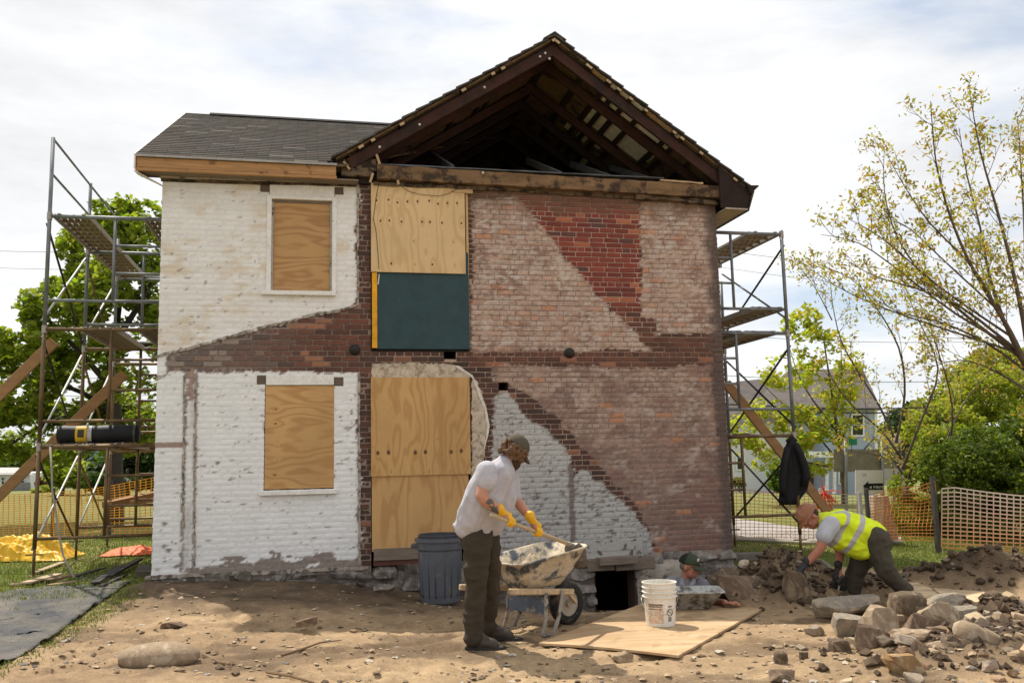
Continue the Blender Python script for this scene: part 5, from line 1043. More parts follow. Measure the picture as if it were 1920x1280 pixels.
for i, (px, py, hw) in enumerate(prof):
    fo = (lambda i: (lambda a: 1 + 0.15 * (i / 8 + 0.25) * math.sin(5 * a + i * 0.35) + 0.08 * math.sin(11 * a - i * 0.3)))(i); rings.append((P(px, py, Dj), rv_ * hw * Dj / F, fv_ * 0.055, fo))
ringmesh(rings, 40).build('body', m_jk, jk, smooth=True)
for pts, nm in (([(1492, 832, 6), (1500, 850, 7), (1508, 872, 8), (1512, 892, 8), (1507, 912, 6)], 'sleeve'), ([(1477, 838, 6), (1472, 862, 7), (1468, 890, 7), (1467, 912, 6), (1470, 930, 5)], 'sleeve')):
    mb = MB(); mb.tube([P(a, b, Dj - 0.07) for a, b, c in pts], [c * Dj / F for a, b, c in pts], 14); mb.build(nm, m_jk, jk, smooth=True)
mb = MB(); mb.tube([P(1476, 828, Dj - 0.02), P(1484, 818, Dj), P(1493, 828, Dj - 0.02)], 0.03, 10); mb.build('collar', m_jk, jk, smooth=True)
# ------------------------------------------------------------------ yard things
m_bin = simple('blue_grey_plastic', (0.092, 0.098, 0.115), 0.55, s1=4, a1=0.15, s2=60, a2=0.1, bump=0.1, tint=((0.16, 0.145, 0.12), 6, 0.58, 0.72))
cb = G(826, 1124, -0.285); cb[2] = gzf(cb[0], cb[1]); can = thing('trash_can', 'tall blue grey plastic rubbish bin standing by the boarded doorway', 'bin', cb); rt, rb, hh = 0.262, 0.218, 0.73
mb = MB(); mb.lathe([(0, 0.0), (rb - 0.015, 0.0), (rb, 0.02), (rb + 0.028, hh * 0.62), (rb + 0.030, hh * 0.80), (rt - 0.006, hh * 0.81), (rt, hh * 0.825), (rt + 0.004, hh * 0.93), (rt + 0.022, hh * 0.935), (rt + 0.022, hh * 0.985), (rt - 0.005, hh * 0.99), (rt - 0.012, hh * 0.93), (rb + 0.01, 0.1), (0, 0.06)], cb, 40); mb.build('body', m_bin, can, smooth=False)
mb = MB(); mb.lathe([(rt - 0.02, hh * 0.95), (rt - 0.015, hh * 1.03), (rt - 0.03, hh * 1.045), (rt - 0.035, hh * 0.95)], cb, 40); mb.build('rim_ring', simple('darker_plastic', (0.045, 0.048, 0.058), 0.5), can)
for k in range(8):
    a0 = 2 * math.pi * k / 8 + 0.25; mb = MB(); rr = lambda z: rb + 0.003 + 0.030 * z / hh; pts = [(cb[0] + rr(z) * math.cos(a0 + d), cb[1] + rr(z) * math.sin(a0 + d), cb[2] + z) for d, z in ((-.17, .08), (-.17, .50), (-.12, .545), (0, .56), (.12, .545), (.17, .50), (.17, .08))]
    mb.tube(pts, 0.008, 6); mb.build('rib', m_bin, can, smooth=True)
for s in (-1, 1):
    d = rv_ * s; mb = MB(); c = np.array(cb) + d * (rt + 0.02) + np.array([0, 0, hh * 0.87]); mb.box(c, (0.09, 0.11, 0.05), Matrix.Rotation(-YAW, 3, 'Z')); mb.build('handle', m_bin, can, bevel=0.012)
# plywood sheet on the ground
q1, q2, q3 = [np.array(G(px, py, -0.225)) for px, py in ((1010, 1206), (1272, 1230), (1430, 1141))]; q4 = q1 + (q3 - q2)
mb = MB(); n_ = 14; pts = []
for lay in (0.018, 0.0):
    for j in range(n_):
        for i in range(n_):
            u, v = i / (n_ - 1), j / (n_ - 1); p = (q1 * (1 - u) + q2 * u) * (1 - v) + (q4 * (1 - u) + q3 * u) * v; pts.append((p[0], p[1], p[2] + lay - 0.012 + 0.012 * math.sin(u * 3) * (1 - v)))
N = n_ * n_; fs = [(j * n_ + i, j * n_ + i + 1, (j + 1) * n_ + i + 1, (j + 1) * n_ + i) for j in range(n_ - 1) for i in range(n_ - 1)]; fs += [tuple(N + k for k in f[::-1]) for f in fs]
ed = [i for i in range(n_)] + [j * n_ + n_ - 1 for j in range(1, n_)] + [N - 1 - i for i in range(1, n_)] + [j * n_ for j in range(n_ - 2, -1, -1)]
fs += [(ed[k], N + ed[k], N + ed[(k + 1) % len(ed)], ed[(k + 1) % len(ed)]) for k in range(len(ed))]; mb.add(pts, fs)
m_ply_g = plywood('plywood_ground', (0.52, 0.375, 0.225), (0.40, 0.25, 0.12), 'h', (), 30, 1.2, 2.7, ax=('X', 'Y'), dirt=(0.24, 0.155, 0.085))
ply = mb.build('plywood_sheet', m_ply_g); tag(ply, 'large sheet of plywood lying on the ground under the white bucket', 'plywood')
def onply(px, py): return np.array(G(px, py, -0.225 + 0.010))
def plate(name, pts_px, z, th, mat, label, cat, group=None):
    q = [np.array(G(px, py, z)) for px, py in pts_px]; mb = MB(); mb.prism([(p[0], p[1], p[2]) for p in q], (0, 0, th)); return tag(mb.build(name, mat, bevel=0.002), label, cat, group)
m_ply_p = plywood('plywood_pale_ground', (0.58, 0.44, 0.27), (0.44, 0.30, 0.16), 'h', (), 30, 1.2, 6.2, ax=('X', 'Y'), dirt=(0.24, 0.155, 0.085))
plate('plywood_sheet', [(1690, 1090), (1716, 1092), (1766, 1112), (1752, 1128), (1700, 1112)], -0.17, 0.015, m_ply_p, 'plywood piece half buried beside the man in the vest', 'plywood', 'plywood offcuts by the stone heap'); plate('plywood_sheet', [(1748, 1104), (1882, 1114), (1850, 1132), (1778, 1126)], -0.155, 0.015, m_ply_p, 'long pale plywood piece lying between the soil heap and the stones', 'plywood', 'plywood offcuts by the stone heap')
# bucket
bc = onply(1239, 1171); bk = thing('bucket', 'white plastic pail with wire handle standing on the plywood sheet', 'bucket', bc); m_pail = simple('white_pail_plastic', (0.74, 0.70, 0.62), 0.45, s1=5, a1=0.08, bump=0.05, tint=((0.55, 0.45, 0.33), 6, 0.60, 0.75))
bt, bb_, bh = 0.148, 0.129, 0.375; pr = [(0, 0.004), (bb_ - 0.006, 0.0), (bb_, 0.006), (0.1415, 0.245), (0.157, 0.248), (0.157, 0.256), (0.1425, 0.259), (0.143, 0.285), (0.156, 0.288), (0.156, 0.294), (0.144, 0.297), (0.145, 0.325), (0.155, 0.328), (0.155, 0.334), (0.146, 0.337), (0.147, 0.362), (0.154, 0.366), (0.154, bh), (0.143, bh), (0.141, bh - 0.01), (0.124, 0.012), (0, 0.010)]
MB().lathe(pr, bc, 48).build('body', m_pail, bk, smooth=False)
m_ink = simple('black_print', (0.035, 0.033, 0.03), 0.6, bump=0); m_org = simple('faded_orange_print', (0.62, 0.42, 0.28), 0.6, bump=0, tint=((0.72, 0.64, 0.54), 60, 0.45, 0.6)); m_wht = simple('white_print', (0.75, 0.74, 0.7), 0.6, bump=0)
cdir = math.atan2(CAM[1] - bc[1], CAM[0] - bc[0])              # towards the viewer
tp = (0.1415 - bb_) / 0.245
def bp(nm, a0, a1, z0, z1, mat, lift=0.0008): return cylpatch(nm, bc, bb_ + 0.001 + lift, 'z', cdir + rad(a0), cdir + rad(a1), z0, z1, mat, bk, 12, tp)
lab = bp('printed_label', -48, 12, 0.035, 0.20, m_org); rb_ = random.Random(4)
for z0, z1 in ((0.187, 0.199), (0.172, 0.182), (0.150, 0.158)):                                                  # rows of small worn print
    a = -44.0
    while a < 6: w = rb_.uniform(1.2, 4.5); bp('print', a, a + w, z0, z1, m_ink, 0.0014); a += w + rb_.uniform(0.5, 1.4)
bp('print', -46, -24, 0.140, 0.148, m_wht, 0.0014)
for z in (0.178, 0.170, 0.082, 0.074, 0.066, 0.058, 0.050): bp('print', 30, 30 + rb_.uniform(12, 17), z, z + 0.0045, m_ink)
mb = MB(); pts = []
for i in range(25): a = 2 * math.pi * i / 24; z = 0.125 + 0.028 * math.sin(a); aa = cdir + rad(38) + 0.028 / bb_ * math.cos(a); rr = bb_ + 0.002 + tp * z; pts.append((bc[0] + rr * math.cos(aa), bc[1] + rr * math.sin(aa), bc[2] + z))
mb.tube(pts, 0.003, 5, cap=False); psy = mb.build('prohibition_symbol', m_ink, bk); mb = MB(); pts = []
for i in range(6): s = -1 + 2 * i / 5; z = 0.125 + 0.02 * s; aa = cdir + rad(38) - 0.02 / bb_ * s; rr = bb_ + 0.002 + tp * z; pts.append((bc[0] + rr * math.cos(aa), bc[1] + rr * math.sin(aa), bc[2] + z))
mb.tube(pts, 0.003, 5); mb.build('slash', m_ink, psy)
mb = MB(); pts = []; h0 = cdir + rad(70); h1 = cdir - rad(78)
for i in range(19): t_ = i / 18; aa = h0 + (h1 - h0) * t_; z = 0.245 - 0.135 * math.sin(math.pi * t_) ** 0.8; rr = 0.166 + 0.012 * math.sin(math.pi * t_); pts.append((bc[0] + rr * math.cos(aa), bc[1] + rr * math.sin(aa), bc[2] + z))
mb.tube(pts, 0.0026, 6); mb.build('wire_handle', simple('galvanised_wire', (0.4, 0.4, 0.4), 0.4, 0.7, bump=0), bk, smooth=True)
# mortar pan
def rrect(hx, hy, r, n=6):
    pts = []
    for (cx, cy, a0) in ((hx - r, hy - r, 0), (-hx + r, hy - r, 90), (-hx + r, -hy + r, 180), (hx - r, -hy + r, 270)):
        for k in range(n + 1): a = rad(a0 + 90 * k / n); pts.append((cx + r * math.cos(a), cy + r * math.sin(a)))
    return pts
def pan(secs, c, ang, mat, name, parent):                     # secs: (hx, hy, r, z, dx) from outside bottom up and down inside
    mb = MB(); ca, sa = math.cos(ang), math.sin(ang); rings = []
    for (hx, hy, r, z, *dx) in secs:
        dx0 = dx[0] if dx else 0; rings.append([(c[0] + (x + dx0) * ca - y * sa, c[1] + (x + dx0) * sa + y * ca, c[2] + (z(x + dx0, y) if callable(z) else z)) for x, y in rrect(hx, hy, r)])
    n = len(rings[0]); vs = [p for r in rings for p in r]; fs = [(i * n + k, i * n + (k + 1) % n, (i + 1) * n + (k + 1) % n, (i + 1) * n + k) for i in range(len(rings) - 1) for k in range(n)]
    fs += [tuple(range(n - 1, -1, -1)), tuple((len(rings) - 1) * n + k for k in range(n))]; mb.add(vs, fs); return mb.build(name, mat, parent, smooth=True)
pc = onply(1281, 1139); mp_ = thing('mortar_pan', 'shallow steel mortar pan with grey sand on the plywood behind the bucket', 'pan', pc); m_panst = simple('mortar_crusted_steel', (0.42, 0.42, 0.40), 0.6, 0.2, s1=8, a1=0.3, tint=((0.13, 0.11, 0.09), 7, 0.5, 0.6), bump=0.5); m_sand = simple('grey_sand', (0.20, 0.175, 0.145), 0.97, s1=10, a1=0.25, bump=0.8, bs=120)
pa = -YAW - 0.06
pan([(.24, .11, .05, 0), (.25, .12, .05, .01), (.365, .215, .06, .165), (.385, .235, .065, .165), (.388, .238, .065, .172), (.384, .234, .065, .180), (.365, .215, .06, .178), (.255, .12, .05, .02), (.24, .1, .04, .015)], pc, pa, m_panst, 'body', mp_)
mb = MB(); pts = []; n_ = 18
for j in range(n_):
    for i in range(n_): u, v = -1 + 2 * i / (n_ - 1), -1 + 2 * j / (n_ - 1); k_ = 1 - max(abs(u), abs(v)); x, y = u * 0.325, v * 0.185; z = 0.115 + 0.07 * math.exp(-((x + 0.14) / .13) ** 2 - (y / .16) ** 2) * min(1, k_ * 4) + 0.012 * vnoise(x * 25, y * 25); pts.append((pc[0] + x * math.cos(pa) - y * math.sin(pa), pc[1] + x * math.sin(pa) + y * math.cos(pa), pc[2] + float(z)))
mb.grid(pts, n_, n_); mb.build('sand', m_sand, mp_, smooth=True)
# ------------------------------------------------------------------ wheelbarrow
ol = (np.array(G(963, 1172, ZF)) + np.array(G(1043, 1188, ZF))) / 2; tv = np.array(G(1043, 1188, ZF)) - np.array(G(963, 1172, ZF)); tv[2] = 0; tv /= np.linalg.norm(tv)
lvv = np.array([-tv[1], tv[0], 0.0])
if lvv @ _r0 < 0: lvv = -lvv
bz = gzf(ol[0], ol[1]); WBA = math.atan2(lvv[1], lvv[0])
def wb(l, t_, z): return tuple(ol + lvv * l + tv * t_ + np.array([0, 0, bz - ol[2] + z]))
bar = thing('wheelbarrow', 'mortar caked wheelbarrow with wooden handles and a blue grey leg brace', 'wheelbarrow', wb(0, 0, 0))
m_tray = simple('mortar_caked_tray', (0.50, 0.42, 0.31), 0.85, s1=7, a1=0.25, s2=50, a2=0.25, bump=0.5, bs=40, tint=((0.075, 0.085, 0.10), 6.5, 0.50, 0.60))
sgn = 1 if np.cross(lvv, tv)[2] > 0 else -1
tz = lambda lo_, hi_: (lambda x, y: lo_ + (hi_ - lo_) * (x + 0.42) / 0.84)
pan([(.20, .16, .08, tz(.36, .36), -.02), (.24, .19, .09, tz(.375, .37), -.01), (.33, .255, .11, tz(.46, .52), .02), (.41, .315, .13, tz(.575, .68), .04), (.422, .327, .13, tz(.575, .685), .04), (.428, .333, .13, tz(.588, .697), .04), (.42, .325, .13, tz(.598, .706), .04), (.405, .31, .13, tz(.592, .70), .04), (.33, .25, .11, tz(.47, .53), .02), (.22, .17, .08, tz(.385, .38), -.01)], wb(-0.02, 0, 0.03), WBA, m_tray, 'tray', bar)
m_hand = simple('mortar_stained_handle', (0.46, 0.34, 0.21), 0.85, s1=6, a1=0.25, stretch=(4, 4, 4), bump=0.3)
for s in (-1, 1):
    mb = MB(); mb.beam(wb(-0.62 if s < 0 else -0.50, s * 0.275, 0.415), wb(0.30, s * 0.20, 0.325), 0.042, 0.052); mb.build('handle', m_hand, bar, bevel=0.008)
    mb = MB(); mb.beam(wb(0.22, s * 0.20, 0.335), wb(0.43, s * 0.085, 0.21), 0.03, 0.035); mb.build('fork', m_hand, bar)
    for (l0, l1, f) in ((-0.07, -0.10, -0.02), (0.13, 0.02, 0.03)):
        mb = MB(); pts = [wb(l0, s * 0.255, 0.36), wb(l0 + (l1 - l0) * .6, s * 0.262, 0.14), wb(l1 - 0.03, s * 0.27, 0.012)]
        for a, b in zip(pts[:-1], pts[1:]): mb.beam(a, b, 0.008, 0.038, up=lvv)
        mb.build('leg', simple('mortar_splashed_steel', (0.30, 0.27, 0.23), 0.6, 0.3, tint=((0.09, 0.085, 0.08), 14, 0.5, 0.6)) if 'mortar_splashed_steel' not in bpy.data.materials else bpy.data.materials['mortar_splashed_steel'], bar)
    mb = MB(); mb.beam(wb(-0.14, s * 0.27, 0.008), wb(0.0, s * 0.27, 0.008), 0.04, 0.012); mb.build('foot', bpy.data.materials['mortar_splashed_steel'], bar)
mb = MB(); mb.beam(wb(-0.085, -0.262, 0.235), wb(-0.085, 0.262, 0.235), 0.006, 0.13); mb.build('leg_brace', simple('blue_grey_brace', (0.10, 0.125, 0.17), 0.6, 0.2, tint=((0.33, 0.28, 0.22), 10, 0.55, 0.66)), bar)
wc = np.array(wb(0.40, 0, 0.195)); rw = Matrix((tuple(lvv), (0, 0, 1), tuple(tv))).transposed()
mb = MB(); mb.lathe([(0.115, -0.04), (0.16, -0.048), (0.188, -0.032), (0.195, 0.0), (0.188, 0.032), (0.16, 0.048), (0.115, 0.04)], wc, 28, rw); whl = mb.build('wheel', simple('black_rubber', (0.022, 0.021, 0.020), 0.8, tint=((0.12, 0.095, 0.07), 9, 0.5, 0.65)), bar, smooth=True)
mb = MB(); mb.lathe([(0.0, -0.05), (0.03, -0.05), (0.035, -0.02), (0.117, -0.03), (0.117, 0.03), (0.035, 0.02), (0.03, 0.05), (0, 0.05)], wc, 24, rw); mb.build('rim', simple('pale_wheel_rim', (0.38, 0.33, 0.26), 0.6), whl)
# mortar in the tray
m_mort = simple('wet_mortar', (0.17, 0.155, 0.13), 0.9, s1=12, a1=0.3, bump=0.9, bs=50, bd=0.02); m_drys = simple('dry_mortar_sand', (0.46, 0.37, 0.26), 0.95, s1=14, a1=0.3, s2=80, a2=0.3, bump=0.9, bs=60, bd=0.02)
def mound(name, c, rx, ry, h, ang, mat, parent, seed=0, n=20, rough=0.2):
    mb = MB(); vs = [(c[0], c[1], c[2] + h)]; fs = []; rings = 8
    for j in range(1, rings + 1):
        for k in range(n):
            a = 2 * math.pi * k / n; rr = j / rings; x, y = rx * rr * math.cos(a), ry * rr * math.sin(a); z = h * (math.cos(rr * math.pi) * .5 + .5) * (1 + rough * (float(vnoise(x * 30 + 9, y * 30, seed=seed)) - .5)) + rough * 0.06 * (float(vnoise(x * 60, y * 60, seed=seed)) - .5); vs.append((c[0] + x * math.cos(ang) - y * math.sin(ang), c[1] + x * math.sin(ang) + y * math.cos(ang), c[2] + z))
    for k in range(n): fs.append((0, 1 + k, 1 + (k + 1) % n))
    for j in range(rings - 1):
        for k in range(n): fs.append((1 + j * n + k, 1 + (j + 1) * n + k, 1 + (j + 1) * n + (k + 1) % n, 1 + j * n + (k + 1) % n))
    mb.add(vs, fs); return mb.build(name, mat, parent, smooth=True)
tag(mound('mortar', wb(0.03, 0, 0.47), 0.34, 0.26, 0.10, WBA, m_mort, None, 1), 'grey wet mortar filling the wheelbarrow tray', 'mortar'); tag(mound('dry_mix', wb(-0.03, 0.02, 0.52), 0.18, 0.15, 0.135, WBA, m_drys, None, 2, rough=0.5), 'pale crumbly dry mix heaped on the mortar in the wheelbarrow', 'sand mix')
# boards, tarpaulin and netting on the left
m_bd = [simple('weathered_plank_%s' % n, c, 0.9, s1=3, a1=0.3, stretch=(3, 3, 10), bump=0.4) for n, c in (('tan', (0.30, 0.215, 0.135)), ('pale', (0.40, 0.31, 0.20)), ('brown', (0.17, 0.115, 0.07)), ('dark', (0.045, 0.040, 0.036)), ('yellow', (0.42, 0.27, 0.08)))]
GB = 'old boards on the grass by the left scaffold'
def plank(a, b, w, th, mi, z, label, group=GB):
    A, B = G(*a, z), G(*b, z); mb = MB(); mb.beam((A[0], A[1], z), (B[0], B[1], z + random.uniform(0, .02)), w, th, jit=0.004); tag(mb.build('board', m_bd[mi], bevel=0.002), label, 'board', group)
plank((18, 1096), (120, 1088), .16, .022, 0, -.04, 'broad tan board lying flat at the front of the pile on the grass'); plank((48, 1092), (108, 1078), .13, .02, 1, 0.0, 'pale board slanting up over the tan one'); plank((84, 1088), (138, 1080), .11, .022, 2, -.01, 'short brown board behind the pale one'); plank((90, 1097), (140, 1092), .10, .02, 0, -.03, 'short tan board under the strap end'); plank((20, 1106), (100, 1103), .06, .018, 2, -.05, 'narrow brown batten in front of the pile'); plank((96, 1103), (208, 1097), .035, .016, 4, -.05, 'long thin yellow batten lying nearest the matting')
plank((66, 1073), (118, 1054), .09, .02, 1, -.03, 'pale narrow plank at the foot of the outer scaffold post'); plank((178, 1092), (222, 1062), .10, .02, 3, 0.0, 'charred black board leaning in the middle of the dark pile'); plank((204, 1080), (262, 1050), .08, .03, 3, .0, 'longest charred board nearest the white wall'); plank((190, 1098), (235, 1078), .06, .02, 3, -.03, 'thin charred strip lowest in the dark pile'); plank((140, 1080), (196, 1066), .05, .02, 3, -.02, 'dark thin board behind the grey panel')
plate('grey_panel', [(128, 1102), (240, 1096), (262, 1076), (150, 1080)], -0.07, 0.012, simple('grey_sheet', (0.16, 0.165, 0.165), 0.8, s1=4, a1=0.3), 'flat grey sheet lying on the grass under the charred boards', 'sheet')
plate('stone_step', [(254, 1092), (282, 1092), (282, 1078), (258, 1078)], -0.10, 0.13, simple('dark_step', (0.075, 0.06, 0.05), 0.9, bump=0.6), 'small dark block at the foot of the white corner', 'block')
def drape(name, pts_px, z0, h, mat, label, cat, seed, D0=None, n=84):
    A, B = G(*pts_px[0], z0), G(*pts_px[1], z0); mb = MB(); pts = []; L_ = np.array(B) - np.array(A); wdt = np.linalg.norm(L_[:2]); d = L_ / np.linalg.norm(L_); e = np.array([-d[1], d[0], 0])
    us, vs_ = np.meshgrid(np.linspace(0, 1, n), np.linspace(-1, 1, n)); u, v = us.ravel(), vs_.ravel(); edge = np.clip(1 - np.maximum(np.abs(u * 2 - 1), np.abs(v)), 0, 1)
    hump = np.sin(np.pi * u) ** 0.8 * (1 - v * v); fold = np.abs(fbm(u * 7 + v * 2, v * 3, seed=seed, octv=2) - .5) * 2.2 + .6 * np.abs(fbm(u * 22 + v * 5, v * 9, seed=seed + 2, octv=2) - .5)
    zz_ = z0 + h * hump * (0.55 + 0.6 * fbm(u * 3, v * 2, seed=seed + 3)) + h * 0.35 * (fold - .3) * np.minimum(1, edge * 5) + 0.02
    wv = 0.42 * (0.7 + 0.6 * fbm(u * 4, 0 * u, seed=seed + 7)); P0 = np.array(A) + np.outer(u * wdt, d) + np.outer(v * wv, e); P0[:, 2] = zz_
    mb.grid(P0.tolist(), n, n); return tag(mb.build(name, mat, smooth=True), label, cat)
drape('tarpaulin', [(-40, 1052), (140, 1046)], -0.06, 0.42, simple('yellow_tarpaulin', (0.72, 0.43, 0.02), 0.45, s1=4, a1=0.15, bump=0.2, bs=12), 'bright yellow tarpaulin crumpled on the grass by the left scaffold', 'tarpaulin', 71)
drape('orange_netting', [(196, 1040), (300, 1036)], -0.06, 0.10, simple('orange_plastic_heap', (0.80, 0.16, 0.05), 0.6, s1=20, a1=0.4, bump=0.6, bs=60), 'crumpled orange netting in a low heap on the grass beside the house', 'netting', 72)
# ------------------------------------------------------------------ leaves and trees
def leafmat(name, tr=0.45, rough=0.55):
    t = NT(name); c = t.attr(); t.set(t.b.inputs['Base Color'], c); t.set(t.b.inputs['Roughness'], rough)
    q = t.n('ShaderNodeBsdfTranslucent', {'Color': t.mix(1.0, c, (1.25, 1.35, 0.55), 'MULTIPLY')}); ms = t.n('ShaderNodeMixShader', {0: tr, 1: t.b.outputs[0], 2: q.outputs[0]}); t.t.links.new(ms.outputs[0], t.t.nodes['Material Output'].inputs['Surface']); return t.m
m_leaf = leafmat('leaf'); m_bark = simple('grey_brown_bark', (0.115, 0.088, 0.066), 0.95, s1=5, a1=0.3, stretch=(6, 6, 1.5), bump=0.6, bs=25); m_barkd = simple('dark_bark', (0.05, 0.042, 0.035), 0.95, bump=0.5); m_barkp = simple('pale_bark', (0.30, 0.24, 0.18), 0.95, s1=5, a1=0.3, bump=0.4)
def leafcloud(pos, size, cols, seed, upbias=0.6, lang=1.5):   # one small folded leaf per position
    rs = np.random.default_rng(seed); n = len(pos); nrm = rs.normal(size=(n, 3)); nrm[:, 2] = np.abs(nrm[:, 2]) + upbias; nrm /= np.linalg.norm(nrm, axis=1, keepdims=True)
    a = rs.normal(size=(n, 3)); u = np.cross(nrm, a); u /= np.linalg.norm(u, axis=1, keepdims=True); v = np.cross(nrm, u); s = size * rs.uniform(.6, 1.3, (n, 1)); w = s / lang
    V = np.stack([pos - u * s, pos + v * w - u * s * .1 - nrm * w * .25, pos + u * s * 1.1 - nrm * s * .2, pos - v * w - u * s * .1 - nrm * w * .25], 1)
    mb = MB(); mb.v = V.reshape(-1, 3).tolist(); b = np.arange(n) * 4; mb.f = np.stack([b, b + 1, b + 2, b + 3], 1).tolist(); mb.mi = [0] * n; mb.c = [tuple(q) for q in np.repeat(cols, 4, 0)]; return mb
def leafcols(n, base, var, seed, alt=None, altp=0.0):
    rs = np.random.default_rng(seed); c = np.array(base) * rs.uniform(1 - var, 1 + var, (n, 1)) * rs.uniform(.9, 1.1, (n, 3))
    if alt is not None: m = rs.random(n) < altp; c[m] = np.array(alt) * rs.uniform(.75, 1.25, (m.sum(), 1))
    return np.clip(c, 0.003, .9)
def lobes(ls, n, seed, clump=2.2, thr=0.42, shell=0.5):       # ls: (centre, radii)
    rs = np.random.default_rng(seed); vol = np.array([r[0] * r[1] * r[2] for _, r in ls]) ** 0.8; pk = rs.choice(len(ls), size=n * 3, p=vol / vol.sum()); d = rs.normal(size=(n * 3, 3)); d /= np.linalg.norm(d, axis=1, keepdims=True)
    rr = (shell + (1 - shell) * rs.random(n * 3) ** .6); C_ = np.array([c for c, _ in ls])[pk]; R2 = np.array([r for _, r in ls])[pk]; p = C_ + d * rr[:, None] * R2
    k = fbm(p[:, 0] * clump, p[:, 1] * clump, p[:, 2] * clump, seed=seed, octv=2); out_ = k > thr + 0.10 * (rr > .85); return p[out_][:n]
def limb_mesh(limbs, n=7):
    mb = MB()
    for pts, r0, r1 in limbs:
        m = len(pts); q = []
        for i in range(m - 1):
            for s in range(3): t_ = s / 3; q.append(Vector(pts[i]) * (1 - t_) + Vector(pts[i + 1]) * t_)
        q.append(Vector(pts[-1])); k = len(q)
        for _ in range(2): q = [q[0]] + [(q[i - 1] + q[i] * 2 + q[i + 1]) / 4 for i in range(1, k - 1)] + [q[-1]]
        mb.tube(q, [r0 + (r1 - r0) * (i / (k - 1)) ** 0.8 for i in range(k)], n)
    return mb
def twigs(path, r0, rs, every, length, depth=1, up=0.35, out=None):
    """side shoots along a limb; returns limbs and the points where leaves sit"""
    L_, tips = [], []
    P_ = [np.array(p, float) for p in path]; seg = [np.linalg.norm(P_[i + 1] - P_[i]) for i in range(len(P_) - 1)]; tot = sum(seg); s = tot * 0.18
    while s < tot:
        a, i = s, 0
        while i < len(seg) - 1 and a > seg[i]: a -= seg[i]; i += 1
        p = P_[i] + (P_[i + 1] - P_[i]) * min(1, a / max(seg[i], 1e-6)); d = (P_[i + 1] - P_[i]) / max(seg[i], 1e-6)
        w = rs.normal(size=3); w -= d * (w @ d); w /= np.linalg.norm(w); f = 1 - 0.45 * s / tot; dr = d * 0.75 + w * rs.uniform(.45, .9) + np.array([0, 0, up]); dr /= np.linalg.norm(dr); l = length * f * rs.uniform(.55, 1.25)
        q = [p]; cur = dr
        for k in range(4): cur = cur + rs.normal(scale=.16, size=3) + np.array([0, 0, .07]); cur /= np.linalg.norm(cur); q.append(q[-1] + cur * l / 4)
        L_.append((q, r0 * 0.42 * f + 0.002, 0.0022))
        if depth > 0:
            l2, t2 = twigs(q, r0 * 0.42, rs, l / 3.4, l * 0.5, depth - 1, up); L_ += l2; tips += t2
        tips += [q[-1], q[-2] * .5 + q[-1] * .5]; s += every * rs.uniform(.6, 1.5)
    tips.append(P_[-1]); return L_, tips
def leafy(tips, per, spread, rs): 
    t_ = np.repeat(np.array(tips), per, 0); return t_ + rs.normal(scale=spread, size=t_.shape)
# big maple behind the left scaffold
DL = 22.0
tr1 = thing('maple_tree', 'tall green maple in full leaf behind the left scaffold', 'tree', G(216, 950, -0.1) * 0 + np.array([*P(216, 900, DL)[:2], -0.15]))
b0 = P(216, 900, DL); b0[2] = -0.2
LM = [([b0, P(214, 800, DL), P(210, 700, DL), P(216, 620, DL)], .24, .14)]
for pts in ([(214, 790), (170, 740), (110, 720), (40, 700), (-30, 690)], [(212, 730), (150, 660), (90, 600), (60, 560)], [(212, 690), (180, 600), (150, 500), (160, 430)], [(216, 630), (230, 520), (240, 420), (245, 380)], [(216, 640), (270, 560), (310, 470), (330, 420)], [(212, 760), (120, 780), (50, 810), (0, 850)], [(216, 660), (300, 640), (360, 620)], [(214, 700), (196, 640), (120, 560), (40, 640)]): LM.append(([P(a, b, DL + random.uniform(-.8, .8)) for a, b in pts], .09, .015))
limb_mesh(LM).build('trunk', m_barkd, tr1, smooth=True)
k_ = DL / F
LB = [(P(px, py, DL + dz), (rx * k_, 1.7, ry * k_)) for px, py, rx, ry, dz in ((40, 720, 105, 95, 0), (120, 600, 80, 80, 0), (180, 480, 65, 75, .4), (232, 420, 62, 46, 0), (290, 450, 80, 70, 0), (0, 810, 95, 60, .3), (-50, 660, 80, 60, 0), (150, 740, 100, 90, .8), (250, 650, 90, 110, 0), (230, 800, 85, 60, 1.), (90, 830, 80, 45, .5), (330, 560, 80, 100, 0), (60, 640, 60, 50, -.6), (195, 560, 70, 70, -.8))]
p = lobes(LB, 30000, 5, clump=1.9, thr=0.52); zt_ = (p[:, 2] - p[:, 2].min()) / np.ptp(p[:, 2])
leafcloud(p, 0.078, leafcols(len(p), (0.20, 0.265, 0.028), .38, 6, (0.28, 0.30, 0.045), .3), 7, lang=1.15).build('crown', m_leaf, tr1, fixn=False)
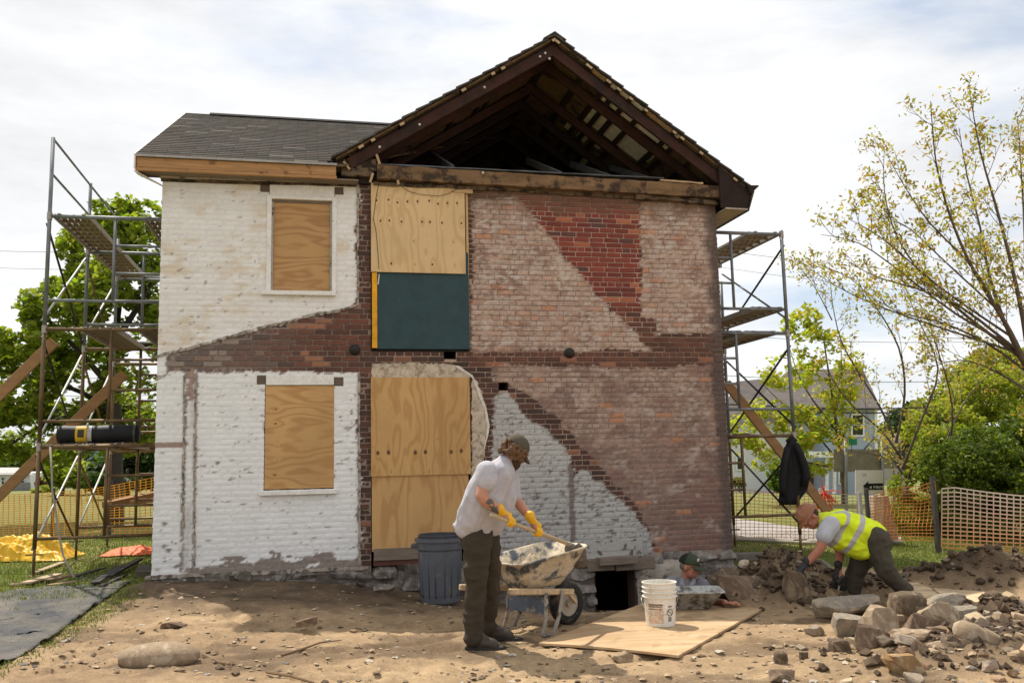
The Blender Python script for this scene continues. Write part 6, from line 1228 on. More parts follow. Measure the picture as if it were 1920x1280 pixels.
# pale young maple behind the right scaffold
DM = 26.0; b0 = P(1583, 930, DM); b0[2] = gzf(b0[0], b0[1]); tr2 = thing('maple_tree', 'yellow green young maple in front of the blue house', 'tree', b0)
LM = [([b0, P(1580, 880, DM), P(1572, 820, DM), P(1560, 740, DM), P(1545, 640, DM)], .09, .02)]
for pts in ([(1577, 870), (1520, 800), (1470, 760), (1430, 720)], [(1574, 840), (1600, 760), (1620, 700)], [(1570, 810), (1500, 720), (1480, 650)], [(1578, 880), (1480, 860), (1430, 840)], [(1566, 780), (1580, 700), (1575, 630)], [(1580, 890), (1630, 830), (1660, 800)]): LM.append(([P(a, b, DM + random.uniform(-.6, .6)) for a, b in pts], .035, .008))
limb_mesh(LM).build('trunk', m_bark, tr2, smooth=True); k_ = DM / F
LB = [(P(px, py, DM + dz), (rx * k_, 1.1, ry * k_)) for px, py, rx, ry, dz in ((1530, 650, 55, 60, 0), (1480, 700, 60, 45, 0), (1560, 720, 60, 60, .3), (1440, 780, 60, 40, 0), (1500, 800, 70, 50, -.3), (1565, 790, 40, 50, 0), (1430, 850, 50, 35, .2), (1510, 860, 50, 40, 0), (1595, 690, 36, 34, 0), (1500, 600, 30, 30, 0), (1395, 810, 30, 40, 0))]
p = lobes(LB, 8500, 15, clump=2.4, thr=0.55, shell=.3); leafcloud(p, 0.07, leafcols(len(p), (0.36, 0.40, 0.04), .3, 16, (0.42, 0.33, 0.06), .25), 17, lang=1.3).build('crown', m_leaf, tr2, fixn=False)
# two bare limbed ash trees at the right, just coming into leaf
def ash(label, D, base, limbs, r0, seed, bark, every, tl, per, spread, lsize, name='ash_tree'):
    rs = np.random.default_rng(seed); b = P(*base, D); root = thing(name, label, 'tree', (b[0], b[1], gzf(b[0], b[1]))); L_, tips = [], []
    for pts, ra, rb in limbs:
        off = rs.uniform(-1.6, 1.6); path = [P(a, c, D + off * (i / (len(pts) - 1))) for i, (a, c) in enumerate(pts)]; L_.append((path, ra * .6, rb * .7)); l, t_ = twigs(path, max(rb * 1.2, .013), rs, every, tl, 1); L_ += l; tips += t_
    limb_mesh(L_, 6).build('trunk', bark, root, smooth=True); tips = [t_ for t_ in tips if rs.random() < .8]
    p = leafy(tips, per, spread, rs); k = len(p); leafcloud(p, lsize, leafcols(k, (0.33, 0.30, 0.05), .35, seed + 1, (0.38, 0.22, 0.05), .28), seed + 2, 0.2, 2.3).build('crown', m_leaf, root, fixn=False); return root
bx, by = 1962, 980
ash('tall ash tree with bare sweeping limbs and sparse bronze leaves at the right', 13.0, (bx, by), [
    ([(bx, by), (1955, 850), (1940, 740), (1925, 690)], .15, .11), ([(1925, 690), (1895, 620), (1856, 560), (1810, 480), (1775, 390), (1752, 300), (1745, 190)], .075, .008), ([(1928, 700), (1880, 600), (1852, 510), (1840, 430), (1812, 330), (1798, 240)], .06, .008), ([(1935, 720), (1920, 600), (1893, 480), (1866, 380), (1838, 290), (1820, 185)], .07, .008),
    ([(1915, 670), (1820, 600), (1740, 530), (1680, 450), (1655, 360), (1658, 280)], .05, .006), ([(1905, 655), (1800, 570), (1720, 540), (1640, 520), (1590, 490)], .04, .006), ([(1930, 690), (1925, 560), (1920, 400), (1908, 220)], .06, .008), ([(1930, 700), (1850, 640), (1760, 600), (1690, 590), (1640, 560)], .04, .006), ([(1940, 740), (1860, 690), (1800, 670), (1740, 690)], .035, .006), ([(1890, 620), (1830, 500), (1740, 420), (1690, 340), (1668, 300)], .04, .006), ([(1960, 640), (1950, 480), (1930, 330), (1925, 260)], .05, .008), ([(1870, 580), (1760, 480), (1700, 420), (1640, 400)], .03, .005), ([(1900, 650), (1790, 590), (1690, 510), (1610, 450), (1540, 440)], .036, .005), ([(1895, 630), (1760, 540), (1650, 440), (1590, 410)], .032, .005), ([(1905, 660), (1780, 620), (1660, 580), (1570, 540), (1500, 490)], .034, .005)],
    .1, 31, m_bark, .24, .72, 6, .065, 0.038)
ash('thin leaning ash with pale forked stems growing out of the bushes', 15.5, (1700, 930), [
    ([(1700, 930), (1692, 870), (1676, 820)], .09, .07), ([(1676, 820), (1650, 760), (1610, 700), (1575, 640), (1560, 570), (1555, 500)], .045, .006), ([(1690, 860), (1655, 805), (1600, 765), (1565, 720), (1552, 690)], .04, .006), ([(1680, 830), (1700, 740), (1690, 650), (1640, 570), (1600, 520), (1520, 490)], .045, .006), ([(1692, 880), (1730, 780), (1770, 690), (1720, 600), (1690, 520)], .045, .006), ([(1560, 600), (1530, 540), (1500, 500)], .02, .004), ([(1690, 870), (1640, 850), (1590, 845), (1560, 860)], .022, .005), ([(1780, 850), (1790, 760), (1760, 660), (1740, 600)], .03, .006), ([(1745, 900), (1800, 760), (1850, 700), (1900, 690)], .03, .006)],
    .06, 41, m_bark, .32, .72, 5, .07, 0.037)
# bushes behind the right-hand net
def bush(label, D, ls, n, col, alt, seed, size, name='bush', group=None, shell=.35, thr=.42, clump=3.0, dep=0.9):
    k = D / F; LB = [(P(a, b, D + dz), (rx * k, dep, ry * k)) for a, b, rx, ry, dz in ls]; b = P(ls[0][0], ls[0][1], D); gz_b = gzf(b[0], b[1]); root = thing(name, label, 'bush', (b[0], b[1], gz_b), group)
    p = lobes(LB, n, seed, clump, thr, shell); p = p[p[:, 2] > gz_b - 0.1]; leafcloud(p, size, leafcols(len(p), col, .35, seed, alt, .2), seed + 1, 0.5, 1.6).build('foliage', m_leaf, root, fixn=False)
    rs = np.random.default_rng(seed); L_ = []
    for c, r in LB: L_.append(([np.array([b[0] + rs.normal() * .2, b[1], gz_b]), (np.array([b[0], b[1], gz_b]) + c) / 2 + rs.normal(scale=.1, size=3), c + np.array([0, 0, r[2] * .5])], .03, .006))
    limb_mesh(L_, 5).build('stem', m_barkd, root, smooth=True); return root
bush('dense dark green bush behind the net at the right edge', 15.0, [(1860, 860, 90, 75, 0), (1930, 850, 70, 85, 0), (1800, 880, 60, 55, -.3), (1880, 910, 110, 40, -.5), (1850, 965, 80, 40, -.3), (1930, 965, 60, 45, -.3), (1790, 970, 40, 35, 0)], 28000, (0.10, 0.145, 0.018), (0.16, 0.19, 0.03), 51, .040)
bush('bright green bush between the white sign and the dark bush', 16.0, [(1765, 880, 55, 60, 0), (1732, 915, 38, 38, -.3), (1780, 850, 60, 60, .2), (1720, 965, 55, 40, 0)], 16000, (0.20, 0.25, 0.026), (0.25, 0.25, 0.04), 52, .039)
bush('tall light green bush rising behind the dark one', 19.0, [(1860, 740, 70, 60, 0), (1800, 790, 70, 50, 0), (1910, 760, 60, 90, .3), (1750, 810, 50, 45, 0), (1850, 820, 110, 50, 0)], 15000, (0.27, 0.31, 0.035), (0.28, 0.26, 0.045), 53, .047, thr=.47)
bush('clipped round dark bush beside the blue house', 45.0, [(1460, 888, 22, 30, 0), (1462, 905, 24, 20, 0)], 1800, (0.10, 0.16, 0.02), None, 54, .09, dep=.7); bush('low brownish shrub by the wall of the white wing', 44.0, [(1382, 905, 16, 12, 0)], 600, (0.16, 0.14, 0.04), None, 55, .07, dep=.5)
# ------------------------------------------------------------------ net fences
m_net = simple('plastic_net', None, 0.55, s1=3, a1=0.12, bump=0)
def net(label, secs, cw, ch, wv, wh, ctop, cbot, seed, posts=(), name='net_fence', group='orange plastic net fences round the site', slack=0.03):
    """secs: (px, top, bottom, D) along the fence"""
    rs = np.random.default_rng(seed); T = [P(a, t_, D) for a, t_, b, D in secs]; B = [P(a, b, D) for a, t_, b, D in secs]; root = thing(name, label, 'fence', B[0], group)
    Lh = [0]
    for i in range(len(T) - 1): Lh.append(Lh[-1] + np.linalg.norm((B[i + 1] - B[i])[:2]))
    nu = max(3, int(Lh[-1] / cw)); nv = max(4, int(np.mean([np.linalg.norm(t_ - b) for t_, b in zip(T, B)]) / ch)); 
    def at(s, v):
        i = min(len(Lh) - 2, max(0, int(np.searchsorted(Lh, s) - 1))); f = (s - Lh[i]) / max(1e-6, Lh[i + 1] - Lh[i]); t_ = T[i] * (1 - f) + T[i + 1] * f; b = B[i] * (1 - f) + B[i + 1] * f; return b + (t_ - b) * v
    S = np.linspace(0, Lh[-1], nu + 1); grid_ = np.array([[at(s, v) for s in S] for v in np.linspace(0, 1, nv + 1)])
    q = grid_.reshape(-1, 3); w1 = fbm(q[:, 0] * 1.4 + q[:, 1], q[:, 2] * 2.0, seed=seed) - .5; w2 = fbm(q[:, 0] * 2.4 + q[:, 1] * 2, q[:, 2] * 1.3, seed=seed + 3) - .5; nrm = np.cross(B[-1] - B[0], [0, 0, 1]); nrm /= np.linalg.norm(nrm); q = q + np.outer(w1 * slack * 4, nrm); q[:, 2] += w2 * slack * 1.4; grid_ = q.reshape(nv + 1, nu + 1, 3)
    mb = MB(); ct, cb = np.array(ctop), np.array(cbot); dz = np.array([0, 0, 1.0]); dx = (B[-1] - B[0]); dx[2] = 0; dx /= np.linalg.norm(dx)
    def col(v, k=1): return tuple((cb * (1 - v) + ct * v) * k)
    for j in range(nv + 1):
        k = rs.uniform(.85, 1.1); vs = []
        for i in range(nu + 1): p = grid_[j, i]; vs += [p - dz * wh / 2, p + dz * wh / 2]
        mb.add(vs, [(2 * i, 2 * i + 2, 2 * i + 3, 2 * i + 1) for i in range(nu)], col(j / nv, k))
    for i in range(nu + 1):
        k = rs.uniform(.85, 1.1); vs = []; cs = []
        for j in range(nv + 1): p = grid_[j, i] + nrm * 0.001; vs += [p - dx * wv / 2, p + dx * wv / 2]; cs += [col(j / nv, k)] * 2
        mb.add(vs, [(2 * j, 2 * j + 1, 2 * j + 3, 2 * j + 2) for j in range(nv)], cs)
    tag(mb.build('netting', m_net, root, fixn=False), kind='stuff')
    for (a, t_, b, D, w, mat) in posts: pb, pt = P(a, b, D), P(a, t_, D); mb = MB(); mb.beam(pb, (pb[0] + (pt[0] - pb[0]) * .3, pb[1], pt[2]), w, w, up=(1, 0, 0)); mb.build('post', mat, root)
    return root
m_post = simple('dark_post', (0.06, 0.055, 0.05), 0.8); m_ppale = simple('pale_post', (0.45, 0.43, 0.40), 0.7)
net('yellow orange net fence across the grass behind the left scaffold', [(-120, 934, 1008, 18.4), (0, 928, 1006, 18.2), (110, 922, 1004, 18), (200, 912, 1003, 17.8), (300, 893, 1003, 17.4), (420, 885, 1004, 17.0)], .125, .048, .022, .013, (0.80, 0.33, 0.03), (0.78, 0.36, 0.05), 81, [(97, 915, 1010, 18.05, .05, m_post), (205, 900, 1008, 17.75, .05, m_post)])
net('low orange net with a bright top band in front of the paved drive', [(1300, 916, 1012, 15.6), (1400, 918, 1013, 15.3), (1480, 926, 1014, 15.1), (1560, 921, 1016, 14.8)], .072, .055, .009, .009, (0.85, 0.30, 0.02), (0.72, 0.22, 0.08), 82, [(1545, 915, 1018, 14.9, .05, m_ppale)], slack=.02)
mbs = None
net('greyed net between the red ribbon and the stone pillar', [(1545, 926, 1016, 14.7), (1600, 926, 1015, 14.4), (1640, 926, 1012, 14.0)], .085, .052, .008, .012, (0.50, 0.42, 0.36), (0.62, 0.30, 0.10), 83, [(1614, 922, 965, 14.2, .05, m_ppale), (1631, 915, 1012, 14.0, .05, m_post)])
net('doubled orange net sagging between two posts behind the pillar', [(1636, 926, 1012, 13.9), (1690, 913, 1012, 13.5), (1725, 910, 1013, 13.2), (1756, 900, 1014, 13.0)], .062, .047, .010, .012, (0.60, 0.22, 0.06), (0.66, 0.27, 0.07), 84, [(1760, 893, 1036, 12.9, .06, m_post)], slack=.05)
net('sun bleached pale net sagging at the right edge', [(1766, 916, 1024, 12.8), (1790, 914, 1026, 12.7), (1850, 923, 1028, 12.5), (1925, 931, 1033, 12.3), (1990, 930, 1040, 12.0)], .078, .055, .016, .018, (0.66, 0.52, 0.44), (0.70, 0.30, 0.12), 85, slack=.05)
rs = np.random.default_rng(4); mb = MB(); c = P(1546, 936, 14.6)
for _ in range(46): d = rs.normal(size=3) * np.array([.10, .08, .16]); a = c + np.array([0, 0, .12]); mb.tube([a, a + d * .5 + np.array([0, 0, -.06]), a + d + np.array([0, 0, -.18])], .007, 4)
tag(mb.build('ribbon', simple('red_ribbon', (0.62, 0.06, 0.03), 0.5, bump=0)), 'bunch of red plastic ribbon tied to a fence post', 'ribbon')['kind'] = 'thing'
# tapered stone pillar, signs
pl = thing('stone_pillar', 'tapered pinkish stone pillar standing behind the net', 'pillar', P(1662, 1012, 14.2)); Dp = 14.2
for nm, pts, m in (('pale_face', ((1637, 1010), (1657, 1010), (1656, 930), (1640, 930)), simple('pale_stone_face', (0.52, 0.40, 0.29), 0.9)), ('shaft', ((1657, 1010), (1685, 1010), (1666, 930), (1656, 930)), simple('pink_stone', (0.36, 0.20, 0.14), 0.9, s1=12, a1=.2))):
    mb = MB(); mb.prism([P(a, b, Dp) for a, b in pts], fv_ * 0.3); mb.build(nm, m, pl)
def textmesh(name, s, size, mat, parent, loc, right, up=(0, 0, 1)):
    cu = bpy.data.curves.new(name, 'FONT'); cu.body = s; cu.size = size; cu.extrude = 0.001; tmp = bpy.data.objects.new(name, cu); COL.objects.link(tmp); dg = bpy.context.evaluated_depsgraph_get(); me = bpy.data.meshes.new_from_object(tmp.evaluated_get(dg)); bpy.data.objects.remove(tmp)
    me.materials.clear(); me.materials.append(mat); r = Vector(right).normalized(); u = Vector(up); n = r.cross(u); M_ = Matrix((r, u, n)).transposed().to_4x4(); M_.translation = Vector(loc) - wloc(parent); me.transform(M_); o = bpy.data.objects.new(name, me); COL.objects.link(o); o.parent = parent; return o
def board_px(name, x0, y0, x1, y1, D, th, mat, parent): mb = MB(); mb.prism([P(x0, y1, D), P(x1, y1, D), P(x1, y0, D), P(x0, y0, D)], fv_ * th); return mb.build(name, mat, parent)
m_pole = simple('grey_steel_pole', (0.22, 0.22, 0.22), 0.5, .5)
s1 = thing('road_sign', 'olive grey back of a wide sign on two poles', 'sign', P(1585, 960, 19)); board_px('panel', 1563, 842, 1656, 884, 19, .02, simple('olive_sign_back', (0.19, 0.17, 0.12), 0.7), s1)
for a in (1585, 1654): MB().tube([P(a + 2, 975, 18.95), P(a, 826, 18.95)], .03, 8).build('pole', m_pole, s1, smooth=True)
s1b = thing('road_sign', 'second olive sign back half hidden behind the first one', 'sign', P(1672, 900, 23)); board_px('panel', 1657, 838, 1690, 878, 23, .02, bpy.data.materials['olive_sign_back'], s1b); MB().tube([P(1676, 960, 23), P(1676, 836, 23)], .03, 8).build('pole', m_pole, s1b)
s2 = thing('street_sign', 'small green street name sign above the olive sign', 'sign', P(1598, 834, 18.4)); board_px('panel', 1591, 822, 1607, 834, 18.4, .01, simple('green_sign', (0.01, 0.22, 0.09), 0.5, bump=0), s2); MB().tube([P(1588, 960, 18.42), P(1587, 818, 18.42)], .025, 8).build('pole', m_pole, s2)
s3 = thing('direction_sign', 'white sign with a black arrow and the word Here among the leaves', 'sign', P(1628, 925, 17)); board_px('panel', 1604, 881, 1656, 925, 17, .015, simple('white_sign', (0.78, 0.76, 0.74), 0.5, bump=0, a1=.05), s3)
k_ = 17 / F; simple('black_sign_ink', (0.015, 0.015, 0.015), .5, bump=0); textmesh('lettering', 'e Here', 9.5 * k_, bpy.data.materials['white_sign'], s3, P(1630.5, 915.5, 16.982), _r0); textmesh('lettering', 'Le', 8 * k_, simple('violet_sign_ink', (0.20, 0.19, 0.42), .5, bump=0), s3, P(1617, 892, 16.99), _r0)
mb = MB(); mb.prism([P(a, b, 16.99) for a, b in ((1618, 911), (1628, 901.5), (1628, 906), (1655.5, 905.5), (1655.5, 917.5), (1628, 918), (1628, 921.5))], fv_ * -.002); mb.build('arrow', bpy.data.materials['black_sign_ink'], s3)
for a in (1608, 1652): MB().tube([P(a, 962, 17.03), P(a, 882, 17.03)], .02, 6).build('pole', m_ppale, s3)
# ------------------------------------------------------------------ houses beyond
def wall_px(mb, pts, D, depth): mb.prism([P(a, b, D) for a, b in pts], fv_ * depth)
def siding(name, c): 
    t = NT(name); z = t.n('ShaderNodeSeparateXYZ', {0: t.co()}).outputs[2]; f = t.math('FRACT', t.math('MULTIPLY', z, 1 / 0.16)); c2 = t.mix(t.rng(f, 0.0, 0.12, 0.45, 0.0), c, tuple(q * .35 for q in c)); t.bump(f, 0.5, 0.02); return t.done(c2, .7)
def window_px(parent, x0, y0, x1, y1, D, mw, mg, fr=2.5):
    f = board_px('window', x0, y0, x1, y1, D - .06, .05, mw, parent); board_px('pane', x0 + fr, y0 + fr, x1 - fr, (y0 + y1) / 2 - .6, D - .07, .005, mg, f); board_px('pane', x0 + fr, (y0 + y1) / 2 + .6, x1 - fr, y1 - fr, D - .07, .005, mg, f)
m_glass = simple('dark_window_glass', (0.02, 0.022, 0.025), 0.15, bump=0, spec=.6); m_trim = simple('white_trim', (0.72, 0.72, 0.70), .6, bump=0); m_blue = siding('blue_grey_siding', (0.34, 0.40, 0.50)); m_whs = siding('white_siding', (0.66, 0.67, 0.70)); m_rf = simple('grey_brown_roof', (0.12, 0.105, 0.098), .95, s1=2, s2=20)
DH = 60.0; bh_ = thing('blue_house', 'blue grey clapboard house with white trim beyond the trees on the right', 'house', P(1560, 928, DH))
mb = MB(); wall_px(mb, [(1548, 930), (1643, 930), (1643, 762), (1548, 762)], DH, 9); mb.build('wall', m_blue, bh_); mb = MB(); wall_px(mb, [(1350, 930), (1549, 930), (1549, 790), (1350, 790)], DH + 2.5, 6); mb.build('wing_wall', m_whs, bh_)
mb = MB(); mb.add([P(1540, 765, DH - .4), P(1652, 765, DH - .4), P(1618, 692, DH + 5), P(1480, 692, DH + 5), P(1400, 765, DH + 1), P(1540, 769, DH - .4), P(1652, 769, DH - .4)], [(0, 1, 2, 3), (0, 3, 4), (0, 5, 6, 1)]); mb.build('roof', m_rf, bh_); mb = MB(); mb.add([P(1345, 792, DH + 1.8), P(1552, 792, DH + 1.8), P(1530, 700, DH + 6), P(1380, 715, DH + 6)], [(0, 1, 2, 3)]); mb.build('wing_roof', m_rf, bh_); mb = MB(); wall_px(mb, [(1596, 712), (1614, 712), (1614, 682), (1596, 682)], DH + 4, .8); mb.build('chimney', simple('brick_chimney', (0.20, 0.10, 0.08), .9), bh_)
board_px('corner_board', 1640, 768, 1645, 930, DH - .05, .04, m_trim, bh_); board_px('frieze', 1548, 764, 1650, 769, DH - .35, .3, m_trim, bh_)
for q in ((1596, 775, 1621, 818, DH), (1556, 786, 1564, 810, DH), (1572, 858, 1590, 908, DH), (1443, 878, 1458, 898, DH + 2.45), (1380, 856, 1398, 882, DH + 2.45)): window_px(bh_, *q, m_trim, m_glass, 3 if q[2] - q[0] > 16 else 2)
board_px('door', 1514, 866, 1526, 928, DH + 2.4, .05, simple('brown_door', (0.12, 0.06, 0.045), .6), bh_)
for a in (1549, 1563): board_px('porch_column', a, 856, a + 5, 930, DH - 1.2, .2, m_trim, bh_)
board_px('porch_roof', 1500, 846, 1572, 857, DH - 1.5, 1.6, m_trim, bh_)
gb = thing('outbuilding', 'pale garage with a white railed flat roof right of the blue house', 'building', P(1664, 900, 66)); mb = MB(); wall_px(mb, [(1646, 910), (1690, 910), (1690, 822), (1646, 822)], 66, 5); mb.build('wall', simple('beige_wall', (0.42, 0.38, 0.32), .8), gb); board_px('railing', 1646, 812, 1692, 823, 65.8, .1, m_trim, gb)
wh = thing('white_house', 'distant white bungalow with a grey hipped roof on the left', 'house', P(30, 922, 62)); mb = MB(); wall_px(mb, [(-40, 924), (56, 924), (56, 886), (-40, 886)], 62, 7); mb.build('wall', simple('white_render', (0.66, 0.67, 0.68), .8), wh)
m_rg = simple('pale_grey_roof', (0.40, 0.38, 0.36), .9); mb = MB(); mb.add([P(-50, 889, 61.6), P(62, 889, 61.6), P(34, 876, 66), P(-30, 876, 66)], [(0, 1, 2, 3)]); mb.build('roof', m_rg, wh)
for q in ((2, 894, 8, 908, 62), (38, 894, 46, 906, 62)): window_px(wh, *q, m_trim, m_glass, 1)
board_px('fence_panel', 18, 904, 56, 924, 61, .1, simple('grey_boards', (0.20, 0.20, 0.21), .8), wh)
w2 = thing('tan_house', 'low tan house with a grey brown roof seen through the left scaffold', 'house', P(100, 918, 66)); mb = MB(); wall_px(mb, [(57, 920), (128, 920), (128, 897), (57, 897)], 66, 6); mb.build('wall', simple('tan_render', (0.52, 0.47, 0.40), .8), w2); mb = MB(); mb.add([P(52, 899, 65.6), P(132, 899, 65.6), P(118, 886, 70), P(64, 886, 70)], [(0, 1, 2, 3)]); mb.build('roof', m_rg, w2); window_px(w2, 106, 901, 118, 909, 66, m_trim, m_glass, 1)
bush('purple leaved shrub in front of the tan house', 60.0, [(84, 902, 17, 11, 0)], 900, (0.16, 0.06, 0.075), None, 56, .13, dep=1.2); bush('round yellow green shrub below the purple one', 55.0, [(84, 917, 22, 8, 0)], 900, (0.24, 0.27, 0.03), None, 57, .1, dep=1.2)
def fartree(label, D, ls, n, col, alt, seed, size, group='trees beyond the site', dep=2.0):
    k = D / F; b = P(ls[0][0], ls[0][1], D); zg = gzf(b[0], b[1]); root = thing('far_tree', label, 'tree', (b[0], b[1], zg), group); LB = [(P(a, c, D), (rx * k, dep, ry * k)) for a, c, rx, ry in ls]; p = lobes(LB, n, seed, 18.0 / D, .42, .4); leafcloud(p, size, leafcols(len(p), col, .35, seed, alt, .2), seed, .4, 1.4).build('crown', m_leaf, root, fixn=False)
    limb_mesh([([np.array([b[0], b[1], zg]), (np.array([b[0], b[1], zg]) + b) / 2, b], .16, .08)], 6).build('trunk', m_barkd, root, smooth=True)
fartree('lime green tree behind the tan house, seen through the scaffold', 48, [(118, 880, 34, 32), (150, 890, 30, 25)], 3500, (0.26, 0.31, 0.035), None, 58, .16); fartree('dark evergreen mass behind the scaffold next to the white wall', 40, [(240, 878, 60, 45), (200, 890, 50, 35), (290, 870, 50, 55)], 6000, (0.045, 0.075, 0.018), None, 59, .14)
fartree('dark pine standing right of the blue house', 75, [(1690, 800, 26, 36), (1720, 790, 30, 40), (1740, 800, 26, 30)], 4500, (0.05, 0.085, 0.035), None, 60, .22); fartree('tall pale tree behind the bushes at the right', 40, [(1880, 690, 60, 50), (1820, 720, 50, 45), (1760, 770, 45, 50)], 5000, (0.24, 0.26, 0.045), (0.3, .25, .06), 61, .13)
fartree('rounded tree on the skyline left of the white bungalow', 90, [(-10, 872, 30, 22), (40, 866, 40, 20)], 2600, (0.09, 0.14, 0.03), None, 62, .3)
rs = np.random.default_rng(6); ps = []
for px in range(-400, 2500, 26): D = 150; c = P(px, (885 - 0.0223 * px * 1.0) - 14 + rs.uniform(-6, 4), D); ps.append((c, (3.2, 3.0, rs.uniform(2.5, 4.5))))
p = lobes(ps, 20000, 63, .12, .40, .3); tag(leafcloud(p, .55, leafcols(len(p), (0.08, 0.12, 0.035), .3, 63), 64, .4, 1.4).build('woods', m_leaf, fixn=False), 'far line of woods along the horizon', kind='stuff')
mb = MB(); hp = []
for i in range(60): px = -800 + i * 70; D = 900; hp.append((P(px, 858 - .0223 * (px - 960) - 38 * (0.45 + .9 * float(fbm(np.array([i * .13]), np.array([2.0]), seed=8)[0])), D), P(px, 900 - .0223 * (px - 960), D)))
vs = []
for t_, b in hp: vs += [tuple(b), tuple(t_), tuple(np.array(t_) + fv_ * 200 + np.array([0, 0, -8]))]
mb.add(vs, [(3 * i + k, 3 * i + 3 + k, 3 * i + 4 + k, 3 * i + 1 + k) for i in range(59) for k in (0, 1)]); tag(mb.build('hills', simple('far_blue_hill', (0.16, 0.21, 0.25), .95, s1=.02, s2=.1, bump=0), fixn=False), kind='structure')
# ------------------------------------------------------------------ overhead wires
m_line = simple('black_cable', (0.02, 0.02, 0.022), .5, bump=0)
for i, (a, b, r, D, lab) in enumerate((((-60, 469), (420, 452), .012, 38, 'highest wire crossing the sky on the left'), ((-60, 500), (420, 488), .010, 38, 'second wire crossing the sky on the left'), ((-60, 701), (420, 699), .014, 45, 'wire behind the maple at the height of the brick band'), ((-60, 734), (420, 733), .014, 45, 'wire behind the maple just under the brick band'), ((-60, 762), (420, 757), .018, 45, 'lowest thick wire behind the left scaffold'),
    ((1330, 467), (1980, 520), .010, 36, 'highest thin wire crossing the sky on the right'), ((1330, 498), (1980, 560), .008, 36, 'second thin wire crossing the sky on the right'), ((1330, 627), (1980, 636), .010, 40, 'thin wire between the decks and the ash tree'), ((1330, 702), (1980, 704), .010, 30, 'thin wire across the roof of the blue house'), ((1330, 756), (1980, 746), .022, 27, 'upper thick black cable in front of the blue house'), ((1330, 766), (1980, 752), .024, 27, 'lower thick black cable in front of the blue house'))):
    A, B = P(*a, D), P(*b, D + 4); mb = MB(); mb.tube([A + (B - A) * t_ + np.array([0, 0, -0.25 * math.sin(math.pi * t_)]) for t_ in np.linspace(0, 1, 13)], r, 5); tag(mb.build('overhead_wire', m_line, smooth=True), lab, 'wire', 'overhead wires')
# ------------------------------------------------------------------ people
def capsule(mb, p0, r0, p1, r1, n=12):
    p0, p1 = Vector(p0), Vector(p1); d = p1 - p0; L_ = d.length
    if L_ < 1e-5: mb.ellipsoid(p0, (r0, r0, r0), None, n, 8); return
    d.normalize(); pts, rs = [], []
    for k in range(4): a = math.pi / 2 * (1 - k / 4); pts.append(p0 - d * r0 * math.sin(a)); rs.append(max(1e-4, r0 * math.cos(a)))
    for k in range(5): t = k / 4; pts.append(p0 + (p1 - p0) * t); rs.append(r0 + (r1 - r0) * t)
    for k in range(1, 5): a = math.pi / 2 * k / 4; pts.append(p1 + d * r1 * math.sin(a)); rs.append(max(1e-4, r1 * math.cos(a)))
    mb.tube(pts, rs, n)
def blob(name, parts, mat, parent, voxel=0.008, smooth=6, colf=None, wr=None, cut=None):
    mb = MB()
    for q in parts:
        if q[0] == 'c':                                       # chain of joints: (point, radius) ...
            for (a, ra), (b, rb) in zip(q[1:-1], q[2:]): capsule(mb, a, ra, b, rb)
        else: mb.ellipsoid(q[1], q[2], q[3] if len(q) > 3 else None)
    me = mb.mesh('tmp'); bm = bmesh.new(); bm.from_mesh(me); bmesh.ops.recalc_face_normals(bm, faces=bm.faces); bm.to_mesh(me); bm.free()
    tmp = bpy.data.objects.new('tmp', me); COL.objects.link(tmp)
    m = tmp.modifiers.new('r', 'REMESH'); m.mode = 'VOXEL'; m.voxel_size = voxel; m.adaptivity = 0
    s = tmp.modifiers.new('s', 'SMOOTH'); s.factor = 0.5; s.iterations = smooth
    dg = bpy.context.evaluated_depsgraph_get(); me2 = bpy.data.meshes.new_from_object(tmp.evaluated_get(dg)); bpy.data.objects.remove(tmp)
    n = len(me2.vertices); v = np.empty(n * 3); me2.vertices.foreach_get('co', v); v = v.reshape(-1, 3); nr = np.empty(n * 3); me2.vertices.foreach_get('normal', nr); nr = nr.reshape(-1, 3)
    if wr is not None: v = v + nr * wr(v, nr)[:, None]
    c = np.ones((n, 4), np.float32); c[:, :3] = colf(v, nr) if colf else 1.0
    for a in list(me2.color_attributes): me2.color_attributes.remove(a)
    ca = me2.color_attributes.new('col', 'FLOAT_COLOR', 'POINT'); ca.data.foreach_set('color', c.ravel())
    off = np.array(wloc(parent)) if parent else np.zeros(3); me2.vertices.foreach_set('co', (v - off).ravel()); me2.polygons.foreach_set('use_smooth', [True] * len(me2.polygons)); me2.materials.clear(); me2.materials.append(mat); me2.update()
    o = bpy.data.objects.new(name, me2); COL.objects.link(o)
    if parent: o.parent = parent
    return o
def clothmat(name, rough=0.9, bs=220): 
    t = NT(name); k = t.math('ADD', t.rng(t.noise(14, 4, 0.6), 0.25, 0.75, 0.88, 1.12), t.rng(t.noise(300, 2, 0.6), 0.25, 0.75, -0.07, 0.07)); c = t.mix(1.0, t.attr(), t.n('ShaderNodeCombineColor', {0: k, 1: k, 2: k}).outputs[0], 'MULTIPLY'); t.bump(t.noise(bs, 3), 0.2, 0.002); return t.done(c, rough)
m_cloth = clothmat('cloth'); t = NT('skin'); k = t.rng(t.noise(20, 3), .3, .7, .92, 1.08); t.bump(t.noise(160, 3), .1, .002); t.b.inputs['Subsurface Weight'].default_value = 0.0; m_skin = t.done(t.mix(1.0, t.attr(), t.n('ShaderNodeCombineColor', {0: k, 1: k, 2: k}).outputs[0], 'MULTIPLY'), 0.5)
m_hair = clothmat('hair', 0.7, 90); m_leather = clothmat('leather', 0.55, 60); m_rubber = simple('dark_sole', (0.03, 0.027, 0.024), .8)
def cst(c): return lambda v, n: np.tile(np.array(c), (len(v), 1))
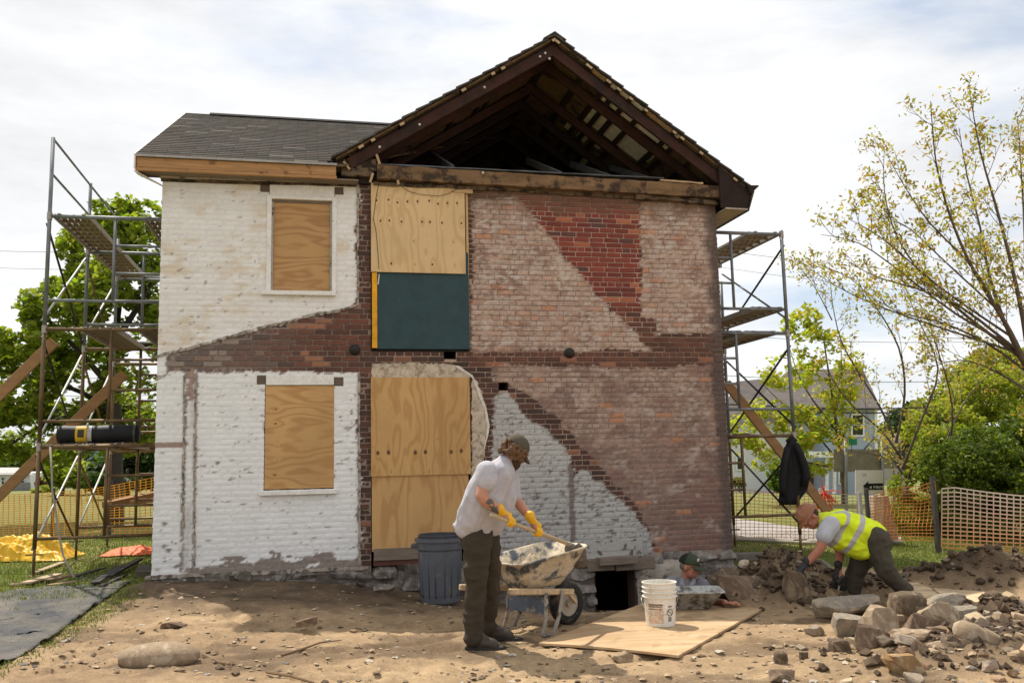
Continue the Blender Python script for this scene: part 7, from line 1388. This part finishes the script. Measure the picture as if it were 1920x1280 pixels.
def wrinkle(amp, f=(9, 9, 16), seed=0, ax=None):
    def g(v, n):
        a = fbm(v[:, 0] * f[0], v[:, 1] * f[1], v[:, 2] * f[2], seed=seed, octv=2); b = 1 - np.abs(fbm(v[:, 0] * f[0] * .7 + 9, v[:, 1] * f[1] * .7, v[:, 2] * f[2] * .8, seed=seed + 5, octv=2) - .5) * 4
        return amp * ((a - .5) * 1.2 + np.clip(b, 0, 1) * .8 - .4)
    return g
def basis(face, up):                                          # columns: right hand side of the head, face, up
    f = Vector(face).normalized(); u = Vector(up); u = (u - f * u.dot(f)).normalized(); r = f.cross(u); return Matrix((r, f, u)).transposed()
def head_parts(c, M_, s=1.0, neck=None):
    c = Vector(c); q = lambda x, y, z: c + M_ @ Vector((x * s, y * s, z * s))
    pp = [('e', q(0, -.008, .022), (.076 * s, .096 * s, .092 * s), M_), ('e', q(0, .03, -.052), (.056 * s, .062 * s, .066 * s), M_), ('e', q(0, .062, -.092), (.026 * s, .024 * s, .022 * s), M_), ('c', (q(0, .088, .005), .010 * s), (q(0, .108, -.030), .0145 * s)), ('e', q(0, .098, -.036), (.017 * s, .012 * s, .009 * s), M_), ('e', q(0, .082, .022), (.052 * s, .016 * s, .010 * s), M_), ('e', q(0, .086, -.066), (.024 * s, .012 * s, .006 * s), M_), ('e', q(0, .084, -.076), (.021 * s, .011 * s, .007 * s), M_)]
    for sx in (-1, 1): pp += [('e', q(sx * .078, -.012, -.012), (.010 * s, .022 * s, .034 * s), M_), ('e', q(sx * .042, .066, -.026), (.022 * s, .022 * s, .020 * s), M_)]
    return pp
def eyes(c, M_, parent, s=1.0):
    for sx in (-1, 1):
        for nm, r, y, m in (('eye', .0125, .080, m_eye), ('iris', .0065, .0875, m_iris)): MB().ellipsoid(Vector(c) + M_ @ Vector((sx * .032 * s, y * s, .003 * s)), (r * s,) * 3, M_, 10, 7).build(nm, m, parent, smooth=True)
m_eye = simple('eye_white', (0.6, 0.57, 0.53), .3, bump=0); m_iris = simple('eye_iris', (0.05, 0.03, 0.02), .3, bump=0)
def cap(c, M_, parent, mat, s=1.0, col=(.1, .1, .1), back=None, brim=0.075, tilt=0.0):
    c = Vector(c); mb = MB(); vs = []; fs = []; nu, nv = 28, 8
    for j in range(nv + 1):
        t_ = (math.pi / 2) * j / nv * 1.08
        for i in range(nu): a = 2 * math.pi * i / nu; vs.append(c + M_ @ Vector((.084 * s * math.sin(t_) * math.cos(a), -.006 * s + .104 * s * math.sin(t_) * math.sin(a), .030 * s + .092 * s * math.cos(t_) * (1.0 if math.cos(t_) > 0 else .5))))
    for j in range(nv):
        for i in range(nu): fs.append((j * nu + i, (j + 1) * nu + i, (j + 1) * nu + (i + 1) % nu, j * nu + (i + 1) % nu))
    cols = [(back if back and (M_.transposed() @ (Vector(v) - c)).y < -.012 * s else col) for v in vs]; mb.add(vs, fs, cols); o = mb.build('cap', mat, parent, smooth=True); md = o.modifiers.new('t', 'SOLIDIFY'); md.thickness = .004
    mb = MB(); pts = []; n_ = 15
    for j in range(5):
        for i in range(n_): a = math.pi * (.14 + .72 * i / (n_ - 1)); e = j / 4; x = .082 * s * math.cos(a); y = .096 * s * math.sin(a) + brim * s * e * math.sin(a) ** .7; pts.append(c + M_ @ Vector((x * (1 - .06 * e), y, .030 * s - (.010 + .022 * e) * s - 1.6 * x * x / s - tilt * e)))
    mb.cur = col; mb.grid(pts, n_, 5); b = mb.build('brim', mat, o, smooth=True); md = b.modifiers.new('t', 'SOLIDIFY'); md.thickness = .004
    MB().ellipsoid(c + M_ @ Vector((0, -.006 * s, .123 * s)), (.007, .007, .004), M_, 8, 5).build('button', m_rubber, o); return o
def grip(name, c, h, wrist, rh, mat, parent, col, s=1.0, bunch=1.0, thumb=1, voxel=.0045, colf=None):
    """a closed hand on a bar through c along h: palm, four separate bent fingers of unequal length, thumb from the side of the palm"""
    c, h, w = Vector(c), Vector(h).normalized(), Vector(wrist); sd_ = (w - c); sd_ = (sd_ - h * sd_.dot(h)).normalized(); tt = h.cross(sd_) * thumb; arc = lambda a, r, k: c + h * k + (sd_ * math.cos(rad(a)) + tt * math.sin(rad(a))) * r
    pc = c + sd_ * (rh + .020 * s); Mh = Matrix((h, tt, sd_)).transposed(); pp = [('e', pc + sd_ * .012 * s, (.045 * s, .036 * s, .024 * s), Mh), ('c', (pc + sd_ * .01, .030 * s), (w, .032 * s)), ('c', (w, .033 * s), (w + (w - c).normalized() * .035, .040 * s))]
    for k, ln in enumerate((.92, 1.0, .96, .8)):
        o_ = (k - 1.5) * .0215 * s; r = rh + .0105 * s; pp.append(('c', (arc(30, r + .006, o_), .0125 * s), (arc(85, r + .003, o_), .0115 * s), (arc(85 + 62 * ln, r, o_), .0105 * s), (arc(85 + 125 * ln, r, o_), .0092 * s)))
    o_ = 2.1 * .0215 * s; pp.append(('c', (pc - h * .030 * s * -1 + sd_ * .01, .016 * s), (arc(-48, rh + .016, o_ * .95), .0135 * s), (arc(-105, rh + .012, o_ * .8), .0115 * s), (arc(-150, rh + .011, o_ * .5), .010 * s)))
    return blob(name, pp, mat, parent, voxel, 3, colf or cst(col), wrinkle(.002, (40, 40, 40)))
def boot(name, heel, toe, ankle, parent, col, w=.048):
    heel, toe, ankle = Vector(heel), Vector(toe), Vector(ankle); d = (toe - heel).normalized(); z = Vector((0, 0, 1)); b = blob(name, [('c', (heel + z * .045, w * .92), (heel + d * .10 + z * .05, w), (toe - d * .05 + z * .042, w * .98), (toe - d * .035 + z * .036, w * .9)), ('c', (heel + d * .03 + z * .06, w * .9), (ankle, w * 1.05)), ('c', (heel + d * .12 + z * .07, w * .7), (ankle, w * .8))], m_leather, parent, .007, 4, cst(col), wrinkle(.003, (25, 25, 25)))
    x = d.cross(z); mb = MB(); pts = []
    for s_ in (0, 1): pts.append([heel - d * .048 + z * .018 * s_ + x * a * w + d * b_ for a, b_ in ((-.8, .0), (-1, .05), (-.85, .14), (-1.08, .22), (-.75, .30), (0, .335), (.75, .30), (1.08, .22), (.85, .14), (1, .05), (.8, .0))])
    L_ = (toe - heel).length; mb.prism(pts[0], z * .022); mb.build('sole', m_rubber, b); return b
SK = (0.46, 0.225, 0.15)
# ---- the man with the shovel
D1 = proj(G(900, 1216, ZF))[2]
def p1(px, py, dz=0.0): return Vector(P(px, py, D1 + dz))
fx, fy_ = p1(905, 1213), p1(905, 1213); man1 = thing('person', 'bearded man in grey T-shirt, brown cap and yellow gloves working a shovel over the wheelbarrow', 'person', (fx[0], fx[1], gzf(fx[0], fx[1])))
g1 = gzf(p1(895, 1213)[0], p1(895, 1213)[1])
hx, hh_, shovel_tip = p1(955, 978, -.10), p1(1006, 995, .30), p1(1071, 1021, .86); hd = (shovel_tip - hx).normalized()
t_ = (hh_ - hx).dot(hd); hh_ = hx + hd * t_
wn_, wf_ = p1(941, 960, -.13), p1(996, 973, .24)
face1 = _r0 * .62 + np.array([0, 0, -.52]) + fv_ * .58; M1 = basis(face1, np.array([0, 0, .85]) + _r0 * .45 + fv_ * .1); hc1 = p1(966, 845, .12)
arm_n = ('c', (p1(912, 888, -.14), .055), (p1(903, 928, -.20), .050), (p1(907, 935, -.20), .048), (p1(924, 948, -.17), .043), (wn_, .031), (hx + (wn_ - hx) * .4, .03)); arm_f = ('c', (p1(955, 892, .24), .052), (p1(966, 934, .30), .046), (p1(970, 940, .30), .045), (p1(983, 957, .27), .039), (wf_, .029), (hh_ + (wf_ - hh_) * .4, .028))
body = [('c', (p1(953, 860, .10), .052), (p1(934, 876, .05), .052)), ('c', (p1(928, 888, .04), .085), (p1(905, 955, .05), .10), (p1(898, 1000, .07), .10)), ('c', (p1(893, 1015, .0), .065), (p1(893, 1100, 0), .055), (p1(893, 1180, 0), .04)), ('c', (p1(912, 1015, .2), .06), (p1(918, 1092, .26), .055), (p1(915, 1170, .34), .04)), arm_n, arm_f] + head_parts(hc1, M1)
fa, fb = np.array(p1(905, 932, -.2)), np.array(wn_)
def skin1(v, n):
    c = np.tile(np.array(SK), (len(v), 1)); t = ((v - fa) @ (fb - fa)) / ((fb - fa) @ (fb - fa)); d = np.linalg.norm(v - fa - np.outer(np.clip(t, 0, 1), fb - fa), axis=1)
    k = (t > .12) & (t < .92) & (d < .07) & (fbm(v[:, 0] * 34, v[:, 1] * 34, v[:, 2] * 34, seed=3, octv=2) > .50); c[k] = (0.10, 0.095, 0.085); return c
blob('body', body, m_skin, man1, .0065, 4, skin1); eyes(hc1, M1, man1)
def shirtcol(v, n): return np.tile(np.array((0.46, 0.45, 0.49)), (len(v), 1)) * (1 - .10 * (fbm(v[:, 0] * 60, v[:, 1] * 60, v[:, 2] * 60, seed=2)[:, None]))
shirt = [('c', (p1(944, 870, .07), .074), (p1(938, 886, .06), .122), (p1(914, 925, .04), .150), (p1(898, 965, .05), .152), (p1(890, 994, .06), .138)), ('c', (p1(912, 884, -.10), .085), (p1(898, 930, -.06), .125), (p1(883, 975, -.02), .120), (p1(874, 988, 0), .10)), ('c', (p1(952, 890, .19), .088), (p1(944, 925, .16), .125), (p1(922, 975, .13), .13)),
         ('c', (p1(912, 882, -.13), .085), (p1(911, 903, -.16), .082)), ('c', (p1(955, 888, .23), .075), (p1(963, 928, .28), .066)), ('e', p1(862, 984, .03), (.06, .09, .03))]
blob('t_shirt', shirt, m_cloth, man1, .008, 3, shirtcol, wrinkle(.016, (9, 9, 5), 3))
olive = (0.046, 0.037, 0.025); trous = [('c', (p1(892, 995, .04), .135), (p1(893, 1010, .06), .14)), ('c', (p1(893, 1015, -.02), .112), (p1(893, 1060, -.01), .103), (p1(893, 1105, 0), .089), (p1(888, 1150, 0), .083), (p1(888, 1196, 0), .082)), ('c', (p1(913, 1012, .18), .108), (p1(918, 1055, .22), .098), (p1(919, 1100, .27), .085), (p1(915, 1145, .33), .078), (p1(914, 1178, .37), .076)), ('e', p1(884, 1068, -.09), (.07, .035, .085))]
blob('trousers', trous, m_cloth, man1, .008, 4, cst(olive), wrinkle(.016, (8, 8, 13), 8))
boot('boot', (*p1(884, 1212)[:2], g1), (*p1(934, 1216, -.03)[:2], g1), p1(892, 1186), man1, (0.055, 0.042, 0.032)); ff = p1(918, 1190, .38); ft = p1(962, 1194, .36); boot('boot', (*ff[:2], gzf(ff[0], ff[1])), (*ft[:2], gzf(ft[0], ft[1])), p1(914, 1172, .37), man1, (0.055, 0.042, 0.032))
cap1 = cap(hc1 + M1 @ Vector((0, 0, .004)), M1, man1, m_cloth, 1.12, (0.085, 0.072, 0.050), tilt=.012)
rs = np.random.default_rng(3); hp = []
for _ in range(170):
    a = rs.uniform(0, 2 * math.pi); z = rs.uniform(-.075, .035); x, y = .088 * math.cos(a), .102 * math.sin(a) - .01
    if y > .045: continue
    k = 1.05 + rs.uniform(-.05, .14); r = rs.uniform(.012, .021); hp.append(('e', hc1 + M1 @ Vector((x * k, y * k, z)), (r, r, r)))
def haircol(v, n): k = fbm(v[:, 0] * 45, v[:, 1] * 45, v[:, 2] * 45, seed=4)[:, None]; return np.array((0.11, 0.058, 0.028)) * (0.5 + k) 
blob('hair', hp, m_hair, man1, .006, 1, haircol, wrinkle(.006, (60, 60, 60), 4)); bd = [('e', hc1 + M1 @ Vector(q), r, M1) for q, r in (((0, .072, -.092), (.048, .04, .05)), ((.045, .035, -.066), (.026, .04, .052)), ((-.045, .035, -.066), (.026, .04, .052)), ((0, .09, -.058), (.034, .018, .012)), ((0, .07, -.125), (.034, .03, .03)))]
blob('beard', bd, m_hair, man1, .006, 2, lambda v, n: haircol(v, n) * .55, wrinkle(.008, (60, 60, 60), 9))
yel = (0.72, 0.40, 0.02)
grip('glove', hx, hd, wn_, .017, m_leather, man1, yel, 1.12, thumb=1); grip('glove', hh_, hd, wf_, .017, m_leather, man1, yel, 1.12, thumb=1)
shv = thing('shovel', 'mortar crusted shovel with a pale wooden handle held by the bearded man', 'shovel', shovel_tip); MB().tube([hx - hd * .30, hx + hd * .5, shovel_tip], [.016, .017, .018], 10).build('handle', simple('pale_shovel_handle', (0.42, 0.32, 0.21), .8, stretch=(4, 4, 4)), shv, smooth=True)
MB().tube([shovel_tip - hd * .06, shovel_tip + hd * .05], [.022, .020], 10).build('socket', m_panst, shv, smooth=True)
sx = hd.cross(Vector((0, 0, 1))).normalized(); sdn = (hd * .55 + Vector((0, 0, -.8))).normalized(); mb = MB(); pts = []
for j in range(8):
    for i in range(7): u, v = -1 + 2 * i / 6, j / 7; wd_ = .105 * (1 - .25 * v ** 3) * (.55 + .45 * min(1, v * 4)); pts.append(shovel_tip + hd * .04 + sdn * .25 * v + sx * u * wd_ + Vector((0, 0, 1)) * .03 * u * u)
mb.grid(pts, 7, 8); bl = mb.build('blade', m_mort, shv, smooth=True); bl.modifiers.new('t', 'SOLIDIFY').thickness = .004
blob('mortar_lump', [('e', shovel_tip + hd * .08 + sdn * .10, (.075, .075, .06)), ('e', shovel_tip + hd * .10 + sdn * .05 + sx * .04, (.05, .05, .045)), ('e', shovel_tip + hd * .06 + sdn * .14 - sx * .05, (.05, .045, .05))], m_mort, shv, .01, 1, None, wrinkle(.03, (22, 22, 22), 6))
# ---- the man down in the pit
D2 = 9.45
def p2(px, py, dz=0.0): return Vector(P(px, py, D2 + dz))
man2 = thing('person', 'man in grey shirt and green cap sitting in the pit behind the mortar pan', 'person', (p2(1287, 1100)[0], p2(1287, 1100)[1], gzf(p2(1287, 1100)[0], p2(1287, 1100)[1])))
face2 = _r0 * .80 - fv_ * .52 + np.array([0, 0, -.16]); M2 = basis(face2, np.array([0, 0, 1.0]) + _r0 * .18 - fv_ * .05); hc2 = p2(1293, 1061, 0); gp = man2.location[2]
hand2 = Vector(onply(1374, 1137)) + Vector((0, 0, .03)); wr2 = hand2 + Vector(-_r0 * .075) + Vector((0, 0, .012)); el2 = p2(1332, 1126, -.06)
hips = p2(1283, 1190, .12)
body = [('c', (p2(1290, 1072, .03), .050), (p2(1287, 1088, .05), .065)), ('c', (p2(1287, 1100, .06), .12), (hips, .13)), ('c', (p2(1258, 1092, .05), .06), (p2(1246, 1140, -.05), .05), (p2(1262, 1165, -.18), .036), (p2(1278, 1172, -.2), .032)), ('c', (p2(1318, 1094, .03), .06), (el2, .046), (wr2, .030)),
        ('c', (hips, .10), (hips + Vector(-fv_ * .38 + _r0 * .10) + Vector((0, 0, .12)), .075), (Vector((*(hips + Vector(-fv_ * .30))[:2], gp + .05)), .05)), ('c', (hips, .10), (hips + Vector(-fv_ * .34 - _r0 * .16) + Vector((0, 0, .1)), .075), (Vector((*(hips + Vector(-fv_ * .22 - _r0 * .2))[:2], gp + .05)), .05)), ('e', wr2 + (hand2 - wr2) * .7, (.04, .034, .02))] + head_parts(hc2, M2)
for k, (ln, oy) in enumerate(((.075, .034), (.085, .012), (.08, -.010), (.062, -.030))):
    a = wr2 + (hand2 - wr2) * .9 + Vector(fv_ * oy); d = Vector(_r0); body.append(('c', (a, .011), (a + d * ln * .5 + Vector((0, 0, .012)), .0105), (a + d * ln * .85 + Vector((0, 0, -.008)), .0095), (a + d * ln + Vector((0, 0, -.018)), .0085)))
body.append(('c', (wr2 + Vector(-fv_ * .025), .014), (wr2 + Vector(-fv_ * .055 + _r0 * .045), .012), (wr2 + Vector(-fv_ * .05 + _r0 * .08) + Vector((0, 0, -.012)), .010)))
blob('body', body, m_skin, man2, .0065, 3, cst((0.40, 0.17, 0.105))); eyes(hc2, M2, man2)
sh2 = [('c', (p2(1288, 1090, .05), .080), (p2(1286, 1110, .06), .16), (p2(1284, 1165, .1), .16)), ('c', (p2(1262, 1094, .05), .085), (p2(1276, 1120, .05), .13)), ('c', (p2(1312, 1096, .04), .08), (p2(1300, 1125, .05), .13)), ('c', (p2(1257, 1095, .04), .078), (p2(1246, 1138, -.05), .066)), ('c', (p2(1318, 1097, .02), .072), (p2(1328, 1120, -.05), .062))]
blob('shirt', sh2, m_cloth, man2, .008, 4, cst((0.21, 0.205, 0.23)), wrinkle(.012, (9, 9, 6), 13))
for sx_ in (-1, 1):                                           # open collar points
    mb = MB(); a = p2(1290 + sx_ * 11 + 1, 1081, -.06 + .02 * sx_); mb.prism([a, p2(1289 + sx_ * 3, 1097, -.13), p2(1289 + sx_ * 14, 1095, -.12), p2(1291 + sx_ * 15, 1082, -.03)], fv_ * .012); mb.cur = (0.23, 0.225, 0.25); mb.c = [(0.24, 0.235, 0.26)] * len(mb.v); mb.build('collar', m_cloth, man2, bevel=.002)
blob('trousers', [('c', (hips, .14), (hips + Vector(-fv_ * .38 + _r0 * .10) + Vector((0, 0, .12)), .09), (Vector((*(hips + Vector(-fv_ * .30))[:2], gp + .08)), .07)), ('c', (hips, .14), (hips + Vector(-fv_ * .34 - _r0 * .16) + Vector((0, 0, .1)), .09), (Vector((*(hips + Vector(-fv_ * .22 - _r0 * .2))[:2], gp + .08)), .07))], m_cloth, man2, .012, 3, cst((.05, .05, .04)))
cap2 = cap(hc2, M2, man2, m_cloth, 1.10, (0.040, 0.052, 0.030), (0.012, 0.013, 0.013), .07, .004); mb = MB(); e_ = [hc2 + M2 @ Vector((x, .088 - 2.2 * x * x, z)) for x, z in ((.012, .078), (.034, .068), (.036, .088), (.022, .100), (.012, .096))]; mb.prism(e_, M2 @ Vector((.004, .016, .004))); mb.build('badge', simple('white_cap_badge', (.6, .58, .5), .6, bump=0), cap2)
blob('hair', [('e', hc2 + M2 @ Vector((sx_ * .062, -.03, -.005)), (.022, .045, .035), M2) for sx_ in (-1, 1)] + [('e', hc2 + M2 @ Vector((0, -.075, -.01)), (.06, .03, .04), M2)], m_hair, man2, .006, 2, cst((.12, .11, .10)))
# ---- the man in the yellow vest
D3 = 9.4
def p3(px, py, dz=0.0): return Vector(P(px, py, D3 + dz))
def gpt(px, py, dz=0): q = p3(px, py, dz); return Vector((q[0], q[1], gzf(q[0], q[1])))
man3 = thing('person', 'man in a yellow reflective vest and brown hard hat bending to lift a stone', 'person', gpt(1640, 1110))
face3 = -_r0 * .60 + np.array([0, 0, -.76]) - fv_ * .16; M3 = basis(face3, -_r0 * .72 + np.array([0, 0, .62])); hc3 = p3(1517, 968, 0)
wn3, wf3 = p3(1511, 1057, -.20), p3(1572, 1064, .08); hn3, hf3 = p3(1500, 1076, -.22), p3(1574, 1082, .06)
hipn, hipf = p3(1642, 1010, -.06), p3(1630, 1016, .14); kn_, kf_ = p3(1658, 1066, -.14), p3(1603, 1078, .16); an_, af_ = p3(1700, 1108, -.12), p3(1598, 1120, .18)
body = [('c', (p3(1526, 972, .02), .052), (p3(1540, 978, .03), .065)), ('c', (p3(1556, 985, .03), .12), (p3(1600, 995, .04), .135), (p3(1635, 1008, .04), .14)), ('c', (p3(1556, 984, -.15), .062), (p3(1538, 1026, -.20), .050), (p3(1533, 1034, -.20), .048), (wn3, .033), (hn3, .030)), ('c', (p3(1566, 1000, .20), .06), (p3(1575, 1038, .20), .048), (wf3, .033), (hf3, .03)),
        ('c', (hipn, .09), (kn_, .06), (an_, .045)), ('c', (hipf, .09), (kf_, .06), (af_, .045))] + head_parts(hc3, M3, 1.04)
blob('body', body, m_skin, man3, .0065, 4, cst((0.40, 0.165, 0.105))); eyes(hc3, M3, man3, 1.04)
blob('t_shirt', [('c', (p3(1545, 980, .03), .085), (p3(1575, 990, .03), .15)), ('c', (p3(1557, 984, -.14), .094), (p3(1546, 1004, -.18), .088)), ('c', (p3(1566, 996, .18), .09), (p3(1571, 1012, .2), .082))], m_cloth, man3, .008, 4, cst((0.42, 0.43, 0.46)), wrinkle(.012, (10, 10, 7), 23))
va, vb = np.array(p3(1545, 978, .03)), np.array(p3(1645, 1006, .03)); vax = (vb - va) / np.linalg.norm(vb - va); vl = np.linalg.norm(vb - va)
def vestcol(v, n):
    t = (v - va) @ vax / vl; c = np.tile(np.array((0.66, 0.80, 0.02)), (len(v), 1)); z = v[:, 2]
    t2 = t - (z - va[2]) * .55; band = ((t2 > .22) & (t2 < .335)) | ((t2 > .53) & (t2 < .645)); sh = (t2 < .22) & (np.abs((v - va) @ fv_ + .09) < .028) & (n[:, 2] > .1); c[band | sh] = (0.42, 0.41, 0.40); edge = (t < -.02); c[edge] = (.6, .7, .05); return c
blob('vest', [('c', (p3(1544, 976, .03), .095), (p3(1572, 984, .03), .165), (p3(1606, 994, .04), .178), (p3(1630, 1006, .04), .178)), ('c', (p3(1570, 1005, 0), .15), (p3(1612, 1022, .02), .15)), ('e', p3(1612, 1034, .02), (.09, .15, .08)), ('c', (p3(1548, 974, -.09), .05), (p3(1575, 975, -.10), .09)), ('c', (p3(1548, 974, .13), .05), (p3(1575, 975, .15), .09))], m_cloth, man3, .007, 3, vestcol, wrinkle(.018, (8, 8, 11), 33))
blob('trousers', [('c', (p3(1634, 1008, .04), .168), (p3(1642, 1014, .04), .165)), ('c', (hipn, .135), (p3(1650, 1040, -.10), .118), (kn_, .098), (p3(1680, 1090, -.13), .083), (an_, .078)), ('c', (hipf, .13), (p3(1617, 1048, .15), .115), (kf_, .095), (af_, .08))], m_cloth, man3, .008, 4, cst((0.062, 0.053, 0.038)), wrinkle(.018, (10, 10, 10), 43))
def gl3(px, py, dz): q = p3(px, py, dz); return Vector((*q[:2], gzf(q[0], q[1])))
h_, t_ = gl3(1702, 1116, -.12), gl3(1668, 1122, -.16); boot('boot', h_, h_ + (t_ - h_).normalized() * .26, an_, man3, (.04, .032, .025)); h_, t_ = gl3(1600, 1126, .18), gl3(1565, 1130, .12); boot('boot', h_, h_ + (t_ - h_).normalized() * .26, af_, man3, (.04, .032, .025))
blk = (0.025, 0.024, 0.025); vert = Vector((.15, -.2, 1))
grip('glove', hn3 + Vector((0, 0, -.03)), Vector(_r0) * .75 + Vector((0, 0, .35)) + Vector(fv_) * .3, wn3, .028, m_leather, man3, blk, 1.08); grip('glove', hf3 + Vector((0, 0, -.03)), Vector(_r0) * .5 + Vector((0, 0, .5)), wf3, .016, m_leather, man3, blk, 1.08)
MB().tube([wn3 + (wn3 - hn3).normalized() * .0, wn3 + (wn3 - hn3).normalized() * .025], .039, 14).build('watch', m_rubber, man3, smooth=True); MB().tube([hf3 + Vector((.03, 0, .02)), hf3 + Vector((-.02, -.01, -.10)), hf3 + Vector((-.05, -.02, -.18))], [.012, .01, .006], 8).build('trowel', m_panst, None, smooth=True); tag(bpy.data.objects['trowel'], 'small steel trowel in the lower hand of the man in the vest', 'trowel')
mb = MB(); vs = []; fs = []; nu, nv = 30, 9                    # hard hat shell with an all round brim
prof = [(0, .128), (.04, .122), (.075, .100), (.098, .066), (.108, .030), (.110, .022), (.128, .014), (.129, .010), (.109, .016)]
for (r, z) in prof:
    for i in range(nu): a = 2 * math.pi * i / nu; k = 1.0 + .16 * abs(math.sin(a)) + (.22 * max(0, math.sin(a)) ** 3 if r > .12 else 0); vs.append(hc3 + M3 @ Vector((r * .90 * math.cos(a), r * math.sin(a) * k - .004, z + .012 - (.018 * max(0, math.sin(a)) ** 3 if r > .12 else 0))))
fs = [(j * nu + i, (j + 1) * nu + i, (j + 1) * nu + (i + 1) % nu, j * nu + (i + 1) % nu) for j in range(len(prof) - 1) for i in range(nu)]; mb.add(vs, fs)
hat = mb.build('hard_hat', simple('brown_hat_plastic', (0.25, 0.10, 0.048), .35, s1=8, a1=.2, bump=.05, tint=((0.33, 0.19, 0.11), 12, .55, .7)), man3, smooth=True)
mb = MB(); mb.tube([hc3 + M3 @ Vector((0, .115 * math.cos(a), .014 + .128 * math.sin(a) * .97 + .004)) for a in np.linspace(.35, 2.8, 12)], .008, 6); mb.build('ridge', bpy.data.materials['brown_hat_plastic'], hat, smooth=True)
blob('hair', [('e', hc3 + M3 @ Vector((0, -.07, -.015)), (.066, .04, .05), M3)] + [('e', hc3 + M3 @ Vector((s_ * .07, -.03, -.005)), (.014, .045, .03), M3) for s_ in (-1, 1)], m_hair, man3, .006, 2, cst((.03, .026, .024)))
